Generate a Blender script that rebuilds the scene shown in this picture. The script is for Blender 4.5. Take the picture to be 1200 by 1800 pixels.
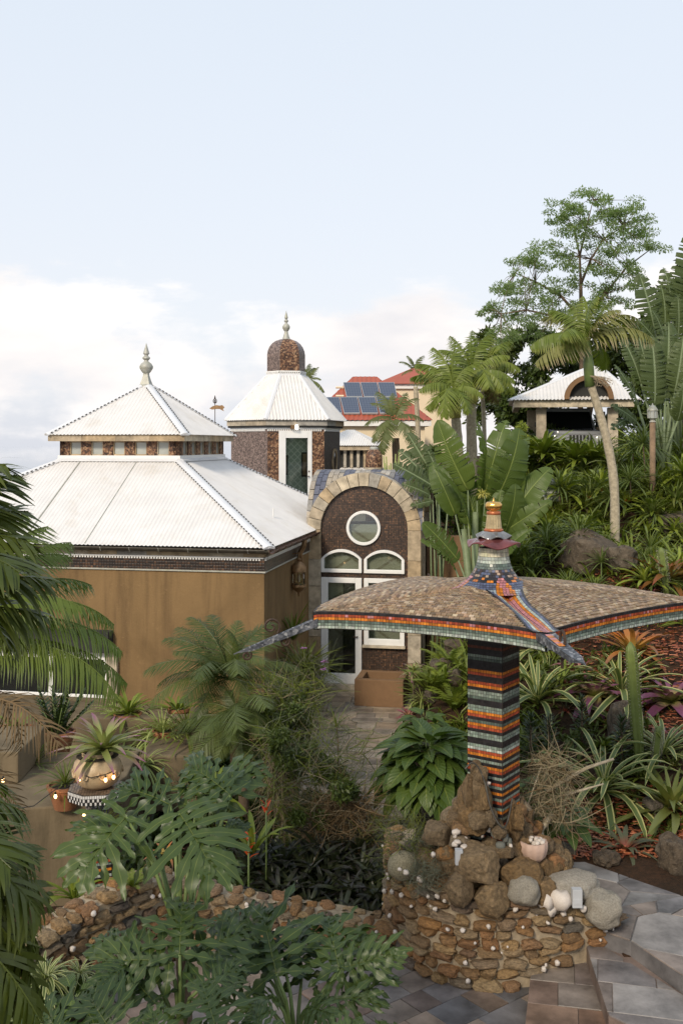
import bpy, math, random
import numpy as np
from mathutils import Vector, Matrix, Euler, noise
random.seed(11); rng = np.random.default_rng(7)
sc = bpy.context.scene
for o in list(bpy.data.objects): bpy.data.objects.remove(o)
R = math.radians; PI = math.pi; sin = math.sin; cos = math.cos
U = random.uniform

# ---------------------------------------------------------------- camera
CAMH = 5.0; F = 1800.0; HOR = 780.0
cd = bpy.data.cameras.new('camera'); cam = bpy.data.objects.new('camera', cd)
sc.collection.objects.link(cam); sc.camera = cam
cam.location = (0, 0, CAMH); cam.rotation_euler = (R(90), 0, 0)
cd.sensor_fit = 'VERTICAL'; cd.sensor_height = 36; cd.sensor_width = 24; cd.lens = 36
cd.shift_y = -(900 - HOR) / 1800.0
cd.clip_start = 0.1; cd.clip_end = 30000
sc.render.resolution_x = 682; sc.render.resolution_y = 1024

# ---------------------------------------------------------------- sky and sun
SUN_EL, SUN_AZ = 33, 205          # azimuth of the sun, degrees clockwise from +Y (behind the camera, to the left)
w = bpy.data.worlds.new('World'); sc.world = w; w.use_nodes = True
nt = w.node_tree; N = nt.nodes; L = nt.links; N.clear()
def wn(t, **k):
    n = N.new(t)
    for a, b in k.items(): setattr(n, a, b)
    return n
wo = wn('ShaderNodeOutputWorld'); bg = wn('ShaderNodeBackground'); bg.inputs['Strength'].default_value = 0.1
sky = wn('ShaderNodeTexSky', sky_type='NISHITA'); sky.sun_disc = False
sky.sun_elevation = R(SUN_EL); sky.sun_rotation = R(SUN_AZ); sky.air_density = 1.0; sky.dust_density = 2.5; sky.ozone_density = 1.5
tc = wn('ShaderNodeTexCoord')
def mp(scale, loc=(0,0,0)):
    m = wn('ShaderNodeMapping'); m.inputs['Scale'].default_value = scale; m.inputs['Location'].default_value = loc
    L.new(tc.outputs['Generated'], m.inputs['Vector']); return m
def nz(m, sc_, det, rough, dist=0.0):
    n = wn('ShaderNodeTexNoise'); n.inputs['Scale'].default_value = sc_; n.inputs['Detail'].default_value = det
    n.inputs['Roughness'].default_value = rough; n.inputs['Distortion'].default_value = dist
    L.new(m.outputs[0], n.inputs['Vector']); return n
def ramp(src, stops):
    r = wn('ShaderNodeValToRGB'); e = r.color_ramp.elements
    while len(e) < len(stops): e.new(0.5)
    for el, (p, c) in zip(e, stops):
        el.position = p; el.color = (c, c, c, 1) if not isinstance(c, tuple) else (*c, 1)
    L.new(src, r.inputs['Fac']); return r
def wmix(f, a, b):
    m = wn('ShaderNodeMix', data_type='RGBA')
    for i, s in (('Factor', f), ('A', a), ('B', b)):
        k = [x for x in m.inputs if x.name == i and x.enabled and (x.type == 'RGBA' or i == 'Factor')][0]
        if hasattr(s, 'is_linked') or hasattr(s, 'links'): L.new(s, k)
        else: k.default_value = s if i == 'Factor' else (*s, 1)
    return [x for x in m.outputs if x.type == 'RGBA'][0]
sep = wn('ShaderNodeSeparateXYZ'); L.new(tc.outputs['Generated'], sep.inputs[0])
haze = ramp(sep.outputs['Z'], [(0.0, (6.6, 6.8, 7.4)), (0.10, (7.5, 7.7, 8.1)), (0.22, (7.2, 7.6, 8.2)), (0.45, (6.7, 7.35, 8.15)), (1.0, (5.8, 6.8, 8.2))])
base = wmix(0.86, sky.outputs[0], haze.outputs[0])
cl = nz(mp((1, 1, 2.3), (3.1, 1.7, 0.42)), 4.2, 10, 0.58, 0.15)
band = ramp(sep.outputs['Z'], [(0.0, 0.54), (0.05, 0.64), (0.11, 0.63), (0.155, 0.53), (0.195, 0.40), (0.25, 0.1)])
add = wn('ShaderNodeMath', operation='ADD'); L.new(cl.outputs['Fac'], add.inputs[0]); L.new(band.outputs[0], add.inputs[1])
msk = ramp(add.outputs[0], [(0.0, 0.0), (0.98, 0.0), (1.0, 1.0)])
sub = wn('ShaderNodeMapRange'); sub.inputs['From Min'].default_value = 1.02; sub.inputs['From Max'].default_value = 1.17
sub.interpolation_type = 'SMOOTHSTEP'
L.new(add.outputs[0], sub.inputs['Value'])
shade = nz(mp((1, 1, 3.0), (0.3, 5.2, 1.1)), 4.2, 8, 0.55, 0.3)
ccol = ramp(shade.outputs['Fac'], [(0.32, (7.1, 6.95, 7.1)), (0.46, (8.2, 7.85, 7.7)), (0.60, (9.1, 8.7, 8.4))])
fin = wmix(sub.outputs[0], base, ccol.outputs[0])
L.new(fin, bg.inputs['Color']); L.new(bg.outputs[0], wo.inputs['Surface'])

sl = bpy.data.lights.new('sun', 'SUN'); so = bpy.data.objects.new('sun', sl); sc.collection.objects.link(so)
sl.energy = 2.3; sl.angle = R(11); sl.color = (1.0, 0.87, 0.70)
az, el = R(SUN_AZ), R(SUN_EL)
sd = Vector((sin(az) * cos(el), cos(az) * cos(el), sin(el)))
so.rotation_euler = sd.to_track_quat('Z', 'Y').to_euler(); so.location = (-6, -8, 20)
vs = sc.view_settings; vs.view_transform = 'Standard'; vs.look = 'None'; vs.exposure = 0.34; vs.gamma = 1.0; vs.use_curve_mapping = False
cy = sc.cycles; cy.max_bounces = 6; cy.diffuse_bounces = 3; cy.glossy_bounces = 2; cy.transmission_bounces = 4; cy.transparent_max_bounces = 6
cy.use_denoising = True
try: cy.denoiser = 'OPENIMAGEDENOISE'
except Exception: pass

# ---------------------------------------------------------------- helpers
C = sc.collection
def P(px, py, d): return Vector(((px - 600) / F * d, d, CAMH - (py - HOR) / F * d))
def link(o, parent=None):
    C.objects.link(o)
    if parent is not None: o.parent = parent
    return o
def thing(name, label, cat, loc=(0, 0, 0), rz=0.0, group=None):
    o = bpy.data.objects.new(name, None); o.empty_display_size = 0.1; link(o)
    o.location = loc; o.rotation_euler = (0, 0, rz); tag(o, label, cat, group); return o
def tag(o, label=None, cat=None, group=None, kind=None):
    if label: o['label'] = label
    if cat: o['category'] = cat
    if group: o['group'] = group
    if kind: o['kind'] = kind
    return o
def structure(name, label=None):
    o = bpy.data.objects.new(name, None); o.empty_display_size = 0.1; link(o); o['kind'] = 'structure'
    if label: o['label'] = label
    return o
class MB:
    def __init__(s): s.v = []; s.f = []; s.c = []; s.uv = []; s.mi = []
    def add(s, vs, fs, col=None, uv=None, mi=0):
        b = len(s.v); s.v.extend([tuple(x) for x in vs])
        for i, f in enumerate(fs):
            s.f.append([b + k for k in f]); s.mi.append(mi)
            if col is not None: s.c.append(col)
            if uv is not None: s.uv.extend([uv[k] for k in f])
        return s
    def box(s, x0, x1, y0, y1, z0, z1, **k):
        v = [(x, y, z) for z in (z0, z1) for y in (y0, y1) for x in (x0, x1)]
        return s.add(v, [(0, 2, 3, 1), (4, 5, 7, 6), (0, 1, 5, 4), (2, 6, 7, 3), (0, 4, 6, 2), (1, 3, 7, 5)], **k)
    def prism(s, poly, z0, z1, **k):            # poly counter-clockwise in xy
        n = len(poly); z1s = z1 if hasattr(z1, '__len__') else [z1] * n
        v = [(x, y, z0) for x, y in poly] + [(p[0], p[1], z) for p, z in zip(poly, z1s)]
        f = [tuple(range(n - 1, -1, -1)), tuple(range(n, 2 * n))] + [(i, (i + 1) % n, n + (i + 1) % n, n + i) for i in range(n)]
        return s.add(v, f, **k)
    def extr_xz(s, poly, y0, y1, **k):          # poly in xz (ccw seen from -y), thickness along y
        n = len(poly); v = [(x, y0, z) for x, z in poly] + [(x, y1, z) for x, z in poly]
        f = [tuple(range(n)), tuple(range(2 * n - 1, n - 1, -1))] + [(i, n + i, n + (i + 1) % n, (i + 1) % n) for i in range(n)]
        return s.add(v, f, **k)
    def ring_xz(s, outer, inner, y0, y1, closed=True, **k):   # frame between two matching outlines
        n = len(outer); v = []
        for y in (y0, y1):
            v += [(x, y, z) for x, z in outer] + [(x, y, z) for x, z in inner]
        f = []
        for i in range(n if closed else n - 1):
            j = (i + 1) % n
            f += [(i, j, n + j, n + i), (2 * n + j, 2 * n + i, 3 * n + i, 3 * n + j), (i, 2 * n + i, 2 * n + j, j), (n + i, n + j, 3 * n + j, 3 * n + i)]
        if not closed:
            for i in (0, n - 1): f.append((i, n + i, 3 * n + i, 2 * n + i))
        return s.add(v, f, **k)
    def tube(s, pts, rad, n=6, cap=True, **k):
        pts = [Vector(p) for p in pts]; m = len(pts)
        rad = rad if hasattr(rad, '__len__') else [rad] * m
        v = []; prev = None
        for i, p in enumerate(pts):
            t = (pts[min(i + 1, m - 1)] - pts[max(i - 1, 0)])
            t = t.normalized() if t.length > 1e-9 else Vector((0, 0, 1))
            if prev is None:
                a = t.cross(Vector((0, 0, 1)));  a = a if a.length > 1e-3 else t.cross(Vector((1, 0, 0)))
            else: a = prev - t * prev.dot(t)
            a = a.normalized() if a.length > 1e-6 else Vector((1, 0, 0)); prev = a; b = t.cross(a)
            for j in range(n):
                an = 2 * PI * j / n; v.append(p + (a * cos(an) + b * sin(an)) * rad[i])
        f = [(i * n + j, i * n + (j + 1) % n, (i + 1) * n + (j + 1) % n, (i + 1) * n + j) for i in range(m - 1) for j in range(n)]
        if cap: f += [tuple(range(n - 1, -1, -1)), tuple((m - 1) * n + j for j in range(n))]
        return s.add(v, f, **k)
    def lathe(s, prof, n=24, c=(0, 0, 0), a0=0.0, cap=True, **k):
        v = [(c[0] + r * cos(a0 + 2 * PI * j / n), c[1] + r * sin(a0 + 2 * PI * j / n), c[2] + z) for r, z in prof for j in range(n)]
        m = len(prof); f = [(i * n + j, i * n + (j + 1) % n, (i + 1) * n + (j + 1) % n, (i + 1) * n + j) for i in range(m - 1) for j in range(n)]
        if cap: f += [tuple(range(n - 1, -1, -1)), tuple((m - 1) * n + j for j in range(n))]
        return s.add(v, f, **k)
    def mesh(s, name, mats, smooth=False):
        me = bpy.data.meshes.new(name); me.from_pydata(s.v, [], s.f)
        for m in (mats if isinstance(mats, (list, tuple)) else [mats]): me.materials.append(m)
        if len(s.mi) == len(s.f) and any(s.mi): me.polygons.foreach_set('material_index', s.mi)
        if smooth: me.polygons.foreach_set('use_smooth', [True] * len(me.polygons))
        if len(s.c) == len(s.f) and s.c:
            ca = me.color_attributes.new('Col', 'FLOAT_COLOR', 'CORNER'); arr = []
            for f, c in zip(s.f, s.c): arr.extend([c[0], c[1], c[2], 1.0] * len(f))
            ca.data.foreach_set('color', arr)
        if s.uv and len(s.uv) == sum(len(f) for f in s.f):
            ul = me.uv_layers.new(name='UVMap'); ul.data.foreach_set('uv', [q for p in s.uv for q in p])
        me.update(); return me
    def build(s, name, mats, parent=None, smooth=False, bevel=0, auto=None):
        o = bpy.data.objects.new(name, s.mesh(name, mats, smooth)); link(o, parent)
        if bevel:
            b = o.modifiers.new('bevel', 'BEVEL'); b.width = bevel; b.segments = 2; b.limit_method = 'ANGLE'; b.angle_limit = R(40)
        if auto: o.data.set_sharp_from_angle(angle=R(auto))
        return o
def put(name, me, parent, loc=(0, 0, 0), rot=(0, 0, 0), scale=1.0):
    o = bpy.data.objects.new(name, me); link(o, parent); o.location = loc; o.rotation_euler = rot
    o.scale = (scale,) * 3 if not hasattr(scale, '__len__') else scale
    return o
def lerp(a, b, t): return a + (b - a) * t
def hexlin(r, g, b):
    f = lambda c: (c / 255 / 12.92) if c / 255 <= 0.04045 else ((c / 255 + 0.055) / 1.055) ** 2.4
    return (f(r), f(g), f(b))

# ---------------------------------------------------------------- materials
def nodes(name):
    m = bpy.data.materials.new(name); m.use_nodes = True; t = m.node_tree
    b = t.nodes['Principled BSDF']; return m, t, b
class NB:
    def __init__(s, t): s.t = t
    def n(s, ty, ins=None, **k):
        x = s.t.nodes.new(ty)
        for a, b in k.items(): setattr(x, a, b)
        for a, b in (ins or {}).items(): s.set(x, a, b)
        return x
    def set(s, x, a, b):
        i = x.inputs[a]
        if isinstance(b, bpy.types.NodeSocket): s.t.links.new(b, i)
        elif isinstance(b, tuple) and i.type == 'RGBA' and len(b) == 3: i.default_value = (*b, 1)
        else: i.default_value = b
    def mix(s, f, a, b, mode='MIX'):
        x = s.t.nodes.new('ShaderNodeMix'); x.data_type = 'RGBA'; x.blend_type = mode
        s.set(x, 0, f); s.set(x, 6, a); s.set(x, 7, b); return x.outputs[2]
    def math(s, op, a, b=0.0, clamp=False):
        x = s.t.nodes.new('ShaderNodeMath'); x.operation = op; x.use_clamp = clamp; s.set(x, 0, a); s.set(x, 1, b); return x.outputs[0]
    def ramp(s, src, stops, interp='LINEAR'):
        r = s.t.nodes.new('ShaderNodeValToRGB'); r.color_ramp.interpolation = interp; e = r.color_ramp.elements
        while len(e) < len(stops): e.new(0.5)
        for el, (p, c) in zip(e, stops): el.position = p; el.color = (c, c, c, 1) if not isinstance(c, tuple) else (*c, 1)
        s.set(r, 0, src); return r.outputs[0]
    def noise(s, scale, det=4, rough=0.55, vec=None, dist=0.0):
        ins = {'Scale': scale, 'Detail': det, 'Roughness': rough, 'Distortion': dist}
        if vec is not None: ins['Vector'] = vec
        return s.n('ShaderNodeTexNoise', ins).outputs['Fac']
    def obj(s): return s.n('ShaderNodeTexCoord').outputs['Object']
    def rnd(s): return s.n('ShaderNodeObjectInfo').outputs['Random']
    def bump(s, h, strength=0.3, dist=0.01):
        return s.n('ShaderNodeBump', {'Height': h, 'Strength': strength, 'Distance': dist}).outputs[0]
def plain(name, col, rough=0.6, metal=0.0, var=0.12, scale=6.0, bump=0.1, spec=0.4, dirt=None, streak=False):
    m, t, b = nodes(name); q = NB(t); v = q.obj()
    if streak:
        mpn = q.n('ShaderNodeMapping', {'Vector': v, 'Scale': (1, 1, 0.16)}); v2 = mpn.outputs[0]
    else: v2 = v
    n1 = q.noise(scale, 6, 0.6, v2); n2 = q.noise(scale * 9, 3, 0.6, v)
    c = q.mix(q.ramp(n1, [(0.3, 0.0), (0.7, 1.0)]), tuple(x * (1 - var) for x in col), tuple(min(1, x * (1 + var)) for x in col))
    if dirt: c = q.mix(q.ramp(q.noise(scale * 0.7, 8, 0.7, v2, 0.4), [(0.52, 0.0), (0.72, 0.75)]), c, dirt)
    q.set(b, 'Base Color', c); q.set(b, 'Roughness', rough); q.set(b, 'Metallic', metal); q.set(b, 'Specular IOR Level', spec)
    if bump: q.set(b, 'Normal', q.bump(n2, bump, 0.01))
    return m
def tinted(name, stops, rough=0.75, scale=9.0, bump=0.5, bd=0.01, spots=None, noisecol=0.35):   # each object its own tint
    m, t, b = nodes(name); q = NB(t); v = q.obj(); r = q.rnd()
    base = q.ramp(r, stops); off = q.n('ShaderNodeVectorMath', {0: v, 1: r}, operation='ADD').outputs[0]
    n1 = q.noise(scale, 7, 0.65, off); n2 = q.noise(scale * 5, 4, 0.6, off)
    c = q.mix(noisecol, base, q.ramp(n1, [(0.3, 0.0), (0.75, 1.0)]), 'OVERLAY')
    if spots: c = q.mix(q.ramp(n2, [(0.60, 0.0), (0.70, 0.6)]), c, spots)
    q.set(b, 'Base Color', c); q.set(b, 'Roughness', rough); q.set(b, 'Specular IOR Level', 0.3)
    q.set(b, 'Normal', q.bump(q.math('ADD', n1, q.math('MULTIPLY', n2, 0.4)), bump, bd)); return m
def attrmat(name, rough=0.35, var=0.25, spec=0.5, wear=None):
    m, t, b = nodes(name); q = NB(t); v = q.obj()
    a = q.n('ShaderNodeAttribute', attribute_name='Col').outputs['Color']
    n = q.noise(30, 4, 0.6, v); n2 = q.noise(3.0, 6, 0.7, v)
    c = q.mix(var, a, q.ramp(n, [(0.25, 0.05), (0.75, 0.95)]), 'OVERLAY')
    if wear: c = q.mix(q.ramp(n2, [(0.5, 0.0), (0.72, 0.55)]), c, wear)
    q.set(b, 'Base Color', c); q.set(b, 'Roughness', rough); q.set(b, 'Specular IOR Level', spec)
    q.set(b, 'Normal', q.bump(n, 0.15, 0.004)); return m
def speckle(name, stops, scale=55, rough=0.5, groutc=None, grid=None):
    # tiny mosaic chips: voronoi cells, or a square grid of chips when grid (metres) is given
    m, t, b = nodes(name); q = NB(t); v = q.obj()
    if grid:
        s = q.n('ShaderNodeSeparateXYZ', {0: v}); xy = q.math('ADD', s.outputs[0], s.outputs[1])
        vec = q.n('ShaderNodeCombineXYZ', {0: xy, 1: s.outputs[2], 2: 0.0}).outputs[0]
        vs_ = q.n('ShaderNodeVectorMath', {0: vec, 1: (1 / grid, 1 / grid, 1)}, operation='MULTIPLY').outputs[0]
        fl = q.n('ShaderNodeVectorMath', {0: vs_}, operation='FLOOR').outputs[0]
        fr = q.n('ShaderNodeVectorMath', {0: vs_}, operation='FRACTION').outputs[0]
        wnz = q.n('ShaderNodeTexWhiteNoise', {'Vector': fl}, noise_dimensions='3D').outputs['Value']
        big = q.noise(2.2, 6, 0.7, v)
        val = q.math('ADD', q.math('MULTIPLY', wnz, 0.62), q.math('MULTIPLY', q.ramp(big, [(0.3, 0.0), (0.75, 1.0)]), 0.38))
        c = q.ramp(val, stops)
        fs = q.n('ShaderNodeSeparateXYZ', {0: fr})
        e = q.math('MINIMUM', q.math('MINIMUM', fs.outputs[0], q.math('SUBTRACT', 1.0, fs.outputs[0])), q.math('MINIMUM', fs.outputs[1], q.math('SUBTRACT', 1.0, fs.outputs[1])))
        g = q.ramp(e, [(0.07, 1.0), (0.13, 0.0)])
        c = q.mix(g, c, groutc or (0.02, 0.017, 0.014)); h = q.math('SUBTRACT', 1.0, g)
    else:
        vo = q.n('ShaderNodeTexVoronoi', {'Vector': v, 'Scale': scale})
        s = q.n('ShaderNodeSeparateColor', {0: vo.outputs['Color']})
        c = q.ramp(s.outputs[0], stops); h = vo.outputs['Distance']
    q.set(b, 'Base Color', c); q.set(b, 'Roughness', rough); q.set(b, 'Normal', q.bump(h, 0.35, 0.006)); return m
def leafmat(name, c1, c2, mid=None, midw=0.06, edge=None, edgew=0.12, tip=None, base=None, stripes=None, rough=0.45, tr=0.22, veins=0.0, spec=0.35, wilt=None):
    gn = lambda c: (c[0] * 1.58, c[1] * 1.26, c[2] * 0.72) if c and c[1] > c[0] * 1.4 else (tuple(x * 1.12 for x in c) if c else c)
    c1, c2, mid, tip, base = map(gn, (c1, c2, mid, tip, base))
    m, t, b = nodes(name); q = NB(t)
    uv = q.n('ShaderNodeUVMap').outputs[0]; s = q.n('ShaderNodeSeparateXYZ', {0: uv}); u, v = s.outputs[0], s.outputs[1]
    r = q.rnd(); ob = q.obj(); n1 = q.noise(5, 4, 0.6, ob)
    f = q.math('ADD', q.math('MULTIPLY', r, 0.7), q.math('MULTIPLY', n1, 0.4), True)
    c = q.mix(f, c1, c2)
    du = q.math('ABSOLUTE', q.math('SUBTRACT', u, 0.5))
    if base: c = q.mix(q.ramp(v, [(0.0, 1.0), (0.45, 0.0)]), c, base)
    if tip: c = q.mix(q.ramp(v, [(0.55, 0.0), (1.0, 1.0)]), c, tip)
    if wilt: c = q.mix(q.ramp(q.math('MULTIPLY', n1, q.math('ADD', v, 0.35)), [(0.52, 0.0), (0.66, 0.9)]), c, wilt)
    if stripes: c = q.mix(q.ramp(q.math('FRACT', q.math('MULTIPLY', u, 5.0)), [(0.4, 0.0), (0.5, 0.85)]), c, stripes)
    if edge: c = q.mix(q.ramp(du, [(0.5 - edgew - 0.03, 0.0), (0.5 - edgew, 1.0)]), c, edge)
    if mid: c = q.mix(q.ramp(du, [(midw * 0.5, 1.0), (midw, 0.0)]), c, mid)
    q.set(b, 'Base Color', c); q.set(b, 'Roughness', rough); q.set(b, 'Specular IOR Level', spec)
    if veins:
        wv = q.math('SINE', q.math('MULTIPLY', q.math('ADD', v, q.math('MULTIPLY', du, -0.5)), veins))
        q.set(b, 'Normal', q.bump(wv, 0.28, 0.008))
    tl = q.n('ShaderNodeBsdfTranslucent', {'Color': q.mix(1.0, c, (1.0, 1.15, 0.5), 'MULTIPLY')})
    ms = q.n('ShaderNodeMixShader', {0: tr, 1: b.outputs[0], 2: tl.outputs[0]})
    t.links.new(ms.outputs[0], t.nodes['Material Output'].inputs[0]); return m
def emit(name, col, s):
    m, t, b = nodes(name); q = NB(t); q.set(b, 'Base Color', col); q.set(b, 'Emission Color', col); q.set(b, 'Emission Strength', s); return m
def glassmat(name, tint=(0.5, 0.55, 0.5), f=0.16):
    m, t, b = nodes(name); q = NB(t); t.nodes.remove(b)
    tr = q.n('ShaderNodeBsdfTransparent', {'Color': tint}); gl = q.n('ShaderNodeBsdfGlossy', {'Color': (0.9, 0.95, 1.0), 'Roughness': 0.03})
    lw = q.n('ShaderNodeFresnel', {'IOR': 1.5})
    mx = q.n('ShaderNodeMixShader', {0: q.math('ADD', lw.outputs[0], f, True), 1: tr.outputs[0], 2: gl.outputs[0]})
    t.links.new(mx.outputs[0], t.nodes['Material Output'].inputs[0]); return m

M = {}
M['white_roof'] = plain('white_roof_metal', (0.69, 0.665, 0.635), 0.5, 0, 0.06, 2.2, 0.02, 0.4, dirt=(0.58, 0.53, 0.46))
M['white_paint'] = plain('white_paint', (0.80, 0.79, 0.76), 0.4, 0, 0.04, 5, 0.03)
M['cap_metal'] = plain('white_cap_metal', (0.68, 0.68, 0.685), 0.4, 0.0, 0.05, 3, 0.02)
M['stucco'] = plain('ochre_stucco', (0.225, 0.138, 0.060), 0.85, 0, 0.30, 0.9, 0.35, 0.2, dirt=(0.12, 0.075, 0.036), streak=True)
def stucco(name, col, dirt):
    m, t, b = nodes(name); q = NB(t); v = q.obj(); st = q.n('ShaderNodeMapping', {'Vector': v, 'Scale': (2.6, 2.6, 0.22)}).outputs[0]
    n1 = q.noise(0.55, 7, 0.62, v, 0.6); n2 = q.noise(1.6, 8, 0.7, st, 0.3); n3 = q.noise(34, 4, 0.6, v); n4 = q.noise(5.0, 9, 0.75, v, 0.8)
    c = q.mix(q.ramp(n1, [(0.36, 0.0), (0.62, 1.0)]), tuple(x * 0.80 for x in col), tuple(x * 1.17 for x in col))
    c = q.mix(q.ramp(n2, [(0.50, 0.0), (0.68, 0.62)]), c, dirt)
    c = q.mix(q.ramp(n4, [(0.60, 0.0), (0.66, 0.35)]), c, tuple(x * 1.5 for x in col))
    c = q.mix(q.ramp(n4, [(0.30, 0.5), (0.35, 0.0)]), c, dirt)
    q.set(b, 'Base Color', c); q.set(b, 'Roughness', 0.9); q.set(b, 'Specular IOR Level', 0.2); q.set(b, 'Normal', q.bump(q.math('ADD', n3, n4), 0.45, 0.012)); return m
M['stucco'] = stucco('ochre_stucco_wall', (0.205, 0.130, 0.060), (0.115, 0.072, 0.036))
M['stucco2'] = plain('brown_stucco', (0.20, 0.118, 0.062), 0.85, 0, 0.13, 2.5, 0.25, 0.2, dirt=(0.15, 0.09, 0.05))
M['aggregate'] = speckle('brown_chip_aggregate', [(0.0, (0.022, 0.011, 0.007)), (0.35, (0.085, 0.038, 0.020)), (0.7, (0.20, 0.095, 0.045)), (1.0, (0.40, 0.25, 0.14))], 30, 0.55)
M['aggregate2'] = speckle('grey_brown_chip_mosaic', [(0.0, (0.05, 0.034, 0.028)), (0.5, (0.14, 0.098, 0.082)), (1.0, (0.30, 0.22, 0.185))], 38, 0.45)
M['chips'] = speckle('dark_square_mosaic', [(0.0, (0.026, 0.014, 0.009)), (0.45, (0.065, 0.036, 0.022)), (0.72, (0.12, 0.064, 0.036)), (0.88, (0.24, 0.12, 0.06)), (1.0, (0.36, 0.22, 0.12))], 40, 0.35, (0.015, 0.012, 0.01), 0.034)
M['band'] = speckle('dark_band_mosaic', [(0.0, (0.012, 0.008, 0.006)), (0.5, (0.035, 0.02, 0.013)), (0.8, (0.10, 0.05, 0.025)), (1.0, (0.24, 0.12, 0.06))], 40, 0.35, (0.01, 0.008, 0.007), 0.05)
M['stone_slab'] = tinted('tan_slate_slab', [(0.0, (0.34, 0.25, 0.15)), (0.3, (0.44, 0.33, 0.20)), (0.55, (0.36, 0.30, 0.22)), (0.8, (0.50, 0.42, 0.30)), (1.0, (0.30, 0.29, 0.27))], 0.6, 5, 0.25, 0.01, noisecol=0.5)
M['slate'] = tinted('slate_paving', [(0.0, (0.19, 0.155, 0.13)), (0.2, (0.25, 0.19, 0.145)), (0.4, (0.155, 0.15, 0.15)), (0.6, (0.23, 0.145, 0.10)), (0.8, (0.25, 0.205, 0.165)), (1.0, (0.18, 0.165, 0.165))], 0.42, 2.6, 0.5, 0.012, noisecol=0.55)
M['slate_grey'] = tinted('blue_grey_slate_paving', [(0.0, (0.185, 0.18, 0.178)), (0.3, (0.24, 0.22, 0.205)), (0.5, (0.225, 0.18, 0.15)), (0.75, (0.185, 0.18, 0.186)), (1.0, (0.25, 0.225, 0.205))], 0.38, 2.2, 0.5, 0.012, noisecol=0.6)
M['slate_path'] = tinted('tan_slate_paving', [(0.0, (0.26, 0.20, 0.14)), (0.25, (0.30, 0.235, 0.165)), (0.5, (0.21, 0.18, 0.15)), (0.75, (0.27, 0.195, 0.13)), (1.0, (0.30, 0.25, 0.195))], 0.5, 3.0, 0.4, 0.01, noisecol=0.5)
M['grout'] = plain('sandy_grout', (0.23, 0.19, 0.145), 0.9, 0, 0.2, 8, 0.5)
M['dark_grout'] = plain('dark_grout', (0.05, 0.045, 0.04), 0.9, 0, 0.25, 20, 0.4)
M['mortar'] = plain('sandy_mortar', (0.36, 0.29, 0.20), 0.95, 0, 0.28, 12, 0.9, 0.2, dirt=(0.17, 0.13, 0.085))
M['rock'] = tinted('ochre_field_stone', [(0.0, (0.27, 0.14, 0.05)), (0.18, (0.18, 0.115, 0.06)), (0.36, (0.31, 0.195, 0.085)), (0.52, (0.21, 0.165, 0.11)), (0.68, (0.25, 0.125, 0.05)), (0.84, (0.11, 0.10, 0.085)), (1.0, (0.34, 0.23, 0.11))], 0.8, 7, 0.9, 0.02, spots=(0.30, 0.26, 0.20), noisecol=0.6)
M['boulder'] = tinted('brown_boulder', [(0.0, (0.17, 0.105, 0.046)), (0.3, (0.25, 0.165, 0.08)), (0.5, (0.20, 0.145, 0.085)), (0.75, (0.22, 0.135, 0.058)), (1.0, (0.25, 0.185, 0.11))], 0.85, 9, 1.0, 0.035, spots=(0.28, 0.25, 0.2), noisecol=0.6)
M['hill_rock'] = tinted('weathered_hill_rock', [(0.0, (0.075, 0.052, 0.033)), (0.5, (0.10, 0.078, 0.055)), (1.0, (0.115, 0.095, 0.07))], 0.9, 5, 1.0, 0.03, spots=(0.26, 0.25, 0.2), noisecol=0.7)
M['coral'] = tinted('grey_coral_stone', [(0.0, (0.33, 0.30, 0.245)), (0.5, (0.38, 0.345, 0.29)), (1.0, (0.29, 0.26, 0.20))], 0.95, 24, 1.0, 0.02, noisecol=0.35)
M['moss_coral'] = tinted('mossy_coral_stone', [(0.0, (0.25, 0.225, 0.15)), (1.0, (0.23, 0.20, 0.13))], 0.9, 16, 0.7, 0.008, noisecol=0.5)
M['shell'] = plain('white_shell', (0.55, 0.49, 0.43), 0.55, 0, 0.12, 20, 0.2)
M['pinkpot'] = plain('pale_pink_pottery', (0.47, 0.33, 0.26), 0.7, 0, 0.15, 8, 0.3)
M['mosaic'] = attrmat('glass_mosaic', 0.3, 0.35, 0.5)
M['shingle'] = attrmat('slate_mosaic', 0.5, 0.35, 0.4)
M['iron'] = plain('rusty_iron', (0.06, 0.036, 0.024), 0.65, 0.3, 0.4, 25, 0.4)
M['copper'] = plain('brown_copper', (0.115, 0.062, 0.045), 0.45, 0.5, 0.3, 12, 0.2)
M['gutter'] = plain('dark_patina_gutter', (0.06, 0.052, 0.042), 0.5, 0.4, 0.4, 9, 0.2, dirt=(0.13, 0.13, 0.10))
M['pewter'] = plain('weathered_pewter', (0.40, 0.395, 0.345), 0.5, 0.15, 0.18, 9, 0.2, dirt=(0.27, 0.26, 0.12))
M['gold'] = plain('worn_gold', (0.72, 0.42, 0.12), 0.22, 0.9, 0.15, 20, 0.1)
M['brass'] = plain('aged_brass', (0.28, 0.17, 0.085), 0.5, 0.6, 0.3, 14, 0.3)
M['lead'] = plain('lead_grey_tiles', (0.11, 0.115, 0.135), 0.5, 0, 0.35, 16, 0.4, dirt=(0.26, 0.25, 0.25))
M['glass'] = glassmat('window_glass', (0.86, 0.88, 0.84), 0.07); M['frosted'] = plain('pale_frosted_glass', (0.40, 0.42, 0.39), 0.15, 0, 0.25, 1.4, 0.0, 0.6)
M['thin_glass'] = glassmat('thin_door_glass', (0.9, 0.92, 0.88), 0.0); M['clear'] = glassmat('clear_lamp_glass', (0.85, 0.83, 0.74), 0.08)
M['dark'] = plain('dark_parts_and_shade', (0.03, 0.03, 0.028), 0.9, 0, 0.2, 3, 0)  # near-black for dark parts, and for shade painted in as colour
M['interior'] = plain('interior_plaster', (0.42, 0.42, 0.38), 0.8, 0, 0.1, 3, 0)
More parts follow.
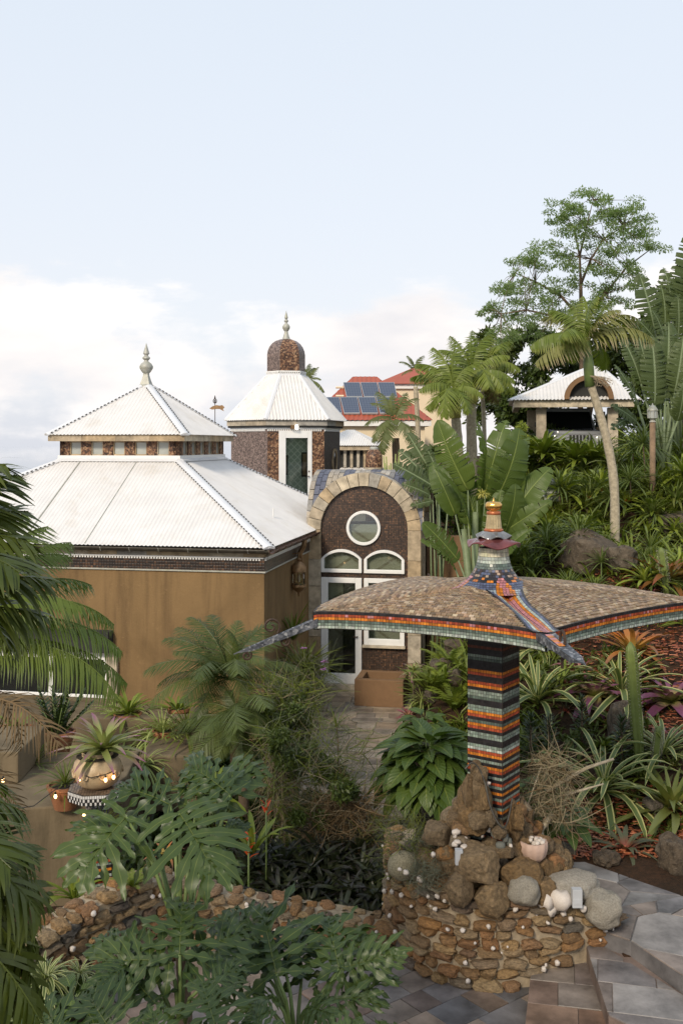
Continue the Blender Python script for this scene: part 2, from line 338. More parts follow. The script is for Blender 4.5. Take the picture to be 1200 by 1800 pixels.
M['redroof'] = plain('red_metal_roof', (0.36, 0.085, 0.045), 0.5, 0, 0.1, 1.2, 0.03)
M['cream'] = plain('cream_stucco', (0.72, 0.60, 0.42), 0.8, 0, 0.05, 1, 0.05)
M['concrete'] = plain('stained_concrete', (0.15, 0.115, 0.07), 0.9, 0, 0.3, 2.5, 0.5, 0.2, dirt=(0.055, 0.045, 0.026), streak=True)
M['terracotta'] = plain('terracotta', (0.27, 0.115, 0.052), 0.75, 0, 0.2, 8, 0.3)
M['urn'] = plain('cream_glazed_urn', (0.50, 0.37, 0.22), 0.42, 0, 0.18, 6, 0.2, dirt=(0.25, 0.14, 0.065))
M['wood'] = plain('weathered_wood', (0.21, 0.14, 0.085), 0.8, 0, 0.25, 8, 0.3)
M['trunk'] = plain('grey_palm_trunk', (0.40, 0.34, 0.24), 0.85, 0, 0.3, 18, 0.6, dirt=(0.22, 0.19, 0.12))
M['bark'] = plain('brown_bark', (0.14, 0.10, 0.065), 0.9, 0, 0.3, 14, 0.8)
M['greenstem'] = plain('green_stem', (0.13, 0.18, 0.055), 0.5, 0, 0.2, 8, 0.1)
M['palestem'] = plain('pale_green_stem', (0.16, 0.20, 0.10), 0.5, 0, 0.2, 8, 0.1)
M['crownshaft'] = plain('yellow_crownshaft', (0.36, 0.33, 0.10), 0.5, 0, 0.2, 6, 0.1)
M['soil'] = plain('dark_soil', (0.035, 0.026, 0.017), 0.95, 0, 0.4, 12, 0.8)
M['bulb'] = emit('warm_bulb', (1.0, 0.60, 0.25), 7)
M['lampglow'] = emit('lit_lamp', (1.0, 0.92, 0.8), 3.0)
M['carpaint'] = plain('silver_car_paint', (0.35, 0.36, 0.37), 0.25, 0.3, 0.03, 2, 0)
M['rubber'] = plain('black_rubber', (0.02, 0.02, 0.02), 0.7, 0, 0.2, 10, 0.1)
M['fitting'] = plain('pale_grey_plastic', (0.42, 0.43, 0.44), 0.5, 0, 0.08, 6, 0)
M['carglass'] = plain('dark_car_glass', (0.012, 0.014, 0.014), 0.06, 0, 0.1, 4, 0, 0.6)
M['glassred'] = plain('iridescent_purple_glass', (0.17, 0.055, 0.055), 0.12, 0.35, 0.5, 6, 0.05)
M['glassblue'] = plain('grey_iridescent_glass', (0.20, 0.20, 0.20), 0.18, 0.3, 0.45, 7, 0.05)

# ================================================================ GROUND
CP = [(-0.5, 8.6, -.06), (1, 9, -.06), (-1, 10, -.06), (0.3, 12, -.06), (0.3, 15, -.03), (0.3, 18, .02), (0.4, 20.2, .05), (1.2, 20, .05), (-1.0, 15, -.05), (-2, 12, -.05), (-1, 17, 0), (-1.2, 13, -.03),
      (1.0, 13, .15), (1.6, 11.6, .35), (2.2, 12.2, .5), (2.9, 11.6, .45), (3.2, 10.3, .34), (3.4, 9.2, .34), (2.7, 8.6, .2), (4.6, 11.5, .6), (1.3, 15.0, .55), (1.5, 18, .5), (1.7, 20.2, .6), (1.9, 16, 1.4), (2.3, 18, 1.9),
      (3.0, 13.6, 1.0), (4.3, 14, 1.15), (3.4, 15.2, 1.6), (4.8, 15.6, 1.85), (6.0, 14.5, 1.6), (3.6, 17.5, 2.5), (5.2, 18, 2.85), (7, 18, 3.0), (2.9, 20, 2.7), (4.2, 20, 3.15), (5.3, 23, 3.95), (3.2, 23, 3.2), (7.5, 23, 4.3), (7.5, 26, 4.6), (5.5, 28, 4.4), (6, 32, 4.5), (10, 30, 4.8), (3, 27, 3.3), (1.5, 24, 1.5),
      (-4, 20, 0), (-8, 18, 0), (-4, 14, -.05), (-6, 12, -.05), (-3.4, 10.5, -.05), (0, 26, .8), (0, 33, 2.0), (3, 40, 3.2), (-6, 30, 0), (-10, 30, -2), (8, 45, 4.5), (14, 24, 6), (14, 36, 6), (14, 14, 4.5), (12, 8, 2.5), (-14, 22, -3), (-12, 12, -1), (-14, 40, -8), (0, 55, 1), (10, 60, 4), (-14, 60, -14),
      (-2.2, 5.2, 1.0), (-1.2, 6.2, .65), (-3, 6.8, .7), (-3.4, 8.2, .3), (0.2, 6.8, .1), (0.8, 5, .1), (0, 3, .5), (-2, 2, 1.2), (3, 5, .2), (-6, 6, .6)]
CPa = np.array(CP)
def tz(x, y):
    x = np.atleast_1d(np.asarray(x, float)); y = np.atleast_1d(np.asarray(y, float))
    d2 = (x[:, None] - CPa[None, :, 0]) ** 2 + (y[:, None] - CPa[None, :, 1]) ** 2
    wt = 1.0 / (d2 + 0.12) ** 1.9
    return (wt * CPa[None, :, 2]).sum(1) / wt.sum(1)
def gz(x, y): return float(tz(x, y)[0])
_D = np.arange(3.0, 60, 0.04)
def hit(px, py, dmin=3.0):                      # the point of the ground seen at a place in the picture
    x = (px - 600) / F * _D; z = CAMH - (py - HOR) / F * _D
    g = tz(x, _D); k = np.where((z <= g) & (_D >= dmin))[0]
    i = k[0] if len(k) else len(_D) - 1
    return Vector((x[i], _D[i], g[i]))
def at(px, d): X = (px - 600) / F * d; return Vector((X, d, gz(X, d)))

m, t, b = nodes('garden_earth'); q = NB(t); v = q.obj()
n1 = q.noise(0.9, 8, 0.65, v, 0.3); n2 = q.noise(26, 6, 0.7, v); n3 = q.noise(120, 3, 0.7, v)
c = q.ramp(n1, [(0.30, (0.030, 0.022, 0.014)), (0.46, (0.06, 0.035, 0.02)), (0.62, (0.085, 0.042, 0.022)), (0.8, (0.13, 0.055, 0.028))])
c = q.mix(q.ramp(n2, [(0.35, 0.7), (0.6, 0.0)]), c, (0.02, 0.016, 0.011))
q.set(b, 'Base Color', c); q.set(b, 'Roughness', 0.95); q.set(b, 'Specular IOR Level', 0.2)
q.set(b, 'Normal', q.bump(q.math('ADD', n2, n3), 0.9, 0.03)); M['earth'] = m
m, t, b = nodes('sea_water'); q = NB(t)
q.set(b, 'Base Color', (0.05, 0.09, 0.13)); q.set(b, 'Roughness', 0.02); q.set(b, 'IOR', 1.33); M['sea'] = m

PAVED = []                                       # (polygon, top z)
def inpoly(x, y, poly):
    r = np.ones_like(x, bool); n = len(poly)
    for i in range(n):
        (x0, y0), (x1, y1) = poly[i], poly[(i + 1) % n]
        r &= ((x1 - x0) * (y - y0) - (y1 - y0) * (x - x0)) >= -0.02
    return r
patio_poly = [(-2.3, 7.4), (2.2, 7.4), (2.05, 9.3), (1.3, 10.0), (0.35, 10.6), (-1.0, 10.4), (-2.2, 9.4)]
path_poly = [(-0.65, 13.3), (0.85, 13.0), (1.45, 20.1), (-0.45, 20.55)]
path_poly2 = [(0.1, 10.4), (0.75, 10.6), (0.9, 13.0), (-0.65, 13.3)]
st1 = [(1.42, 8.1), (2.30, 8.1), (2.32, 9.8), (1.83, 9.8)]
st2 = [(2.2, 8.45), (2.55, 8.05), (3.3, 8.05), (3.0, 8.6), (2.66, 9.42), (2.3, 9.7)]
up_poly = [(2.66, 9.42), (2.98, 8.7), (3.3, 8.0), (4.2, 8.0), (4.6, 9.6), (3.45, 10.35), (2.5, 11.35), (1.9, 11.3), (2.1, 9.9)]
for pl, z in ((patio_poly, 0.0), (path_poly, 0.0), (path_poly2, 0.0), (st1, 0.0), (st2, 0.1), (up_poly, 0.4)): PAVED.append((pl, z))
xs = np.concatenate([np.linspace(-60, -9, 18)[:-1], np.linspace(-9, 9, 150), np.linspace(9, 60, 18)[1:]])
ys = np.concatenate([np.linspace(-8, 3, 8)[:-1], np.linspace(3, 26, 180), np.linspace(26, 120, 50)[1:]])
gx, gy = np.meshgrid(xs, ys); zz = tz(gx.ravel(), gy.ravel())
far = np.maximum(0, np.hypot(gx.ravel(), gy.ravel() - 20) - 34); zz = zz - far * 0.28
for i in range(len(zz)):
    zz[i] += 0.05 * noise.noise(Vector((gx.ravel()[i] * 1.7, gy.ravel()[i] * 1.7, 0)))
for pl, z in PAVED:
    k = inpoly(gx.ravel(), gy.ravel(), pl); zz[k] = np.minimum(zz[k], z - 0.09)
nx_, ny_ = len(xs), len(ys)
g = MB(); g.add(np.stack([gx.ravel(), gy.ravel(), zz], 1).tolist(), [(j * nx_ + i, j * nx_ + i + 1, (j + 1) * nx_ + i + 1, (j + 1) * nx_ + i) for j in range(ny_ - 1) for i in range(nx_ - 1)])
tag(g.build('ground', M['earth'], smooth=True), kind='structure')
s = MB(); s.add([(-20000, -3000, -60), (20000, -3000, -60), (20000, 25000, -60), (-20000, 25000, -60)], [(0, 1, 2, 3)])
tag(s.build('sea', M['sea']), kind='structure')

# ---------------------------------------------------------------- paving: every slab its own piece
def clip(poly, a, b, c):                         # keep a*x+b*y<=c
    out = []
    for i in range(len(poly)):
        p, r = poly[i], poly[(i + 1) % len(poly)]
        dp, dr = a * p[0] + b * p[1] - c, a * r[0] + b * r[1] - c
        if dp <= 0: out.append(p)
        if dp * dr < 0:
            tt = dp / (dp - dr); out.append((p[0] + (r[0] - p[0]) * tt, p[1] + (r[1] - p[1]) * tt))
    return out
def clip_to(poly, region):
    for i in range(len(region)):
        (x0, y0), (x1, y1) = region[i], region[(i + 1) % len(region)]
        a, b_ = (y1 - y0), -(x1 - x0); poly = clip(poly, a, b_, a * x0 + b_ * y0)
        if len(poly) < 3: return []
    return poly
def area(p): return 0.5 * sum(p[i][0] * p[(i + 1) % len(p)][1] - p[(i + 1) % len(p)][0] * p[i][1] for i in range(len(p)))
def slab(parent, poly, zf, mat, gap=0.008, th=0.04):
    if len(poly) < 3 or area(poly) < 0.006: return
    cx = sum(p[0] for p in poly) / len(poly); cy_ = sum(p[1] for p in poly) / len(poly)
    pl = []
    for p in poly:
        dx, dy = p[0] - cx, p[1] - cy_; l = math.hypot(dx, dy)
        k = max(0.5, 1 - gap / max(l, 1e-3)); pl.append((dx * k, dy * k))
    z = zf(cx, cy_) + U(-0.003, 0.003)
    mb = MB(); n = len(pl); ins = [(x * 0.985, y * 0.985) for x, y in pl]
    v = [(x, y, -th) for x, y in pl] + [(x, y, -0.005) for x, y in pl] + [(x, y, 0) for x, y in ins]
    f = [tuple(2 * n + i for i in range(n))] + [(i, (i + 1) % n, n + (i + 1) % n, n + i) for i in range(n)] + [(n + i, n + (i + 1) % n, 2 * n + (i + 1) % n, 2 * n + i) for i in range(n)]
    mb.add(v, f); o = mb.build('paving_slab', mat, parent); o.location = (cx, cy_, z); o.rotation_euler = (U(-.004, .004), U(-.004, .004), 0)
def crazy(parent, region, zf, mat, size, seedj=0.45, gap=0.008, ang=0.0):
    x0 = min(p[0] for p in region) - size; x1 = max(p[0] for p in region) + size
    y0 = min(p[1] for p in region) - size; y1 = max(p[1] for p in region) + size
    sd = []; j = 0; y = y0
    while y < y1:
        x = x0 + (size * 0.5 if j % 2 else 0)
        while x < x1:
            sd.append((x + U(-1, 1) * size * seedj, y + U(-1, 1) * size * seedj * 0.8)); x += size
        y += size * 0.85; j += 1
    for i, p in enumerate(sd):
        poly = list(region)
        for k, r in enumerate(sd):
            if k == i or math.hypot(p[0] - r[0], p[1] - r[1]) > size * 3: continue
            a, b_ = r[0] - p[0], r[1] - p[1]; cc = (r[0] ** 2 + r[1] ** 2 - p[0] ** 2 - p[1] ** 2) / 2
            poly = clip(poly, a, b_, cc)
            if len(poly) < 3: break
        if len(poly) >= 3: slab(parent, poly, zf, mat, gap)
def ashlar(parent, region, zf, mat, sx, sy, ang=0.0, gap=0.006):
    ca, sa = cos(ang), sin(ang); c0 = region[0]
    loc = [((p[0] - c0[0]) * ca + (p[1] - c0[1]) * sa, -(p[0] - c0[0]) * sa + (p[1] - c0[1]) * ca) for p in region]
    y = min(p[1] for p in loc) - 0.05; ymax = max(p[1] for p in loc)
    while y < ymax:
        h = sy * random.choice((0.8, 1, 1, 1.2)); x = min(p[0] for p in loc) - U(0, sx)
        while x < max(p[0] for p in loc):
            w_ = sx * random.choice((0.6, 0.8, 1.0, 1.0, 1.3))
            poly = clip_to([(x, y), (x + w_, y), (x + w_, y + h), (x, y + h)], loc)
            if len(poly) >= 3: slab(parent, [(c0[0] + p[0] * ca - p[1] * sa, c0[1] + p[0] * sa + p[1] * ca) for p in poly], zf, mat, gap)
            x += w_
        y += h
def bed(name, region, z, parent, th=0.3, mat=None):
    mb = MB(); mb.prism(region, z - th, z - 0.012); return mb.build(name, mat or M['grout'], parent)
pt = structure('patio'); bed('grout_bed', patio_poly, 0.0, pt, 0.1, M['dark_grout']); ashlar(pt, patio_poly, lambda x, y: 0.0, M['slate'], 0.42, 0.36, R(38))
pa = structure('garden_path')
zp = lambda x, y: 0.004 + max(0, (y - 12)) * 0.011
mb = MB()
for pl in (path_poly, path_poly2):
    n = len(pl); mb.add([(x, y, zp(x, y) - 0.012) for x, y in pl], [tuple(range(n))])
mb.build('grout_bed', M['grout'], pa)
ashlar(pa, path_poly, zp, M['slate_path'], 0.42, 0.34, R(-4)); ashlar(pa, path_poly2, zp, M['slate_path'], 0.42, 0.34, R(-4))
sp = structure('garden_steps')
bed('step_base', st1, 0.14, sp, 0.3, M['slate']); ashlar(sp, st1, lambda x, y: 0.14, M['slate'], 0.46, 0.4, R(-12), 0.004)
bed('step_base', st2, 0.29, sp, 0.45, M['slate']); ashlar(sp, st2, lambda x, y: 0.29, M['slate_grey'], 0.5, 0.40, R(-14), 0.005)
up = structure('upper_path'); bed('grout_bed', up_poly, 0.43, up, 0.5, M['slate'])
def tri_conv(poly): return [[poly[0], poly[i], poly[i + 1]] for i in range(1, len(poly) - 1)]
up_a = [(2.66, 9.42), (2.98, 8.7), (3.3, 8.0), (4.2, 8.0), (4.6, 9.6), (3.45, 10.35), (2.1, 9.9)]
crazy(up, up_a, lambda x, y: 0.43, M['slate_grey'], 0.66, 1.0)
crazy(up, [(2.1, 9.9), (3.45, 10.35), (2.5, 11.35), (1.9, 11.3)], lambda x, y: 0.43, M['slate_grey'], 0.66, 1.0)

# ---------------------------------------------------------------- rock shapes
def rock_mesh(name, seed, mat, rough=0.18, sub=3, boxy=0.38, cuts=0):
    import bmesh
    bm = bmesh.new(); bmesh.ops.create_icosphere(bm, subdivisions=sub, radius=0.5)
    o = Vector((seed * 7.3, seed * 3.1, seed))
    rs = np.random.RandomState(seed); pls = []
    for k in range(cuts):
        q_ = Vector(rs.normal(size=3)).normalized(); pls.append((q_, rs.uniform(.36, .50)))
    for v in bm.verts:
        p = v.co.copy(); n = p.normalized()
        # boxy super-ellipsoid plus facets and lumps
        m_ = max(abs(n.x), abs(n.y), abs(n.z)); p = n * 0.5 * lerp(1.0, 1 / m_, boxy)
        d = noise.noise(n * 1.5 + o) * rough + noise.noise(n * 3.4 + o) * rough * 0.45 + noise.noise(n * 8 + o) * rough * 0.16 - abs(noise.noise(n * 2.3 + o * 2)) * rough * 0.5
        p = p * (1 + d)
        for q_, k in pls:
            e_ = p.dot(q_) - k
            if e_ > 0: p = p - q_ * e_ * .92
        v.co = p
    me = bpy.data.meshes.new(name); bm.to_mesh(me); bm.free(); me.materials.append(mat)
    me.polygons.foreach_set('use_smooth', [True] * len(me.polygons))
    if cuts: me.set_sharp_from_angle(angle=R(32))
    return me
ROCK = [rock_mesh('stone', i + 1, M['rock'], 0.30, 3, 0.6, 8) for i in range(12)]
BOULD = [rock_mesh('boulder', i + 40, M['boulder'], 0.24, 4, 0.3, 9) for i in range(8)]
HROCK = [rock_mesh('hill_rock', i + 60, M['hill_rock'], 0.35, 4, 0.4, 10) for i in range(6)]
CORAL = [rock_mesh('coral', i + 80, M['coral'], 0.16, 4, 0.15, 0) for i in range(5)]
MCORAL = rock_mesh('moss_coral', 91, M['moss_coral'], 0.08, 3, 0.1)
SHELL = [rock_mesh('shell', i + 100, M['shell'], 0.45, 2) for i in range(4)]
COBBLE = rock_mesh('cobble', 120, tinted('grey_green_cobble', [(0, (0.10, 0.105, 0.085)), (1, (0.14, 0.14, 0.12))], 0.7, 10, 0.3), 0.08, 2)

# ================================================================ MAIN HOUSE
HR = R(-10.5)
def lplane(root, rz, px, py, y=0.0):            # picture place -> local x,z on the vertical plane local y = const
    ex = Vector((cos(rz), sin(rz), 0)); ey = Vector((-sin(rz), cos(rz), 0)); r0 = Vector(root) + ey * y
    dr = Vector(((px - 600) / F, 1.0, -(py - HOR) / F)); o = Vector((0, 0, CAMH))
    k = (r0 - o).dot(ey) / dr.dot(ey); p = o + dr * k
    return (p - r0).dot(ex), p.z - root[2]
def corrug(mb, A, B, Ct, Dt, pitch=0.075, amp=0.009, spw=6):
    # A,B eave ends, Ct,Dt top ends (Ct above A). Ridges run straight up the slope; ends cut along the hips.
    A, B, Ct, Dt = map(Vector, (A, B, Ct, Dt)); e = (B - A).normalized(); Lw = (B - A).length
    up_ = (Ct - A) - e * (Ct - A).dot(e); H = up_.length; up_ = up_ / H; nn = e.cross(up_)
    if nn.z < 0: nn = -nn
    sA = (Ct - A).dot(e); sB = Lw - (Dt - A).dot(e); n = int(Lw / pitch * spw); v = []
    for i in range(n + 1):
        x = Lw * i / n; h = 1.0
        if sA > 1e-6: h = min(h, x / sA)
        if sB > 1e-6: h = min(h, (Lw - x) / sB)
        off = nn * (amp * sin(2 * PI * x / pitch))
        v.append(A + e * x + off - up_ * 0.02); v.append(A + e * x + up_ * (H * max(0, h)) + off)
    mb.add(v, [(2 * i, 2 * i + 2, 2 * i + 3, 2 * i + 1) for i in range(n)])
def capstrip(mb, a, b, wd=0.09, h=0.02, n_up=Vector((0, 0, 1))):
    a, b = Vector(a), Vector(b); t = (b - a).normalized(); s_ = t.cross(n_up).normalized(); u = s_.cross(t)
    ring = [(-wd, -0.035), (-wd, -0.012), (-wd * 0.3, h), (wd * 0.3, h), (wd, -0.012), (wd, -0.035)]
    v = [a + s_ * x + u * y for x, y in ring] + [b + s_ * x + u * y for x, y in ring]; n = 6
    mb.add(v, [(i, i + 1, n + i + 1, n + i) for i in range(n - 1)] + [tuple(range(n)), tuple(range(2 * n - 1, n - 1, -1))])
def gap_shade(parent, a, b, wd, pitch=.09):
    # solid dark boxes: shade of the gaps under the ridge cap, put into colour
    a, b = Vector(a), Vector(b); t = (b - a).normalized(); s_ = t.cross(Vector((0, 0, 1))).normalized(); u = s_.cross(t); n = int((b - a).length / pitch); mb = MB()
    for k in range(1, n):
        for sg in (-1, 1):
            p = a + t * (k * pitch) + s_ * (sg * (wd + .004)) - u * .014; l = pitch * .24
            mb.add([p - t * l - s_ * .008, p + t * l - s_ * .008, p + t * l + s_ * .008, p - t * l + s_ * .008] + [q_ + u * .016 for q_ in (p - t * l - s_ * .008, p + t * l - s_ * .008, p + t * l + s_ * .008, p - t * l + s_ * .008)], [(4, 5, 6, 7), (0, 1, 5, 4), (1, 2, 6, 5), (2, 3, 7, 6), (3, 0, 4, 7)])
    return mb.build('cap_gap_shade', M['gutter'], parent)
def finial(parent, c, h, rb, sq=True):
    z = lambda k: c[2] + h * k
    mb = MB(); mb.lathe([(rb, z(0)), (rb, z(.04)), (rb * .86, z(.06)), (rb * .62, z(.16)), (rb * .42, z(.27)), (rb * .40, z(.31))], 4 if sq else 12, (c[0], c[1], 0), PI / 4)
    mb.build('finial_foot', M['pewter'], parent)
    mb = MB(); mb.lathe([(rb * .3, z(.30)), (rb * .52, z(.34)), (rb * .80, z(.42)), (rb * .84, z(.47)), (rb * .62, z(.54)), (rb * .3, z(.58)), (rb * .26, z(.61)), (rb * .48, z(.65)), (rb * .46, z(.68)), (rb * .24, z(.71)), (rb * .25, z(.74)), (rb * .40, z(.76)), (rb * .34, z(.80)), (rb * .10, z(.95)), (rb * .03, z(1.0))], 16, (c[0], c[1], 0))
    mb.build('finial', M['pewter'], parent, smooth=True, auto=50)
def dentils(parent, a, b, z0, z1, nrm, pitch=0.05, dep=0.02, name='dentil_trim'):
    # white teeth over a dark backing; too small to pick apart singly
    a, b = Vector(a), Vector(b); e = (b - a).normalized(); n = int((b - a).length / pitch); nv = Vector(nrm)
    mb = MB()
    def bx(p0, p1, z0_, z1_, d0, d1):
        v = []
        for z in (z0_, z1_):
            for d in (d0, d1):
                for p in (p0, p1): v.append((p.x + nv.x * d, p.y + nv.y * d, z))
        mb.add(v, [(0, 2, 3, 1), (4, 5, 7, 6), (0, 1, 5, 4), (2, 6, 7, 3), (0, 4, 6, 2), (1, 3, 7, 5)])
    bx(a, b, lerp(z0, z1, .55), z1, 0.0, dep)
    for i in range(n): bx(a + e * (pitch * i), a + e * (pitch * (i + .55)), z0, lerp(z0, z1, .545), 0.0, dep * 0.9)
    o = mb.build(name, M['white_paint'], parent); return o
S = 7.8; K = 2.44; Wl = 2.92; EZ = 3.28
hroot = Vector((-1.19, 17.0, 0)); house = thing('main_house', 'large ochre house with white corrugated hip roof and windowed lantern on top', 'house', hroot, HR)
IN = 0.13
# local x runs left from the front-right corner as negative values
mb = MB(); WT = 3.0
wz0 = 0.0
mb.box(-S + IN, -IN, IN, S - IN, -1.0, EZ - 0.42); mb.build('wall', M['stucco'], house)
mb = MB(); mb.box(-S + IN - .012, -IN + .012, IN - .012, S - IN + .012, EZ - 0.42, EZ - 0.20); mb.build('mosaic_band', M['band'], house)
mb = MB(); mb.box(-S + IN - .03, -IN + .03, IN - .03, S - IN + .03, EZ - 0.445, EZ - 0.42); mb.build('lower_trim', M['pewter'], house)
dentils(house, (-S + IN, IN - .012, 0), (-IN, IN - .012, 0), EZ - 0.24, EZ - 0.185, (0, -1, 0))
dentils(house, (-IN + .012, IN, 0), (-IN + .012, S - IN, 0), EZ - 0.24, EZ - 0.185, (1, 0, 0))
x = -S + IN
while x < -IN - 0.1:                              # stone fascia slabs
    l = min(U(.45, .8), -IN + 0.02 - x)
    mb = MB(); mb.box(x + .002, x + l - .002, IN - .045, IN + .1, EZ - 0.18, EZ - 0.055); mb.build('fascia_slab', M['stone_slab'], house); x += l
y = IN
while y < S - IN - 0.1:
    l = min(U(.45, .8), S - IN - y); mb = MB(); mb.box(-IN - .1, -IN + .045, y + .002 + (0.1 if y == IN else 0), y + l - .002, EZ - 0.18, EZ - 0.055); mb.build('fascia_slab', M['stone_slab'], house); y += l
LZ = 4.69; Wf = 2.47; a0 = -K - Wf; a1 = -K; b0 = K; b1 = K + Wl
ev = [(-S, 0, EZ), (0, 0, EZ), (0, S, EZ), (-S, S, EZ)]; tp = [(a0, b0, LZ), (a1, b0, LZ), (a1, b1, LZ), (a0, b1, LZ)]
for i in range(4):
    mb = MB(); corrug(mb, ev[i], ev[(i + 1) % 4], tp[i], tp[(i + 1) % 4]); rf = mb.build('roof', M['white_roof'], house, smooth=True)
    if i in (0, 1):
        mb = MB()
        for k in (0.43, 0.58) if i == 0 else ():   # lapped sheet joints
            e0 = Vector(ev[0]).lerp(Vector(ev[1]), k); sl = Vector((-S + k * S, b0, LZ))
            capstrip(mb, e0 + Vector((0, 0, .012)), sl + Vector((0, 0, .012)), 0.012, 0.004)
        if mb.v: mb.build('sheet_joint', M['pewter'], rf)
for i in range(4):
    mb = MB(); capstrip(mb, ev[i], tp[i], 0.11, 0.022); hc = mb.build('hip_cap', M['cap_metal'], house); gap_shade(hc, ev[i], tp[i], .11)
mb = MB()
for i in range(4): capstrip(mb, tp[i], tp[(i + 1) % 4], 0.10, 0.03)
mb.build('flashing', M['cap_metal'], house)
mb = MB(); mb.box(a0 - .03, a1 + .03, b0 - .03, b1 + .03, LZ - 0.05, LZ + 0.08); mb.build('lantern_kerb', M['white_paint'], house)
LT = 5.05
mb = MB(); mb.box(a0 + .12, a1 - .12, b0 + .12, b1 - .12, LZ, LT - .01); mb.build('lantern_interior', M['interior'], house)
npi = 6
def lantern_side(org, e, nrm, ln, nw):
    w_ = ln / (nw * 2 + 1) if nw else ln; pier = ln / (nw * 1.9 + 0.9 + 0.9 / 2) ; 
    pw = 0.9 * ln / (nw * 1.0 * 1.1 + (nw + 1) * 0.9) ; ww = 1.1 * pw / 0.9
    x = 0.0
    for i in range(nw + 1):
        A = org + e * x; Bv = org + e * (x + pw); v = []
        for z in (LZ + .08, LT):
            for d in (0.0, -0.12):
                for p in (A, Bv): v.append((p.x + nrm.x * d, p.y + nrm.y * d, z))
        mb = MB(); mb.add(v, [(0, 2, 3, 1), (4, 5, 7, 6), (0, 1, 5, 4), (2, 6, 7, 3), (0, 4, 6, 2), (1, 3, 7, 5)]); mb.build('pier', M['aggregate'], house)
        x += pw
        if i < nw:
            A = org + e * x - nrm * 0.05; Bv = org + e * (x + ww) - nrm * 0.05
            mb = MB(); mb.add([(A.x, A.y, LZ + .08), (Bv.x, Bv.y, LZ + .08), (Bv.x, Bv.y, LT), (A.x, A.y, LT)], [(0, 1, 2, 3)])
            wo_ = mb.build('window', M['frosted'], house)
            mb = MB(); fw = 0.022
            for (s0, s1, z0, z1) in ((0, ww, LZ + .08, LZ + .105), (0, ww, LT - .025, LT), (0, fw, LZ + .08, LT), (ww - fw, ww, LZ + .08, LT)):
                A2 = org + e * (x + s0) - nrm * 0.048; B2 = org + e * (x + s1) - nrm * 0.048; v = []
                for z in (z0, z1):
                    for d in (0.0, 0.025):
                        for p in (A2, B2): v.append((p.x + nrm.x * d, p.y + nrm.y * d, z))
                mb.add(v, [(0, 2, 3, 1), (4, 5, 7, 6), (0, 1, 5, 4), (2, 6, 7, 3), (0, 4, 6, 2), (1, 3, 7, 5)])
            mb.build('window_frame', M['stone_slab'], wo_); x += ww
V = Vector
lantern_side(V((a0, b0, 0)), V((1, 0, 0)), V((0, -1, 0)), Wf, 5); lantern_side(V((a1, b0, 0)), V((0, 1, 0)), V((1, 0, 0)), Wl, 5)
lantern_side(V((a0, b1, 0)), V((0, -1, 0)), V((-1, 0, 0)), Wl, 5); lantern_side(V((a1, b1, 0)), V((-1, 0, 0)), V((0, 1, 0)), Wf, 5)
OV = 0.17
def fascia(poly, z0, z1, n=4):
    for i in range(len(poly)):
        A, Bv = V(poly[i]), V(poly[(i + 1) % len(poly)]); e = (Bv - A).normalized(); nn = V((e.y, -e.x)); ln = (Bv - A).length
        for k in range(n):
            p0 = A + e * (ln * k / n + .0015); p1 = A + e * (ln * (k + 1) / n - .0015); q0 = p0 - nn * .06; q1 = p1 - nn * .06
            if k == 0: q0 = q0 + e * .06
            if k == n - 1: q1 = q1 - e * .06
            mb = MB(); mb.prism([(p0.x, p0.y), (p1.x, p1.y), (q1.x, q1.y), (q0.x, q0.y)], z0, z1); yield mb
lp = [(a0 - OV, b0 - OV), (a1 + OV, b0 - OV), (a1 + OV, b1 + OV), (a0 - OV, b1 + OV)]
for mb in fascia(lp, LT, LT + .13): mb.build('fascia_slab', M['stone_slab'], house)
mb = MB(); mb.box(a0 - OV + .05, a1 + OV - .05, b0 - OV + .05, b1 + OV - .05, LT + .0, LT + .1); mb.build('soffit', M['wood'], house)
AZ = 6.22; ac = ((a0 + a1) / 2, (b0 + b1) / 2); ve = 0.03
lq = [(a0 - OV - ve, b0 - OV - ve, LT + .14), (a1 + OV + ve, b0 - OV - ve, LT + .14), (a1 + OV + ve, b1 + OV + ve, LT + .14), (a0 - OV - ve, b1 + OV + ve, LT + .14)]
apx = [(ac[0] - .1, ac[1] - .1, AZ), (ac[0] + .1, ac[1] - .1, AZ), (ac[0] + .1, ac[1] + .1, AZ), (ac[0] - .1, ac[1] + .1, AZ)]
for i in range(4):
    mb = MB(); corrug(mb, lq[i], lq[(i + 1) % 4], apx[i], apx[(i + 1) % 4]); mb.build('lantern_roof', M['white_roof'], house, smooth=True)
    mb = MB(); capstrip(mb, lq[i], apx[i], 0.09, 0.02); hc = mb.build('hip_cap', M['cap_metal'], house); gap_shade(hc, lq[i], apx[i], .09)
finial(house, (ac[0], ac[1], AZ - .03), 0.92, 0.17)
# gutter, brackets and downpipe
def halfpipe(mb, a, b, r=0.06):
    a, b = V(a), V(b); t = (b - a).normalized(); s_ = t.cross(V((0, 0, 1))).normalized(); v = []
    for p in (a, b):
        for k in range(9):
            an = PI + PI * k / 8; v.append(p + s_ * (cos(an) * r) + V((0, 0, 1)) * (sin(an) * r))
        for k in range(8, -1, -1):
            an = PI + PI * k / 8; v.append(p + s_ * (cos(an) * r * .85) + V((0, 0, 1)) * (sin(an) * r * .85))
    n = 18; mb.add(v, [(i, (i + 1) % n, n + (i + 1) % n, n + i) for i in range(n)] + [tuple(range(n)), tuple(range(2 * n - 1, n - 1, -1))])
mb = MB(); halfpipe(mb, (-S, -.045, EZ - .03), (-.0, -.045, EZ - .05), .055); mb.build('gutter', M['gutter'], house, smooth=True, auto=40)
mb = MB(); halfpipe(mb, (.05, -.05, EZ - .05), (.05, S, EZ - .03), .055); mb.build('gutter', M['copper'], house, smooth=True, auto=40)
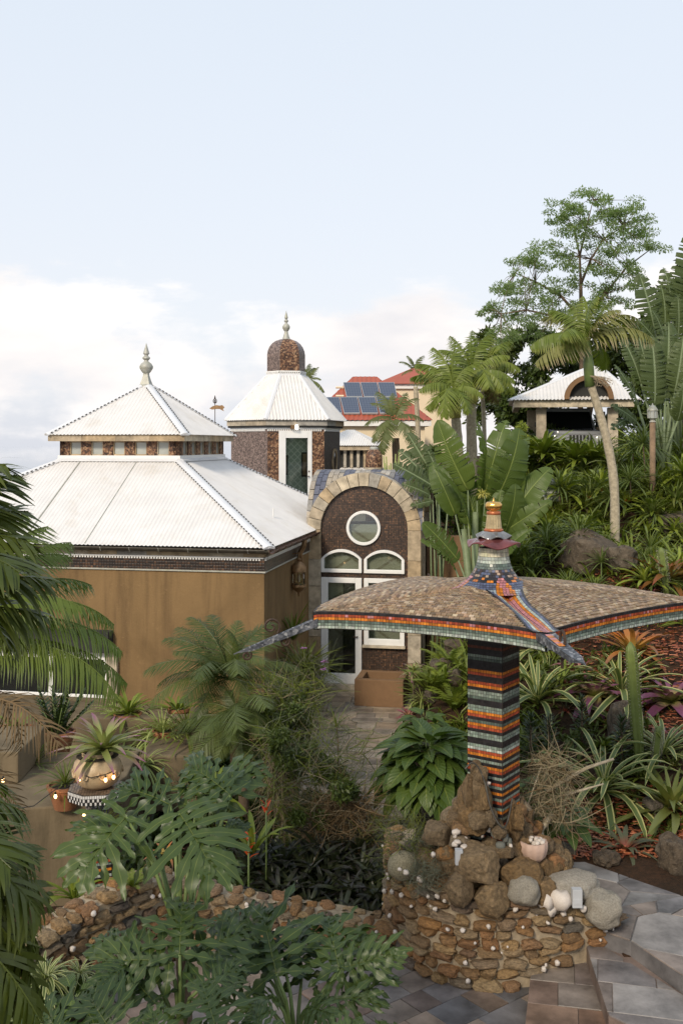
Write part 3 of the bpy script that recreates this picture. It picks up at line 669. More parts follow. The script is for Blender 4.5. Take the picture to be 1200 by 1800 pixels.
for k in range(14):
    mb = MB(); x = -.35 - k * .52
    mb.tube([(x, .08, EZ - .02), (x, -.02, EZ - .112), (x, -.07, EZ - .1), (x, -.105, EZ - .04)], .008, 5); mb.build('gutter_bracket', M['pewter'], house)
for k in range(8):
    mb = MB(); y = .25 + k * .45
    mb.tube([(-.08, y, EZ - .02), (.03, y, EZ - .115), (.08, y, EZ - .1), (.112, y, EZ - .04)], .009, 5); mb.build('gutter_bracket', M['copper'], house)
mb = MB(); mb.tube([(.05, 2.45, EZ - .10), (.02, 2.5, EZ - .22), (-.05, 2.5, EZ - .35), (-.05, 2.5, EZ - .52)], .05, 10); mb.build('downpipe', M['brass'], house, smooth=True)
# vent pipe on the right slope
mb = MB(); mb.tube([(-.55, 2.4, 3.4), (-.55, 2.4, 3.78)], .014, 6); mb.build('vent_pipe', M['white_paint'], house)
# low front window at the left with white frames, stone surround and sill
def wpt(px, py): return lplane(hroot, HR, px, py, IN)
x0, zt = wpt(-60, 1136); x1, _ = wpt(190, 1136); zb = wpt(100, 1222)[1]
mb = MB()
win = bpy.data.objects.new('window', None); link(win, house)
mb.box(x0, x1, IN - .06, IN - .012, zt - .13, zt - .0); mb.box(x0, x1, IN - .06, IN - .012, zb, zb + .05); mb.box(x1 - .05, x1, IN - .06, IN - .012, zb + .05, zt - .13); mb.box(x0, x0 + .05, IN - .06, IN - .012, zb + .05, zt - .13)
xm = wpt(92, 1180)[0]; mb.box(xm - .04, xm + .04, IN - .06, IN - .012, zb + .05, zt - .13); mb.build('window_frame', M['white_paint'], win, bevel=.006)
for xa, xb in ((x0 + .05, xm - .04), (xm + .04, x1 - .05)):
    mb = MB(); mb.box(xa, xb, IN - .035, IN - .025, zb + .05, zt - .13); mb.build('pane', M['carglass'], win)
mb = MB(); mb.box(x0 - .1, x1 + .2, IN - .16, IN - .006, zb - .35, zb - .005); mb.build('window_sill', M['concrete'], house, bevel=.01)
mb = MB(); mb.box(x1 + .003, x1 + .2, IN - .09, IN - .006, zb, zt + .1); mb.build('stone_jamb', M['stone_slab'], house, bevel=.01)
mb = MB(); mb.box(x0, x1 + .1, IN - .22, IN - .006, zt + .02, zt + .38); mb.build('recess_shade', M['dark'], house)  # solid box proud of the wall, its near-black colour painting a recess's shade

# ================================================================ MOSAIC WEATHERVANE
vn = V(P(378, 762, 22.9)); vane = thing('weathervane', 'small rusty fish weathervane on a thin pole behind the lantern roof', 'weathervane', vn)
sv = 22.9 / F
def vz(px, py): return ((px - 378) * sv, 0, (762 - py) * sv)
mb = MB(); mb.tube([(0, 0, -.6), vz(378, 703)], .009, 6); mb.build('pole', M['iron'], vane)
out = [(395, 716), (391, 712), (386, 713), (381, 712), (374, 714), (368, 718), (373, 720), (380, 719), (386, 719), (390, 721), (394, 723), (392, 719)]
mb = MB(); mb.extr_xz([(vz(a, b)[0], vz(a, b)[2]) for a, b in out][::-1], -.012, .012); mb.build('fish', M['brass'], vane)
mb = MB(); c0 = vz(378, 705)
for k in range(3):
    an = k * PI / 3; mb.tube([(c0[0] + cos(a) * .045 * cos(an), cos(a) * .045 * sin(an), c0[2] + sin(a) * .05) for a in np.linspace(0, 2 * PI, 17)], .005, 4, cap=False)
mb.build('cage', M['iron'], vane)
mb = MB(); mb.lathe([(.012, c0[2] + .04), (.02, c0[2] + .06), (.004, c0[2] + .13)], 8); mb.build('spike', M['iron'], vane)
mb = MB(); mb.tube([(-.05, 0, .22), (.05, 0, .22)], .006, 5); mb.tube([(0, -.05, .22), (0, .05, .22)], .006, 5); mb.build('cross_arm', M['iron'], vane)

# ================================================================ HEXAGONAL TOWER
TR = R(14.4); tc_ = P(503, 780, 26.5); troot = V((tc_.x, tc_.y, 0)); tower = thing('hexagonal_tower', 'six sided brown mosaic tower with white conical roof, dome and open white door', 'tower', troot, TR)
RT = 1.43; TE = 5.40
def hexv(r, k): a = -PI / 2 - PI / 6 + k * PI / 3; return V((r * cos(a), r * sin(a)))     # edge 0-1 faces -y
mats = [M['aggregate'], M['aggregate2'], M['aggregate2'], M['aggregate2'], M['aggregate'], M['aggregate2']]
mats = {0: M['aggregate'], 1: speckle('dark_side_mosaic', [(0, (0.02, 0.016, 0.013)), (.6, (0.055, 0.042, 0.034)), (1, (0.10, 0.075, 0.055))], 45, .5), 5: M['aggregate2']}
apo = RT * cos(PI / 6); dx0, dzt = lplane(troot, TR, 490, 757, -apo); dx1, _ = lplane(troot, TR, 548, 757, -apo); dzb = dzt - 2.12
def hexpiece(mb, k, s0, s1, z0, z1, th=.12, r=RT):
    A, Bv = hexv(r, k), hexv(r, k + 1); e = (Bv - A).normalized(); ln = (Bv - A).length; nn = V((e.y, -e.x))
    p0, p1 = A + e * s0, A + e * s1; cut = th * math.tan(PI / 6)
    q0 = p0 - nn * th + (e * cut if s0 <= 1e-6 else V((0, 0))); q1 = p1 - nn * th - (e * cut if s1 >= ln - 1e-6 else V((0, 0)))
    mb.prism([tuple(p0), tuple(p1), tuple(q1), tuple(q0)], z0, z1)
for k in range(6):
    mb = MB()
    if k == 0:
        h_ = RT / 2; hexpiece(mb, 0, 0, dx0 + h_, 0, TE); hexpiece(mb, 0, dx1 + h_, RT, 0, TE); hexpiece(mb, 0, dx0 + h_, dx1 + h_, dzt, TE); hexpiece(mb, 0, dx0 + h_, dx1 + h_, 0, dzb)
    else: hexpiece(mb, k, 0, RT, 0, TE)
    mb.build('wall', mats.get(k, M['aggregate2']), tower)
mb = MB(); mb.prism([tuple(hexv(RT - .14, k)) for k in range(6)], dzb - .1, dzb); mb.build('floor', M['wood'], tower)
m, t, b = nodes('diamond_wallpaper'); q = NB(t); v = q.obj(); s_ = q.n('ShaderNodeSeparateXYZ', {0: v})
aa = q.math('ABSOLUTE', q.math('SUBTRACT', q.math('FRACT', q.math('MULTIPLY', q.math('ADD', s_.outputs[0], s_.outputs[2]), 6.0)), .5))
bb = q.math('ABSOLUTE', q.math('SUBTRACT', q.math('FRACT', q.math('MULTIPLY', q.math('SUBTRACT', s_.outputs[0], s_.outputs[2]), 6.0)), .5))
cpat = q.ramp(q.math('MINIMUM', aa, bb), [(0.0, (0.60, 0.63, 0.56)), (0.08, (0.45, 0.50, 0.44)), (0.12, (0.33, 0.38, 0.33))])
q.set(b, 'Base Color', cpat); q.set(b, 'Roughness', .8); M['wallpaper'] = m
mb = MB(); mb.box(-.66, .66, -1.02, -.99, dzb, TE - .02); mb.build('inner_wall', M['wallpaper'], tower)
for px0, px1, py0, py1 in ((499, 506, 800, 835), (530, 541, 795, 838)):
    xa, za = lplane(troot, TR, px0, py0, -1.05); xb, zb_ = lplane(troot, TR, px1, py1, -1.05)
    mb = MB(); mb.box(xa, xb, -1.05, -1.022, zb_, za); pf = mb.build('picture_frame', M['dark'], tower)
    mb = MB(); mb.box(xa + .03, xb - .03, -1.056, -1.0503, zb_ + .04, za - .04); mb.build('print', M['wood'], pf)
df = bpy.data.objects.new('door', None); link(df, tower); fw = .13; yy = -apo
gx0 = lplane(troot, TR, 502, 770, -apo)[0]; gx1 = lplane(troot, TR, 541, 770, -apo)[0]; gzt = lplane(troot, TR, 520, 770, -apo)[1]
mb = MB(); mb.box(dx0, gx0, yy - .03, yy + .08, dzb, dzt); mb.box(gx1, dx1, yy - .03, yy + .08, dzb, dzt); mb.box(gx0, gx1, yy - .03, yy + .08, gzt, dzt); mb.build('door_frame', M['white_paint'], df, bevel=.008)
mb = MB(); mb.box(gx0, gx1, yy + .03, yy + .036, dzb, gzt); mb.build('pane', M['thin_glass'], df)
hx, hz = lplane(troot, TR, 542.5, 837, -apo)
mb = MB(); mb.tube([(hx, yy - .03, hz), (hx, yy - .07, hz), (hx - .07, yy - .075, hz)], .011, 6); mb.build('handle', M['iron'], df)
mb = MB(); mb.lathe([(.02, 0), (.02, .02)], 10, (0, 0, 0)); lk = mb.build('lock', M['iron'], df); lk.location = (hx, yy - .03, hz + .12); lk.rotation_euler = (R(90), 0, 0)
# oval window on the right face
A, Bv = hexv(RT, 1), hexv(RT, 2); e = (Bv - A).normalized(); nn = V((e.y, -e.x)); cx = A + e * (RT * .62)
def facepts(rx, rz, zc, n=20): return [(rx * cos(2 * PI * i / n), zc + rz * sin(2 * PI * i / n)) for i in range(n)]
rotm = math.atan2(e.y, e.x); ow = bpy.data.objects.new('oval_window', None); link(ow, tower); ow.location = (cx.x + nn.x * .002, cx.y + nn.y * .002, 0); ow.rotation_euler = (0, 0, rotm)
zc = 4.55
mb = MB(); mb.ring_xz(facepts(.21, .33, zc), facepts(.16, .27, zc), -.035, 0.0); mb.build('window_frame', M['stone_slab'], ow)
mb = MB(); mb.extr_xz(facepts(.16, .27, zc), -.012, -.004); mb.build('pane', M['carglass'], ow)
for k in range(6):
    A, Bv = hexv(RT, k), hexv(RT, k + 1); e = (Bv - A).normalized(); nn = V((e.y, -e.x))
    if k in (0, 1, 5): dentils(tower, (A.x, A.y, 0), (Bv.x, Bv.y, 0), TE - .09, TE, (nn.x, nn.y, 0), .055, .03)
    mb = MB(); hexpiece(mb, k, 0, RT + .085, TE, TE + .05, .2, RT + .085)
    mb.build('dark_trim', M['dark'], tower)
hp = [tuple(hexv(RT + .11, k)) for k in range(6)]
for mb in fascia(hp, TE + .05, TE + .20, 2): mb.build('fascia_slab', M['stone_slab'], tower)
TRZ = 6.74; er = RT + .17; tr_ = .55
for k in range(6):
    A, Bv = hexv(er, k), hexv(er, k + 1); Cc, Dd = hexv(tr_, k), hexv(tr_, k + 1); mb = MB()
    corrug(mb, (*A, TE + .205), (*Bv, TE + .205), (*Cc, TRZ), (*Dd, TRZ), .085, .012); mb.build('roof', M['white_roof'], tower, smooth=True)
    mb = MB(); capstrip(mb, (*A, TE + .21), (*Cc, TRZ), .06, .02); mb.build('hip_cap', M['cap_metal'], tower)
DR = .5
mb = MB(); mb.lathe([(tr_ + .02, TRZ - .06), (DR + .02, TRZ + .06)], 6, a0=-PI / 2 - PI / 6); mb.build('dome_flashing', M['cap_metal'], tower)
for k in range(6):
    prof = [(1.0, TRZ + .10), (1.0, 7.30), (.965, 7.40), (.88, 7.50), (.74, 7.59), (.56, 7.655), (.30, 7.70)]; v = []
    for r_, z in prof: v += [(*hexv(DR * r_, k), z), (*hexv(DR * r_, k + 1), z)]
    mb = MB(); mb.add(v, [(2 * i, 2 * i + 1, 2 * i + 3, 2 * i + 2) for i in range(len(prof) - 1)])
    mb.build('dome_panel', M['aggregate'] if k in (0, 3) else M['aggregate2'], tower)
    A, Bv = hexv(DR + .005, k), hexv(DR + .005, k + 1); e = (Bv - A).normalized(); nn = V((e.y, -e.x))
    dentils(tower, (A.x, A.y, 0), (Bv.x, Bv.y, 0), TRZ + .05, TRZ + .12, (nn.x, nn.y, 0), .05, .03)
finial(tower, (0, 0, 7.66), .78, .12, False)
lx, lz = lplane(troot, TR, 521, 751, -apo - .1)
lamp = bpy.data.objects.new('lamp', None); link(lamp, tower); lamp.location = (lx, -apo - .13, lz)
mb = MB(); mb.lathe([(.02, -.06), (.04, -.03), (.045, .02), (.03, .06)], 10); mb.build('lamp_bulb', M['lampglow'], lamp, smooth=True)
mb = MB(); mb.box(-.14, -.05, -.02, .1, -.04, .05); mb.build('lamp_bracket', M['brass'], lamp)

# ================================================================ ARCHED PAVILION
aroot = V((P(541, 0, 20.62).x, 20.62, .1)); pav = thing('arched_pavilion', 'stone arched entrance pavilion with dark mosaic front, round window and white glazed door', 'pavilion', aroot, HR)
def ap(px, py, y=0.0): return lplane(aroot, HR, px, py, y)
AW = 2.28; cxa = AW / 2; ro = AW / 2; ri = ro - .26; spz = 4.32 - ro; PD = 2.3
def arc(cx_, cz, r, a0_, a1_, n): return [(cx_ + r * cos(a), cz + r * sin(a)) for a in np.linspace(a0_, a1_, n)]
nv = 15
for i in range(nv):                              # voussoirs
    t0, t1 = PI * i / nv + .006, PI * (i + 1) / nv - .006
    poly = arc(cxa, spz, ro, t0, t1, 5) + arc(cxa, spz, ri, t1, t0, 5)
    mb = MB(); pr = U(0, .012); mb.extr_xz(poly, -.02 - pr, .3); mb.build('arch_stone', M['stone_slab'], pav)
for sx in (0, 1):
    z = 0.0; xa, xb = (0, ro - ri) if sx == 0 else (AW - (ro - ri), AW)
    while z < spz - .05:
        h_ = U(.42, .62);  h_ = spz - z if spz - z - h_ < .25 else h_
        mb = MB(); mb.box(xa, xb, -.02 - U(0, .01), .3, z + .003, z + h_ - .003); mb.build('jamb_stone', M['stone_slab'], pav, bevel=.006); z += h_
# inner reveal and the mosaic front with its openings
X = lambda px, py=930: ap(px, py, .06)
x_a, x_b = X(565)[0], X(636)[0]; x_c, x_d = X(640)[0], X(711)[0]
xi0, xi1 = cxa - ri, cxa + ri
z_sill = ap(600, 1006, .06)[1]; z_arc = ap(600, 965, .06)[1]; z_spr = ap(600, 982, .06)[1]; z_dt = ap(600, 1015, .06)[1]
ccx, ccz = ap(639, 928, .06); cr = .345
def segarch(xa, xb, z0, zs, zt, n=13):           # segmental arched outline, ccw
    w_ = (xb - xa) / 2; h_ = zt - zs; rr = (w_ * w_ + h_ * h_) / (2 * h_); cz = zt - rr; a = math.asin(w_ / rr)
    return [(xa, z0), (xb, z0)] + [((xa + xb) / 2 + rr * sin(q_), cz + rr * cos(q_)) for q_ in np.linspace(a, -a, n)]
# wall field as vertical strips around the openings
def wall_field(parent):
    n = 140; mb = MB(); y0 = .06
    for i in range(n):
        xa = lerp(xi0, xi1, i / n); xb = lerp(xi0, xi1, (i + 1) / n); xm_ = (xa + xb) / 2
        top = spz + math.sqrt(max(0, ri * ri - (xm_ - cxa) ** 2)) + .02
        segs = [(0.0, top)]
        def cutout(z0, z1):
            o = []
            for a, b in segs:
                if z1 <= a or z0 >= b: o.append((a, b)); continue
                if a < z0: o.append((a, z0))
                if z1 < b: o.append((z1, b))
            segs[:] = o
        if abs(xm_ - ccx) < cr - .03: hh = math.sqrt((cr - .03) ** 2 - (xm_ - ccx) ** 2); cutout(ccz - hh, ccz + hh)
        for (xl, xr) in ((x_a, x_b), (x_c, x_d)):
            if xl + .03 < xm_ < xr - .03:
                w_ = (xr - xl) / 2; h_ = z_arc - z_spr; rr = (w_ * w_ + h_ * h_) / (2 * h_); cutout(z_sill + .03, z_arc - rr + math.sqrt(rr * rr - (xm_ - (xl + xr) / 2) ** 2) - .03)
        if x_a + .03 < xm_ < x_b - .03: cutout(.1, z_dt - .03)
        if x_c + .03 < xm_ < x_d - .03: cutout(zlw + .03, z_dt - .03)
        for a, b in segs: mb.add([(xa, y0, a), (xb, y0, a), (xb, y0, b), (xa, y0, b)], [(0, 1, 2, 3)])
    mb.build('mosaic_front', M['chips'], parent)
zlw = ap(600, 1131, .06)[1]
wall_field(pav)
rw = bpy.data.objects.new('round_window', None); link(rw, pav)
circ = lambda r, n=32: [(ccx + r * cos(2 * PI * i / n), ccz + r * sin(2 * PI * i / n)) for i in range(n)]
mb = MB(); mb.ring_xz(circ(cr), circ(cr - .055), .0, .1); mb.build('window_frame', M['white_paint'], rw, bevel=.006)
mb = MB(); mb.extr_xz(circ(cr - .05), .06, .066); mb.build('pane', M['glass'], rw)
m, t, b = nodes('lattice_curtain'); q = NB(t); v = q.obj(); s_ = q.n('ShaderNodeSeparateXYZ', {0: v})
zs_ = q.math('MULTIPLY', s_.outputs[2], 1.5)
aa = q.math('ABSOLUTE', q.math('SUBTRACT', q.math('FRACT', q.math('MULTIPLY', q.math('ADD', s_.outputs[0], zs_), 1.15)), .5))
bb = q.math('ABSOLUTE', q.math('SUBTRACT', q.math('FRACT', q.math('MULTIPLY', q.math('SUBTRACT', s_.outputs[0], zs_), 1.15)), .5))
nn_ = q.noise(40, 3, .6, v)
cpat = q.mix(q.math('MULTIPLY', q.ramp(q.math('MINIMUM', aa, bb), [(0.03, 0.8), (0.07, 0.0)]), q.ramp(nn_, [(.4, .5), (.6, 1.)])), (0.42, 0.42, 0.36), (0.17, 0.14, 0.095))
q.set(b, 'Base Color', cpat); q.set(b, 'Roughness', .9); M['lattice'] = m
for xl, xr in ((x_a, x_b), (x_c, x_d)):
    aw = bpy.data.objects.new('arched_window', None); link(aw, pav)
    o_ = segarch(xl, xr, z_sill, z_spr, z_arc); i_ = segarch(xl + .06, xr - .06, z_sill + .07, z_spr + .005, z_arc - .055)
    mb = MB(); mb.ring_xz(o_, i_, .0, .1); mb.build('window_frame', M['white_paint'], aw, bevel=.005)
    mb = MB(); mb.extr_xz(i_, .05, .056); mb.build('pane', M['glass'], aw)
dr = bpy.data.objects.new('door', None); link(dr, pav)
g0, g1 = X(577)[0], X(625)[0]; gt, gb = ap(600, 1024, .06)[1], ap(600, 1183, .06)[1]
mb = MB(); mb.box(x_a, g0, -.0, .1, .1, z_dt); mb.box(g1, x_b, -.0, .1, .1, z_dt); mb.box(g0, g1, -.0, .1, gt, z_dt); mb.box(g0, g1, -.0, .1, .1, gb); mb.build('door_frame', M['white_paint'], dr, bevel=.008)
mb = MB(); mb.box(g0, g1, .04, .046, gb, gt); mb.build('pane', M['glass'], dr)
mb = MB(); mb.tube([(x_b - .08, -.0, 1.05), (x_b - .08, -.05, 1.05), (x_b - .16, -.055, 1.05)], .012, 6); mb.build('handle', M['iron'], dr)
mb = MB(); mb.box(x_a - .02, x_b + .3, -.06, .06, -.1, .095); mb.build('threshold', M['stone_slab'], pav, bevel=.008)
lw = bpy.data.objects.new('window', None); link(lw, pav)
mb = MB(); fwd = .09; mb.box(x_c, x_c + fwd, .0, .1, zlw, z_dt); mb.box(x_d - fwd, x_d, .0, .1, zlw, z_dt); mb.box(x_c + fwd, x_d - fwd, .0, .1, z_dt - fwd, z_dt); mb.box(x_c + fwd, x_d - fwd, .0, .1, zlw, zlw + .12); mb.build('window_frame', M['white_paint'], lw, bevel=.006)
mb = MB(); mb.box(x_c + fwd, x_d - fwd, .05, .056, zlw + .12, z_dt - fwd); mb.build('pane', M['glass'], lw)
mb = MB(); mb.box(x_c - .03, x_d + .02, -.05, .059, zlw - .05, zlw - .003); mb.build('window_sill', M['stone_slab'], lw, bevel=.005)
# interior: floor, back wall, curtains, a dark door leaf standing open
mb = MB(); mb.box(.2, AW - .2, .1, PD, -.1, .02); mb.build('floor', M['stone_slab'], pav)
mb = MB(); mb.box(xi0, xi1, .14, .15, 1.25, spz + ri * .12); mb.build('curtain', M['lattice'], pav)
mb = MB(); mb.box(xi0, xi1, .35, .36, .3, 1.25); mb.build('inner_screen', M['lattice'], pav)
mb = MB(); mb.box(lerp(g0, g1, .52), g1 - .02, .11, .13, .3, 2.1); mb.build('inner_door', M['dark'], pav)
# side walls and back
zs = spz
mb = MB(); mb.box(.02, .22, .3, PD, 0, zs); mb.build('wall', M['stucco2'], pav)
mb = MB(); mb.box(.02, AW - .02, PD - .2, PD + .0, 0, zs); mb.build('wall', M['stucco2'], pav)
# vaults: one runs back from the front arch, one runs across it; striped stone tiles
def vault(parent, along, lo, hi, c, r, name):
    # courses of stone tiles laid on the barrel
    n = int((hi - lo) / .105); m_ = 15; mbs = {}
    for i in range(n):
        a0_, a1_ = lerp(lo, hi, i / n), lerp(lo, hi, (i + 1) / n)
        stripe = (i % 5) in (1, 2) if along == 'x' else (i % 6) in (3, 4)
        for j in range(m_):
            off = .5 if i % 2 else 0
            t0 = PI * min(max((j + off - .5) / m_, 0), 1) + .008; t1 = PI * min(max((j + off + .5) / m_, 0), 1) - .008
            if t1 - t0 < .02: continue
            um, tm = (a0_ + a1_) / 2, (t0 + t1) / 2; zm = r * sin(tm)
            if along == 'x' and (um - cxa) ** 2 + zm ** 2 < (ro - .03) ** 2: continue
            if along == 'y' and (um - PD / 2) ** 2 + zm ** 2 < (PD / 2 - .06) ** 2: continue
            lift = U(.0, .012); rr = r + lift; v = []
            for u_ in (a0_ + .004, a1_ - .004):
                for tt, rx in ((t0, r - .03), (t0, rr), ((t0 + t1) / 2, rr + .003), (t1, rr), (t1, r - .03)):
                    x_, z_ = c + rx * cos(tt), spz + rx * sin(tt)
                    v.append((u_, x_, z_) if along == 'x' else (x_, u_, z_))
            f = [(k, k + 1, 5 + k + 1, 5 + k) for k in range(4)] + [(4, 3, 2, 1, 0), (5, 6, 7, 8, 9)]
            if along == 'y': f = [tuple(reversed(q_)) for q_ in f]
            f = [tuple(reversed(q_)) for q_ in f]
            k = U(0, 1)
            col = (lerp(.075, .12, k), lerp(.08, .125, k), lerp(.11, .16, k)) if stripe else random.choice([(.34, .29, .22), (.26, .235, .20), (.40, .36, .30), (.30, .26, .21), (.20, .19, .175)])
            mb = mbs.setdefault(0, MB()); mb.add(v, f, col=col)
    o = mbs[0].build(name, M['shingle'], parent); tag(o, kind='stuff'); return o
vault(pav, 'y', .04, PD, cxa, ro - .005, 'vault_tiles'); vault(pav, 'x', -.03, AW + .03, PD / 2, PD / 2 + .02, 'cross_vault_tiles')
mb = MB()
for al in ('x', 'y'):
    r_ = ro - .04 if al == 'y' else PD / 2 - .02; cc = cxa if al == 'y' else PD / 2; hi = PD if al == 'y' else AW; v = []
    us = np.linspace(.02, hi, 40); oc = PD / 2 if al == 'y' else cxa; orr = PD / 2 - .02 if al == 'y' else ro - .04
    tts = np.linspace(0, PI, 41); f = []
    for u_ in us:
        for tt in tts:
            x_, z_ = cc + r_ * cos(tt), spz + r_ * sin(tt); v.append((u_, x_, z_) if al == 'x' else (x_, u_, z_))
    for i in range(39):
        for j in range(40):
            um = (us[i] + us[i + 1]) / 2; zm = r_ * sin((tts[j] + tts[j + 1]) / 2)
            if (um - oc) ** 2 + zm ** 2 > (orr - .05) ** 2 - .0: f.append((i * 41 + j, i * 41 + j + 1, (i + 1) * 41 + j + 1, (i + 1) * 41 + j))
    mb.add(v, f)
mb.build('vault_shell', M['dark_grout'], pav, smooth=True)
# right side arch: stone ring, dark recess and a narrow white window
ir = PD / 2 - .18
for i in range(13):
    t0, t1 = PI * i / 13 + .006, PI * (i + 1) / 13 - .006
    poly = arc(PD / 2, spz, PD / 2 + .01, t0, t1, 4) + arc(PD / 2, spz, ir, t1, t0, 4); n = len(poly)
    v = [(AW + .045, a, b) for a, b in poly] + [(AW - .2, a, b) for a, b in poly]
    mb = MB(); mb.add(v, [tuple(range(n)), tuple(range(2 * n - 1, n - 1, -1))] + [(i_, n + i_, n + (i_ + 1) % n, (i_ + 1) % n) for i_ in range(n)]); mb.build('arch_stone', M['stone_slab'], pav)
for ya, yb in ((.302, .5), (PD - .2, PD + .01)):
    mb = MB(); mb.box(AW - .2, AW + .04, ya, yb, 0, spz); mb.build('jamb_stone', M['stone_slab'], pav, bevel=.006)
mb = MB(); mb.box(AW - .22, AW - .16, .3, PD, 0, 4.2); mb.build('wall', M['stucco2'], pav)
sw = bpy.data.objects.new('side_window', None); link(sw, pav); sw.location = (AW - .10, .6, 0); sw.rotation_euler = (0, 0, R(90))
o_ = segarch(0, .6, 1.2, 2.7, 3.0); i_ = segarch(.06, .54, 1.26, 2.7, 2.94)
mb = MB(); mb.ring_xz(o_, i_, -.06, .02); mb.build('window_frame', M['white_paint'], sw)
mb = MB(); mb.extr_xz(i_, -.03, -.025); mb.build('pane', M['carglass'], sw)

# planter box by the door
p0 = at(671, 19.55); pb = thing('planter_box', 'brown stucco planter box standing before the arched pavilion front', 'planter', (p0.x, p0.y, .08), HR)
mb = MB(); w2, d2 = .46, .42
mb.box(-w2, w2, -d2, -d2 + .13, 0, .5); mb.box(-w2, w2, d2 - .13, d2, 0, .5); mb.box(-w2, -w2 + .13, -d2 + .13, d2 - .13, 0, .5); mb.box(w2 - .13, w2, -d2 + .13, d2 - .13, 0, .5); mb.build('box', M['stucco2'], pb, bevel=.012)
mb = MB(); mb.box(-w2 + .13, w2 - .13, -d2 + .13, d2 - .13, 0, .2); mb.build('inner_floor', M['stucco2'], pb)

# wall lantern on the right side wall of the house
lc = P(525, 1000, 19.1); wl = thing('wall_lantern', 'hanging brass moroccan lantern with glass panes on the ochre wall corner', 'lantern', lc)
k = 19.1 / F
def zz_(py): return (1000 - py) * k
for nm, pr, mt in (('lantern_cap', [(.02, 981), (.06, 983), (.03, 986), (.10, 990), (.155, 996), (.16, 1005)], 'brass'), ('lantern_base', [(.155, 1027), (.16, 1031), (.13, 1034), (.09, 1038), (.03, 1041), (.015, 1047), (.004, 1049)], 'brass')):
    mb = MB(); mb.lathe([(r_ * .88, zz_(p)) for r_, p in pr][::-1], 10); mb.build(nm, M[mt], wl, smooth=True, auto=35)
mb = MB(); mb.lathe([(.112, zz_(1027)), (.112, zz_(1005))], 8); mb.build('lantern_glass', M['clear'], wl)
for i in range(8):
    a = 2 * PI * i / 8; mb = MB(); mb.tube([(.117 * cos(a), .117 * sin(a), zz_(1028)), (.117 * cos(a), .117 * sin(a), zz_(1004))], .008, 4); mb.build('lantern_bar', M['brass'], wl)
mb = MB(); mb.lathe([(.02, zz_(1024)), (.035, zz_(1018)), (.02, zz_(1010))], 8); mb.build('bulb', M['shell'], wl, smooth=True)
mb = MB(); mb.tube([(-.17, .02, zz_(1022)), (-.28, .04, zz_(1030)), (-.3, .05, zz_(1000)), (-.2, .03, zz_(975)), (0, 0, zz_(972)), (0, 0, zz_(983))], .012, 6); mb.build('bracket', M['brass'], wl)

# small mosaic dome turret behind the pavilion
tp_ = P(657, 800, 24.2); tu = thing('mosaic_chimney', 'small domed brown mosaic chimney behind the arched pavilion roof', 'chimney', (tp_.x, tp_.y, 0))
mb = MB(); mb.lathe([(.2, 3.2), (.2, 4.85), (.19, 4.95), (.15, 5.03), (.09, 5.07)], 16, (0, 0, -.20)); mb.build('shaft', M['aggregate'], tu, smooth=True)
mb = MB(); mb.lathe([(.215, 4.30), (.215, 4.44)], 16, (0, 0, 0)); mb.build('collar', M['stone_slab'], tu)
mb = MB(); mb.lathe([(.085, 4.83), (.10, 4.85), (.10, 4.90), (.07, 4.93)], 12, (0, 0, 0)); mb.build('cap', M['pewter'], tu)

# ================================================================ ANNEX WITH LOW WHITE ROOFS behind the tower
ar = V((P(610, 0, 31).x, 31, 0)); an = thing('white_roof_annex', 'low annex with white roof and slatted lantern behind the tower right side', 'building', ar, HR)
mb = MB(); mb.box(-2.2, 1.9, 0, 4, 0, 3.6); mb.build('wall', M['cream'], an)
mb = MB(); corrug(mb, (-2.5, -.3, 3.6), (2.2, -.3, 3.6), (-1, 1.2, 4.25), (.55, 1.2, 4.25)); corrug(mb, (2.2, -.3, 3.6), (2.2, 4.3, 3.6), (.55, 1.2, 4.25), (.55, 2.8, 4.25)); mb.build('roof', M['white_roof'], an, smooth=True)
mb = MB(); mb.box(-1, .5, 1.2, 2.8, 4.2, 4.8); mb.build('lantern_wall', M['dark'], an)
for i in range(7):
    mb = MB(); mb.box(-.95 + i * .21, -.86 + i * .21, 1.13, 1.19, 4.25, 4.8); mb.build('pier', M['stone_slab'], an)
mb = MB(); mb.box(-1.25, .75, .95, 3.05, 4.8, 4.95); mb.build('fascia', M['stone_slab'], an)
mb = MB(); corrug(mb, (-1.3, .9, 4.955), (.8, .9, 4.955), (-.35, 1.9, 5.45), (-.15, 1.9, 5.45)); corrug(mb, (.8, .9, 4.955), (.8, 3.1, 4.955), (-.15, 1.9, 5.45), (-.15, 2.1, 5.45)); mb.build('lantern_roof', M['white_roof'], an, smooth=True)

# ================================================================ RED ROOFED HOUSE WITH SOLAR PANELS
br = V((0, 42, 0)); rh = thing('red_roof_house', 'cream house with red metal hip roof carrying two rows of solar panels', 'house', br)
kx = lambda px, d: (px - 600) / F * d
ez = 5 + (780 - 738) / F * 42; x0, x1 = kx(540, 42), kx(760, 42)
mb = MB(); mb.box(x0 + .3, x1 - .3, .3, 7, 0, ez - .12); mb.build('wall', M['cream'], rh)
mb = MB(); mb.box(x0 + .05, x1 - .05, .05, 7.2, ez - .25, ez - .03); mb.build('cornice', M['white_paint'], rh)
rz_ = 5 + (780 - 662) / F * 45.6; rx0, rx1 = kx(620, 45.6), kx(662, 45.6)
E = [V((x0, 0, ez)), V((x1, 0, ez)), V((x1, 7.2, ez)), V((x0, 7.2, ez))]; T0, T1 = V((rx0, 3.6, rz_)), V((rx1, 3.6, rz_))
mb = MB(); corrug(mb, E[0], E[1], T0, T1, .2, .015); mb.build('roof', M['redroof'], rh, smooth=True)
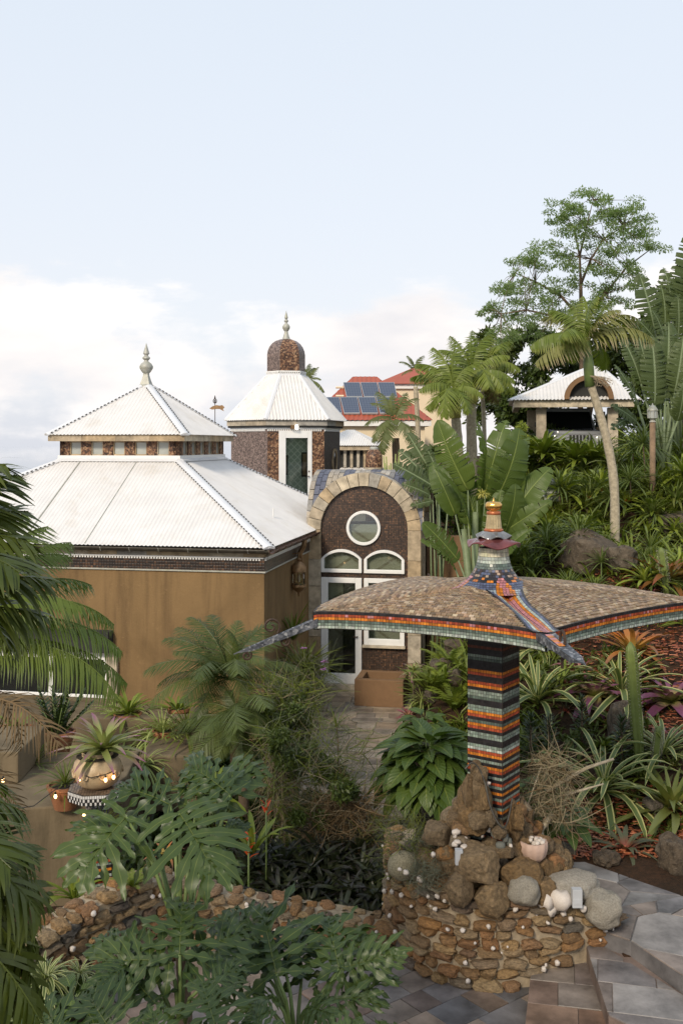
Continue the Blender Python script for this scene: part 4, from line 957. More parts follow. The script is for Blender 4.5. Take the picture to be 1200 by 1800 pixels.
mb = MB(); mb.add([E[1], E[2], T1], [(0, 1, 2)]); mb.add([E[2], E[3], T0, T1], [(0, 1, 2, 3)]); mb.add([E[3], E[0], T0], [(0, 1, 2)]); mb.build('roof', M['redroof'], rh)
m, t, b = nodes('solar_cells'); q = NB(t); v = q.n('ShaderNodeUVMap').outputs[0]; s_ = q.n('ShaderNodeSeparateXYZ', {0: v})
fx = q.math('ABSOLUTE', q.math('SUBTRACT', q.math('FRACT', q.math('MULTIPLY', s_.outputs[0], 6)), .5)); fy = q.math('ABSOLUTE', q.math('SUBTRACT', q.math('FRACT', q.math('MULTIPLY', s_.outputs[1], 8)), .5))
q.set(b, 'Base Color', q.mix(q.ramp(q.math('MAXIMUM', fx, fy), [(.44, 0.), (.48, 1.)]), (0.042, 0.054, 0.088), (0.12, 0.14, 0.18))); q.set(b, 'Roughness', .12); M['solar'] = m
sup = (V((0, 3.6, rz_ - ez))).normalized(); sn = V((0, -sup.z, sup.y))
def roofpt(px, py):                              # picture place on the front slope
    dr_ = V(((px - 600) / F, 1, -(py - HOR) / F)); o = V((0, 0, CAMH)); p0_ = V((x0, 42, ez)); kk = (p0_ - o).dot(sn) / dr_.dot(sn); return o + dr_ * kk - br
for quads in [[(603 + i * 30.3, 675.5, 29.8, 25, 3) for i in range(3)], [(566 + i * 31.5, 701.5, 31, 28, 4) for i in range(4)]]:
    for (px, py, wp, hp_, sh) in quads:
        cs = [roofpt(px + sh + 3, py + hp_), roofpt(px + wp + 4, py + hp_), roofpt(px + wp - 1, py), roofpt(px, py)]
        mb = MB(); lo = [c + sn * .03 for c in cs]; hi = [c + sn * .10 for c in cs]
        mb.add(lo + hi, [(3, 2, 1, 0), (4, 5, 6, 7), (0, 1, 5, 4), (1, 2, 6, 5), (2, 3, 7, 6), (3, 0, 4, 7)]); so_ = mb.build('solar_panel', M['fitting'], rh)
        ctr = sum(cs, V((0, 0, 0))) / 4
        mb = MB(); mb.add([ctr + (c - ctr) * .96 + sn * .104 for c in cs], [(0, 1, 2, 3)], uv=[(0, 0), (1, 0), (1, 1), (0, 1)]); mb.build('cells', M['solar'], so_)
for py in (683, 698):
    mb = MB(); a_, b_ = roofpt(590, py), roofpt(604, py); mb.tube([a_ + sn * .05, b_ + sn * .05], .05, 5); mb.build('rail', M['cream'], rh)
r2 = V((kx(716, 50), 50, 0)); h2 = thing('far_red_house', 'farther house part with red hip roof and white cornice behind palms', 'house', r2)
ez2 = 5 + (780 - 683) / F * 50
mb = MB(); mb.box(-1.3, 2.6, .2, 4, 0, ez2); mb.build('wall', M['cream'], h2)
mb = MB(); mb.box(-1.45, 2.75, .05, 4.2, ez2 + .003, ez2 + .22); mb.build('cornice', M['white_paint'], h2)
A_ = [V((-1.6, -.1, ez2 + .23)), V((2.9, -.1, ez2 + .23)), V((2.9, 4.3, ez2 + .23)), V((-1.6, 4.3, ez2 + .23))]; tpx = V((.6, 2.1, ez2 + 1.25))
for i in range(4):
    mb = MB(); mb.add([A_[i], A_[(i + 1) % 4], tpx], [(0, 1, 2)]); mb.build('roof', M['redroof'], h2)

# ================================================================ CARPORT, CAR, LAMP POST
cp_ = V((P(1000, 0, 28.5).x, 28.5, 0)); cpg = thing('carport', 'open carport with white corrugated hip roof and arched dormer among trees', 'carport', cp_, R(-9))
def cpz(py, d=28.5): return 5 - (py - 780) / F * d
def cpx(px, d=28.5): return (px - 600) / F * d - cp_.x
xe0, xe1 = cpx(896), cpx(1118); ze = cpz(716); zt_ = cpz(702)
mb = MB(); mb.box(xe0 + .12, xe1 - .12, .0, .18, ze + .003, zt_ - .003); mb.build('front_beam', M['stone_slab'], cpg, bevel=.01)
mb = MB(); mb.box(xe0 + .12, xe0 + .3, .181, 4.6, ze, zt_); mb.build('side_beam', M['stone_slab'], cpg)
mb = MB(); mb.box(xe1 - .3, xe1 - .12, .181, 4.6, ze, zt_); mb.build('side_beam', M['stone_slab'], cpg)
apz = 5 + (780 - 645) / F * 31; apxx = (1020 - 600) / F * 31 - cp_.x
Ec = [V((xe0, -.1, zt_)), V((xe1, -.1, zt_)), V((xe1, 4.9, zt_)), V((xe0, 4.9, zt_))]; Ta = V((apxx - .15, 2.4, apz)); Tb = V((apxx + .15, 2.4, apz))
mb = MB(); corrug(mb, Ec[0], Ec[1], Ta, Tb, .1, .014); mb.build('roof', M['white_roof'], cpg, smooth=True)
mb = MB(); mb.add([Ec[1], Ec[2], Tb], [(0, 1, 2)]); mb.add([Ec[2], Ec[3], Ta, Tb], [(0, 1, 2, 3)]); mb.add([Ec[3], Ec[0], Ta], [(0, 1, 2)]); mb.build('roof', M['white_roof'], cpg)
mb = MB(); capstrip(mb, Ec[0], Ta, .08, .02); mb.build('hip_cap', M['cap_metal'], cpg); mb = MB(); capstrip(mb, Ec[1], Tb, .08, .02); mb.build('hip_cap', M['cap_metal'], cpg)
for xx, yy_ in ((xe0 + .75, .3), (xe0 + .55, 2.3), (xe1 - .8, .3), (xe1 - .8, 4), (xe0 + .75, 4.4)):
    mb = MB(); mb.box(xx, xx + .28, yy_, yy_ + .28, 4.0, ze); mb.build('post', M['stone_slab'], cpg, bevel=.01)
acx, acr = cpx(1033), 42 / F * 28.5
mb = MB(); mb.ring_xz(arc(acx, zt_, acr, 0, PI, 25), arc(acx, zt_, acr * .80, 0, PI, 25), -.16, .12, closed=False); mb.build('dormer_arch', M['stucco2'], cpg, smooth=True, auto=40)
mb = MB(); mb.ring_xz(arc(acx, zt_, acr, 0, PI, 25), arc(acx, zt_, acr * .97, 0, PI, 25), .121, 2.0, closed=False); mb.build('dormer_vault', M['white_roof'], cpg, smooth=True, auto=40)
mb = MB(); mb.extr_xz(arc(acx, zt_ + .002, acr * .80, 0, PI, 25), .08, .11); mb.build('dormer_recess', M['dark'], cpg)
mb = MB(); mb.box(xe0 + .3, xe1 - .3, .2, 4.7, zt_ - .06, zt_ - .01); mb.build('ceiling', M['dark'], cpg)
mb = MB(); mb.box(xe0 + .4, xe1 - .4, 4.6, 4.75, 3.8, ze - .5); mb.build('back_wall', M['hill_rock'], cpg)

cr_ = V((P(1020, 0, 29.3).x, 29.3, 0)); czg = cpz(820, 29.3)
car = thing('parked_car', 'silver off road car with upright windscreen parked under the carport', 'car', (cr_.x, cr_.y, czg), R(2))
mb = MB(); mb.box(-.78, .78, .0, 3.6, .38, .92); mb.build('body', M['carpaint'], car, bevel=.06)
mb = MB(); mb.prism([(-.68, .02), (.68, .02), (.74, 1.25), (-.74, 1.25)], .9, [1.02, 1.02, 1.10, 1.10]); mb.build('bonnet', M['carpaint'], car, bevel=.04)
mb = MB(); mb.add([(-.72, 1.25, 1.08), (.72, 1.25, 1.08), (.66, 1.5, 1.62), (-.66, 1.5, 1.62)], [(0, 1, 2, 3)]); mb.build('windscreen', M['carglass'], car)
mb = MB(); mb.tube([(-.74, 1.24, 1.06), (-.68, 1.5, 1.64), (.68, 1.5, 1.64), (.74, 1.24, 1.06)], .035, 6); mb.build('windscreen_frame', M['carpaint'], car)
mb = MB(); mb.box(-.70, .70, 1.5, 3.6, 1.64, 1.72); mb.build('car_roof', M['carpaint'], car, bevel=.03)
mb = MB(); mb.box(-.66, .66, 1.6, 3.5, .92, 1.6); mb.build('cabin', M['carglass'], car)
for i in range(7):
    mb = MB(); mb.box(-.33 + i * .1, -.27 + i * .1, -.012, .02, .62, .9); mb.build('grille_slot', M['dark'], car)
for sx in (-1, 1):
    mb = MB(); mb.lathe([(.1, 0), (.1, .03), (.07, .045)], 14); h_ = mb.build('headlight', M['frosted'], car); h_.location = (sx * .52, -.0, .78); h_.rotation_euler = (R(90), 0, 0)
    mb = MB(); mb.box(sx * .92 - .09, sx * .92 + .09, 1.35, 1.42, 1.15, 1.3); mb.build('mirror', M['rubber'], car, bevel=.02)
    for yw in (.65, 2.9):
        wh = bpy.data.objects.new('wheel', None); link(wh, car); wh.location = (sx * .76, yw, .37); wh.rotation_euler = (0, R(90), 0)
        mb = MB(); mb.lathe([(.25, -.11), (.35, -.11), (.37, -.07), (.37, .07), (.35, .11), (.25, .11)], 20); mb.build('tyre', M['rubber'], wh, smooth=True, auto=40)
        mb = MB(); mb.lathe([(.24, -.08), (.24, .08)], 14); mb.build('rim', M['cap_metal'], wh)
mb = MB(); mb.box(-.8, .8, -.14, -.02, .42, .56); mb.build('bumper', M['rubber'], car, bevel=.03)

lpz = P(1146, 812, 21.5); lpst = thing('lamp_post', 'brown wooden garden lamp post with grey glass lantern head on the hillside', 'lamp post', (lpz.x, lpz.y, 0))
g0_ = gz(lpz.x, lpz.y); kk = 21.5 / F; zl = lambda py: 5 - (py - 780) * kk
mb = MB(); mb.tube([(0, 0, g0_ - .2), (0, 0, zl(742))], .062, 8); mb.build('post', M['wood'], lpst, smooth=True)
mb = MB(); mb.lathe([(.075, zl(742)), (.04, zl(738)), (.08, zl(736)), (.11, zl(735))], 8); mb.build('lamp_base', M['pewter'], lpst)
mb = MB(); mb.lathe([(.09, zl(735)), (.095, zl(722))], 8); mb.build('lamp_glass', M['frosted'], lpst)
for i in range(8):
    a = 2 * PI * i / 8; mb = MB(); mb.tube([(.10 * cos(a), .10 * sin(a), zl(735)), (.105 * cos(a), .105 * sin(a), zl(722))], .008, 4); mb.build('lamp_bar', M['pewter'], lpst)
mb = MB(); mb.lathe([(.12, zl(722)), (.115, zl(720)), (.07, zl(715)), (.02, zl(712)), (.01, zl(709))], 8); mb.build('lamp_cap', M['pewter'], lpst)

# ================================================================ STONE WALLS
def resample(pts, step):
    out = []; acc = 0.0
    for i in range(len(pts) - 1):
        a, b = np.array(pts[i], float), np.array(pts[i + 1], float); l = np.linalg.norm((b - a)[:2]); n = max(1, int(l / step))
        for k in range(n): out.append(tuple(a + (b - a) * k / n))
    out.append(tuple(pts[-1])); return out
def smooth_line(pts, it=2):
    for _ in range(it):
        o = [pts[0]]
        for a, b in zip(pts[:-1], pts[1:]):
            a, b = np.array(a), np.array(b); o += [tuple(a * .75 + b * .25), tuple(a * .25 + b * .75)]
        o.append(pts[-1]); pts = o
    return pts
def stone_wall(name, label, line, thick, row=0.10, lens=(0.12, 0.30), depth=0.14, both=False, top=True, shells=30):
    # line: (x, y, base z, top z), outside is to the right of the direction of travel
    ln = smooth_line(line); ln = resample(ln, 0.05); P_ = np.array(ln)
    tg = np.gradient(P_[:, :2], axis=0); tg /= np.linalg.norm(tg, axis=1)[:, None] + 1e-9; nr = np.stack([tg[:, 1], -tg[:, 0]], 1)
    sl_ = np.concatenate([[0], np.cumsum(np.linalg.norm(np.diff(P_[:, :2], axis=0), axis=1))])
    def samp(s_):
        r_ = [np.interp(s_, sl_, P_[:, k]) for k in range(4)]; n_ = np.array([np.interp(s_, sl_, nr[:, k]) for k in range(2)]); return r_, n_
    o0 = P_[len(P_) // 2]; root = thing(name, label, 'wall', (o0[0], o0[1], 0)); O = V((o0[0], o0[1], 0))
    mb = MB(); v = []; m_ = len(P_)
    for i in range(m_):
        for off, zk in ((-.05, 2), (-.05, 3), (-thick, 3), (-thick, 2)):
            x, y = P_[i, :2] + nr[i] * off; jit = 0.012 * noise.noise(V((x * 9, y * 9, zk)))
            v.append((x - O.x, y - O.y, P_[i, zk] - (.1 if zk == 2 else .02) + jit))
    mb.add(v, [(i * 4 + k, i * 4 + (k + 1) % 4, i * 4 + 4 + (k + 1) % 4, i * 4 + 4 + k) for i in range(m_ - 1) for k in range(4)] + [(0, 1, 2, 3), tuple((m_ - 1) * 4 + k for k in (3, 2, 1, 0))])
    mb.build('mortar_core', M['mortar'], root)
    tot = sl_[-1]; zmin = P_[:, 2].min(); zmax = P_[:, 3].max(); z = zmin + row * .4; faces = [(1, 0.0)] + ([(-1, thick - .02)] if both else [])
    cnt = 0
    for sgn, back in faces:
        z = zmin + row * .4
        while z < zmax:
            s_ = U(-.1, 0)
            h_ = row * U(.85, 1.2)
            while s_ < tot:
                l = U(*lens); sm = s_ + l / 2
                if sm < tot:
                    r_, n_ = samp(sm)
                    if r_[2] + h_ * .2 < z < r_[3] - h_ * .15:
                        px_, py_ = r_[0] - n_[0] * (back + .045), r_[1] - n_[1] * (back + .045)
                        a = math.atan2(n_[1], n_[0]) + PI / 2
                        put('stone', random.choice(ROCK), root, (px_ - O.x + U(-.008, .008), py_ - O.y, z + U(-.02, .02)), (U(-.25, .25), U(-.14, .14), a + U(-.15, .15) + (PI if random.random() < .5 else 0)), (l * U(.85, 1.05), depth * U(.9, 1.25), h_ * U(.7, 1.12))); cnt += 1
                s_ += l * .98
            z += h_ * .93
    if top:
        s_ = 0
        while s_ < tot:
            l = U(lens[0] * .8, lens[1]); r_, n_ = samp(s_ + l / 2); k = 0
            off = .08
            while off < thick - .03:
                dd = U(.12, .2); a = math.atan2(n_[1], n_[0]) + PI / 2
                put('cap_stone', random.choice(ROCK), root, (r_[0] - n_[0] * off - O.x, r_[1] - n_[1] * off - O.y, r_[3] - .02 + U(-.012, .012)), (U(-.2, .2), U(-.2, .2), a + U(-.4, .4)), (l * U(.8, 1.05), dd, U(.07, .11))); off += dd
            s_ += l
    for i in range(shells):
        s_ = U(0, tot); r_, n_ = samp(s_); z = U(r_[2] + .08, r_[3]); sz = U(.014, .05); sgn, back = random.choice(faces)
        put('shell', random.choice(SHELL), root, (r_[0] + n_[0] * (.035 if sgn > 0 else -back - .03) - O.x, r_[1] + n_[1] * (.035 if sgn > 0 else -back - .03) - O.y, z), (U(0, 6), U(0, 6), U(0, 6)), (sz, sz * U(.6, 1), sz))
    return root
drum = [(0.50, 10.75, 0, 1.0), (0.43, 10.3, 0, .98), (0.55, 9.85, 0, .95), (0.85, 9.5, 0, .92), (1.25, 9.34, 0, .86), (1.70, 9.36, .0, .80), (2.05, 9.47, .14, .70), (2.4, 9.58, .28, .60), (2.62, 9.66, .28, .50)]
W1 = stone_wall('curved_stone_wall', 'round rubble stone wall with shells under the mosaic parasol', drum, .28, .092, (.13, .30), .13, shells=46)
wl2 = [(-2.85, 8.55, -.05, .62), (-2.3, 9.3, -.05, .74), (-1.75, 9.95, -.05, .82), (-1.25, 10.15, -.05, .52), (-.6, 10.25, -.05, .34), (0.05, 10.2, -.05, .26), (0.42, 10.0, -.05, .24)]
W2 = stone_wall('low_stone_wall', 'low winding rubble wall with shells behind the big lobed leaves', wl2, .34, .10, (.12, .28), .12, shells=30)

# mound of boulders set in mortar inside the curved wall
mc = V((1.45, 10.05, 0)); mound = thing('boulder_mound', 'mortared boulder mound rising round the foot of the striped mosaic pillar', 'boulder mound', mc)
mb = MB(); rings = []
prof = [(.86, .35), (.84, .68), (.68, .88), (.50, 1.05), (.36, 1.22), (.26, 1.4), (.16, 1.5)]
n = 28; v = []
for r_, z in prof:
    for j in range(n):
        a = 2 * PI * j / n; k = 1 + .10 * noise.noise(V((cos(a) * 2, sin(a) * 2, z * 3))); rx = r_ * k * (1.0 if cos(a) < 0 else 1.05)
        v.append((rx * cos(a), min(rx, .9) * .68 * sin(a), z + .05 * noise.noise(V((a * 2, z * 4, 1)))))
mb.add(v, [(i * n + j, i * n + (j + 1) % n, (i + 1) * n + (j + 1) % n, (i + 1) * n + j) for i in range(len(prof) - 1) for j in range(n)] + [tuple((len(prof) - 1) * n + j for j in range(n))])
mb.build('mortar_core', M['mortar'], mound, smooth=True)
def mrock(kind, px, py, d, wp, hp_, dp=None, rot=0.0, name='boulder', tilt=0.0, parent=mound):
    p = P(px, py, d) - parent.location; s_ = d / F
    me = {'b': random.choice(BOULD), 'r': random.choice(ROCK), 'k': COBBLE, 's': random.choice(SHELL)}[kind]
    q_ = 1.0 if kind == 's' else .60; return put(name, me, parent, p, (U(-.2, .2), tilt, rot + U(-.3, .3)), (wp * s_ * q_, (dp or (wp + hp_) / 2) * s_ * q_, hp_ * s_ * q_))
for a in [('b', 768, 1466, 9.75, 84, 78), ('r', 783, 1500, 9.68, 70, 42), ('b', 786, 1512, 9.7, 60, 90), ('b', 841, 1518, 9.42, 128, 132), ('b', 806, 1562, 9.38, 92, 104), ('b', 863, 1580, 9.34, 112, 104),
          ('b', 914, 1538, 9.5, 132, 100), ('b', 953, 1570, 9.5, 84, 96), ('b', 832, 1440, 9.66, 92, 100), ('b', 800, 1445, 9.78, 50, 62), ('b', 826, 1392, 9.68, 50, 112), ('b', 841, 1385, 9.62, 44, 98), ('b', 813, 1400, 9.78, 34, 80), ('b', 836, 1350, 9.66, 34, 56), ('b', 846, 1420, 9.6, 52, 70),
          ('b', 905, 1455, 9.72, 46, 86), ('b', 922, 1480, 9.78, 60, 70), ('b', 884, 1498, 9.45, 70, 42), ('b', 958, 1530, 9.75, 60, 70), ('r', 812, 1455, 9.66, 60, 34), ('r', 806, 1478, 9.6, 66, 36), ('b', 752, 1510, 9.8, 70, 60), ('b', 735, 1530, 9.85, 60, 50),
          ('b', 870, 1450, 9.62, 46, 40), ('b', 900, 1425, 9.80, 26, 90), ('b', 965, 1500, 10.0, 80, 60), ('b', 990, 1545, 9.9, 90, 60)]: mrock(*a)
for i in range(95):
    a = U(PI * .85, PI * 2.2); k = U(0, 1) ** .8; r_, z = lerp(.88, .22, k), lerp(.72, 1.5, k); w_ = U(.11, .24)
    put('boulder', random.choice(BOULD + ROCK[:4]), mound, (r_ * cos(a), r_ * .72 * sin(a), z), (U(-.4, .4), U(-.4, .4), U(0, 6)), (w_ * U(.9, 1.3), w_, w_ * U(.6, 1.0)))
for a in [('b', 852, 1402, 9.52, 40, 84), ('b', 862, 1436, 9.5, 40, 60), ('b', 846, 1362, 9.56, 40, 60), ('b', 876, 1462, 9.45, 44, 44), ('b', 908, 1440, 9.6, 40, 84), ('b', 842, 1440, 9.5, 70, 60)]: mrock(*a)
for a in [('k', 872, 1466, 9.5, 34, 26), ('k', 887, 1472, 9.48, 20, 30), ('k', 879, 1486, 9.45, 30, 24), ('k', 894, 1480, 9.5, 18, 26)]: mrock(*a, name='cobble')
for i in range(34):
    px, py = random.choice([(U(795, 850), U(1420, 1490)), (U(840, 905), U(1460, 1530)), (U(700, 800), U(1500, 1560)), (U(880, 990), U(1560, 1620)), (U(845, 860), U(1370, 1460))])
    mrock('s', px, py, 9.46 if py > 1480 else 9.58, U(6, 13), U(6, 12), name='shell')

# loose corals, shells and pot resting on the wall
def loose(name, label, cat, me, px, py, d, wp, hp_, rot=0, group=None):
    s_ = d / F; o = put(name, me, None, P(px, py, d), (0, 0, rot), (wp * s_, (wp + hp_) / 2 * s_, hp_ * s_)); tag(o, label, cat, group); return o
loose('coral_stone', 'round mossy grey coral stone on the left end of the curved wall', 'coral', MCORAL, 707, 1522, 9.75, 54, 50)
loose('coral_stone', 'smooth pale grey coral stone in the middle of the boulder mound', 'coral', CORAL[0], 919, 1565, 9.36, 58, 50)
loose('coral_stone', 'large round pale coral at the right end of the curved wall', 'coral', CORAL[1], 1059, 1597, 9.5, 70, 66)
loose('coral_stone', 'long flat pale coral slab lying behind the grey light box', 'coral', CORAL[2], 1006, 1556, 9.62, 100, 46, .2)
for i, (px, py, w_, h_, lb) in enumerate([(957, 1583, 26, 28, 'rounded white sea shell beside the smooth pale coral'), (985, 1583, 34, 40, 'spiky white conch shell left of the grey light box'), (968, 1600, 18, 20, 'small white shell just below the rounded white sea shell'), (1024, 1597, 12, 12, 'tiny white shell ball right of the grey light box')]):
    loose('sea_shell', lb, 'shell', SHELL[i], px, py, 9.42, w_, h_, i)
pp = P(937, 1512, 9.7); pot = thing('scalloped_pot', 'pale pink scalloped stone pot filled with white shells', 'pot', pp)
mb = MB(); s_ = 9.7 / F; v = []; n = 40; prof = [(.55, 0), (.86, .25), (1.0, .6), (1.0, .95), (.88, .97), (.8, .6)]
for r_, z in prof:
    for j in range(n):
        a = 2 * PI * j / n; k = r_ * 24 * s_ * (1 + .075 * abs(sin(a * 5)) - .04); v.append((k * cos(a), k * sin(a), z * 36 * s_))
mb.add(v, [(i * n + j, i * n + (j + 1) % n, (i + 1) * n + (j + 1) % n, (i + 1) * n + j) for i in range(5) for j in range(n)] + [tuple(5 * n + j for j in range(n)), tuple(range(n - 1, -1, -1))])
mb.build('bowl', M['pinkpot'], pot, smooth=True)
for i in range(14):
    a = U(0, 6.28); r_ = math.sqrt(U(0, 1)) * 17 * s_; put('shell_filling', random.choice(SHELL), pot, (r_ * cos(a), r_ * sin(a), 31 * s_ + U(0, .03)), (U(0, 6), U(0, 6), U(0, 6)), U(.03, .06))
for px, py, w_, h_, lb in [(806, 1506, 13, 26, 'small pale light box wedged beside the largest brown boulder'), (1013, 1578, 17, 32, 'grey light box standing among shells on the wall top')]:
    c_ = P(px, py, 9.36); s_ = 9.36 / F; mb = MB(); mb.box(-w_ / 2 * s_, w_ / 2 * s_, -.03, .04, -h_ / 2 * s_, h_ / 2 * s_); mb.box(-w_ / 2 * s_ + .008, w_ / 2 * s_ - .008, -.034, -.0301, -.05, .0)
    o = mb.build('light_box', M['fitting'], bevel=.006); o.location = c_; tag(o, lb, 'light box')

# ================================================================ MOSAIC PARASOL (mushroom shaped garden pavilion)
MR = R(-35); mroot = V((1.468, 9.9, 0)); par = thing('mosaic_parasol', 'mushroom shaped garden parasol clad in mosaic with striped pillar and pillowed canopy', 'pavilion', mroot, MR)
SAGE = (.20, .245, .205); LSAGE = (.36, .40, .345); DK = (.022, .020, .022); RED = (.34, .065, .028); ORG = (.52, .170, .022); BLUE = (.085, .10, .16); LBL = (.30, .34, .36); PINK = (.42, .17, .18); GRN = (.095, .125, .105)
def vary(c, k=.36):
    f = 1 + U(-k, k); return tuple(min(1, max(0, x * f * (1 + U(-.04, .04)))) for x in c)
cor = {'L': V((-1, -1)) * 1.75 / 1.4142, 'F': V((1, -1)) * 1.36 / 1.4142, 'R': V((1, 1)) * 2.25 / 1.4142, 'B': V((-1, 1)) * 2.1 / 1.4142}
edges = [('L', 'F'), ('F', 'R'), ('R', 'B'), ('B', 'L')]
CONCS = {'LF': .085, 'FR': .05, 'RB': .0, 'BL': -.16}
def conc(e): return CONCS[e[0] + e[1]]
def edgep(e, s_): return (cor[e[0]] * (1 - s_) + cor[e[1]] * s_) * (1 - conc(e) * 4 * s_ * (1 - s_))
def hgt(s_, t_):
    b = max(0.0, 4 * s_ * (1 - s_)) ** .45
    return 3.41 + .175 * b * (1 - max(0, t_) ** 5) * (1 - .35 * (1 - t_)) + .21 * (1 - t_) ** 2.4 + .035 * b * t_
def inv(e, p):                                   # plan point -> s,t on a panel
    A_, B_ = cor[e[0]], cor[e[1]]; d = B_ - A_; den = p.x * d.y - p.y * d.x
    if abs(den) < 1e-9: return None
    k = (A_.x * d.y - A_.y * d.x) / den          # p*k lies on the edge line
    if k <= 0: return None
    q_ = p * k; s_ = (q_ - A_).dot(d) / d.dot(d)
    if s_ < 0 or s_ > 1: return None
    return s_, 1 / k / (1 - conc(e) * 4 * s_ * (1 - s_))
base = MB(); ns, nt_ = 24, 16
for e in edges:
    for top_ in (1, 0):
        v = []
        for i in range(ns + 1):
            for j in range(nt_ + 1):
                s_, t_ = i / ns, j / nt_; p = edgep(e, s_) * t_; z = hgt(s_, t_)
                v.append((p.x, p.y, z if top_ else lerp(3.36, z - .10, t_ ** 2)))
        base.add(v, [(i * (nt_ + 1) + j, i * (nt_ + 1) + j + 1, (i + 1) * (nt_ + 1) + j + 1, (i + 1) * (nt_ + 1) + j)[::(-1 if top_ else 1)] for i in range(ns) for j in range(nt_)])
base.build('canopy', M['dark_grout'], par, smooth=True)
def ribcol(p, name):
    d = cor[name].normalized(); al = p.dot(d)
    if al < 0: return None
    lat = abs(p.x * d.y - p.y * d.x)
    if name == 'F': return 'skip' if lat < .118 + .16 * max(0, 1 - al / .8) ** 2 else None
    return DK if lat < .016 else None
tl = MB(); ribt = MB()
for e in edges:
    A_, B_ = cor[e[0]], cor[e[1]]; d = (B_ - A_).normalized(); nn = V((d.y, -d.x))
    if nn.dot(A_) < 0: nn = -nn
    tx, ty = .052, .030; L_ = (B_ - A_).length; D_ = max(A_.dot(nn), B_.dot(nn)) * 1.2 + .02; o0 = A_ - nn * A_.dot(nn); j = 0; y = .12
    while y < D_:
        i = 0; x = -.1 - (j % 2) * tx / 2
        while x < L_ + .1:
            c_ = o0 + d * (x + tx / 2) + nn * (y + ty / 2); st = inv(e, c_)
            if st and st[1] < .995 and c_.length > .20:
                col = ribcol(c_, e[0]) or ribcol(c_, e[1]); rib = col is not None
                if col == 'skip': x += tx; i += 1; continue
                if col is None: col = random.choice([(.25, .165, .092), (.20, .132, .075), (.28, .19, .112), (.145, .098, .06), (.36, .27, .18), (.22, .145, .08), (.26, .18, .105)])
                ok = True; v = []; gx_ = .0022
                lift = U(.001, .007)
                for ax, ay in ((gx_, gx_), (tx - gx_, gx_), (tx - gx_, ty - gx_), (gx_, ty - gx_)):
                    q_ = o0 + d * (x + ax) + nn * (y + ay); s2 = inv(e, q_)
                    if not s2: s2 = st
                    v.append((q_.x, q_.y, hgt(s2[0], min(1, s2[1])) + .004 + lift + (.003 if ay > ty / 2 else 0)))
                vb = [(a, b_, z - .012) for a, b_, z in v]
                (ribt if rib else tl).add(v + vb, [(0, 1, 2, 3), (0, 4, 5, 1), (1, 5, 6, 2), (2, 6, 7, 3), (3, 7, 4, 0)], col=vary(col, .22))
            x += tx; i += 1
        y += ty; j += 1
bands = [(-1, DK), (-.86, BLUE), (-.66, LSAGE), (-.46, ORG), (-.28, PINK), (-.09, PINK), (.09, PINK), (.28, ORG), (.46, LSAGE), (.66, BLUE), (.86, DK), (1, DK)]
dF = cor['F'].normalized(); sF = V((-dF.y, dF.x)); al = .30; st_ = .026
def fz(p):
    st = inv(edges[0], p) or inv(edges[1], p) or (0, 1); return hgt(st[0], min(1, st[1])) + .012
while al < cor['F'].length + .01:
    for k in range(len(bands) - 1):
        v = []
        for aa_, l_ in ((al + .0015, bands[k][0]), (al + st_ - .0015, bands[k][0]), (al + st_ - .0015, bands[k + 1][0]), (al + .0015, bands[k + 1][0])):
            hw = .122 + .16 * max(0, 1 - aa_ / .8) ** 2; p = dF * aa_ + sF * (l_ * hw + (.0013 if l_ == bands[k][0] else -.0013)); v.append((p.x, p.y, fz(p)))
        c = bands[k][1]
        if al < .46 and c in (PINK,): c = random.choice([PINK, RED, ORG])
        ribt.add(v, [(0, 1, 2, 3)], col=vary(c, .25))
    al += st_
tag(tl.build('canopy_tiles', M['shingle'], par), kind='stuff'); tag(ribt.build('rib_tiles', M['mosaic'], par), kind='stuff')
rim = MB(); rb = MB(); rows = [DK, RED, ORG, GRN, SAGE, LSAGE]; th_ = .0265
for e in edges:
    L_ = sum((edgep(e, (i + 1) / 40) - edgep(e, i / 40)).length for i in range(40)); n = int(L_ / .030)
    for i in range(n):
        s0, s1 = i / n, (i + 1) / n; p0, p1 = edgep(e, s0), edgep(e, s1); dd = (p1 - p0).normalized(); nn = V((dd.y, -dd.x))
        if nn.dot(p0) < 0: nn = -nn
        z0, z1 = hgt(s0, 1), hgt(s1, 1); g_ = .0017
        for r_, c in enumerate(rows):
            zt0 = z0 + .012 - r_ * th_; zt1 = z1 + .012 - r_ * th_; off = .012 + U(0, .003)
            a0_, a1_ = p0 + dd * g_ + nn * off, p1 - dd * g_ + nn * off
            rim.add([(a0_.x, a0_.y, zt0 - th_ + g_), (a1_.x, a1_.y, zt1 - th_ + g_), (a1_.x, a1_.y, zt1 - g_), (a0_.x, a0_.y, zt0 - g_)], [(0, 1, 2, 3)], col=vary(c if not (r_ == 1 and U(0, 1) < .15) else PINK))
        q0, q1 = p0 + nn * .008, p1 + nn * .008; zb0, zb1 = z0 - .152, z1 - .152; i0, i1 = p0 - nn * .05, p1 - nn * .05
        rb.add([(q0.x, q0.y, zb0), (q1.x, q1.y, zb1), (q1.x, q1.y, z1 + .012), (q0.x, q0.y, z0 + .012), (i0.x, i0.y, zb0), (i1.x, i1.y, zb1), (i1.x, i1.y, z1 + .012), (i0.x, i0.y, z0 + .012)], [(0, 1, 2, 3), (4, 5, 1, 0), (3, 2, 6, 7)])
rmo = rb.build('rim', M['dark_grout'], par); tag(rim.build('rim_tiles', M['mosaic'], rmo), kind='stuff')
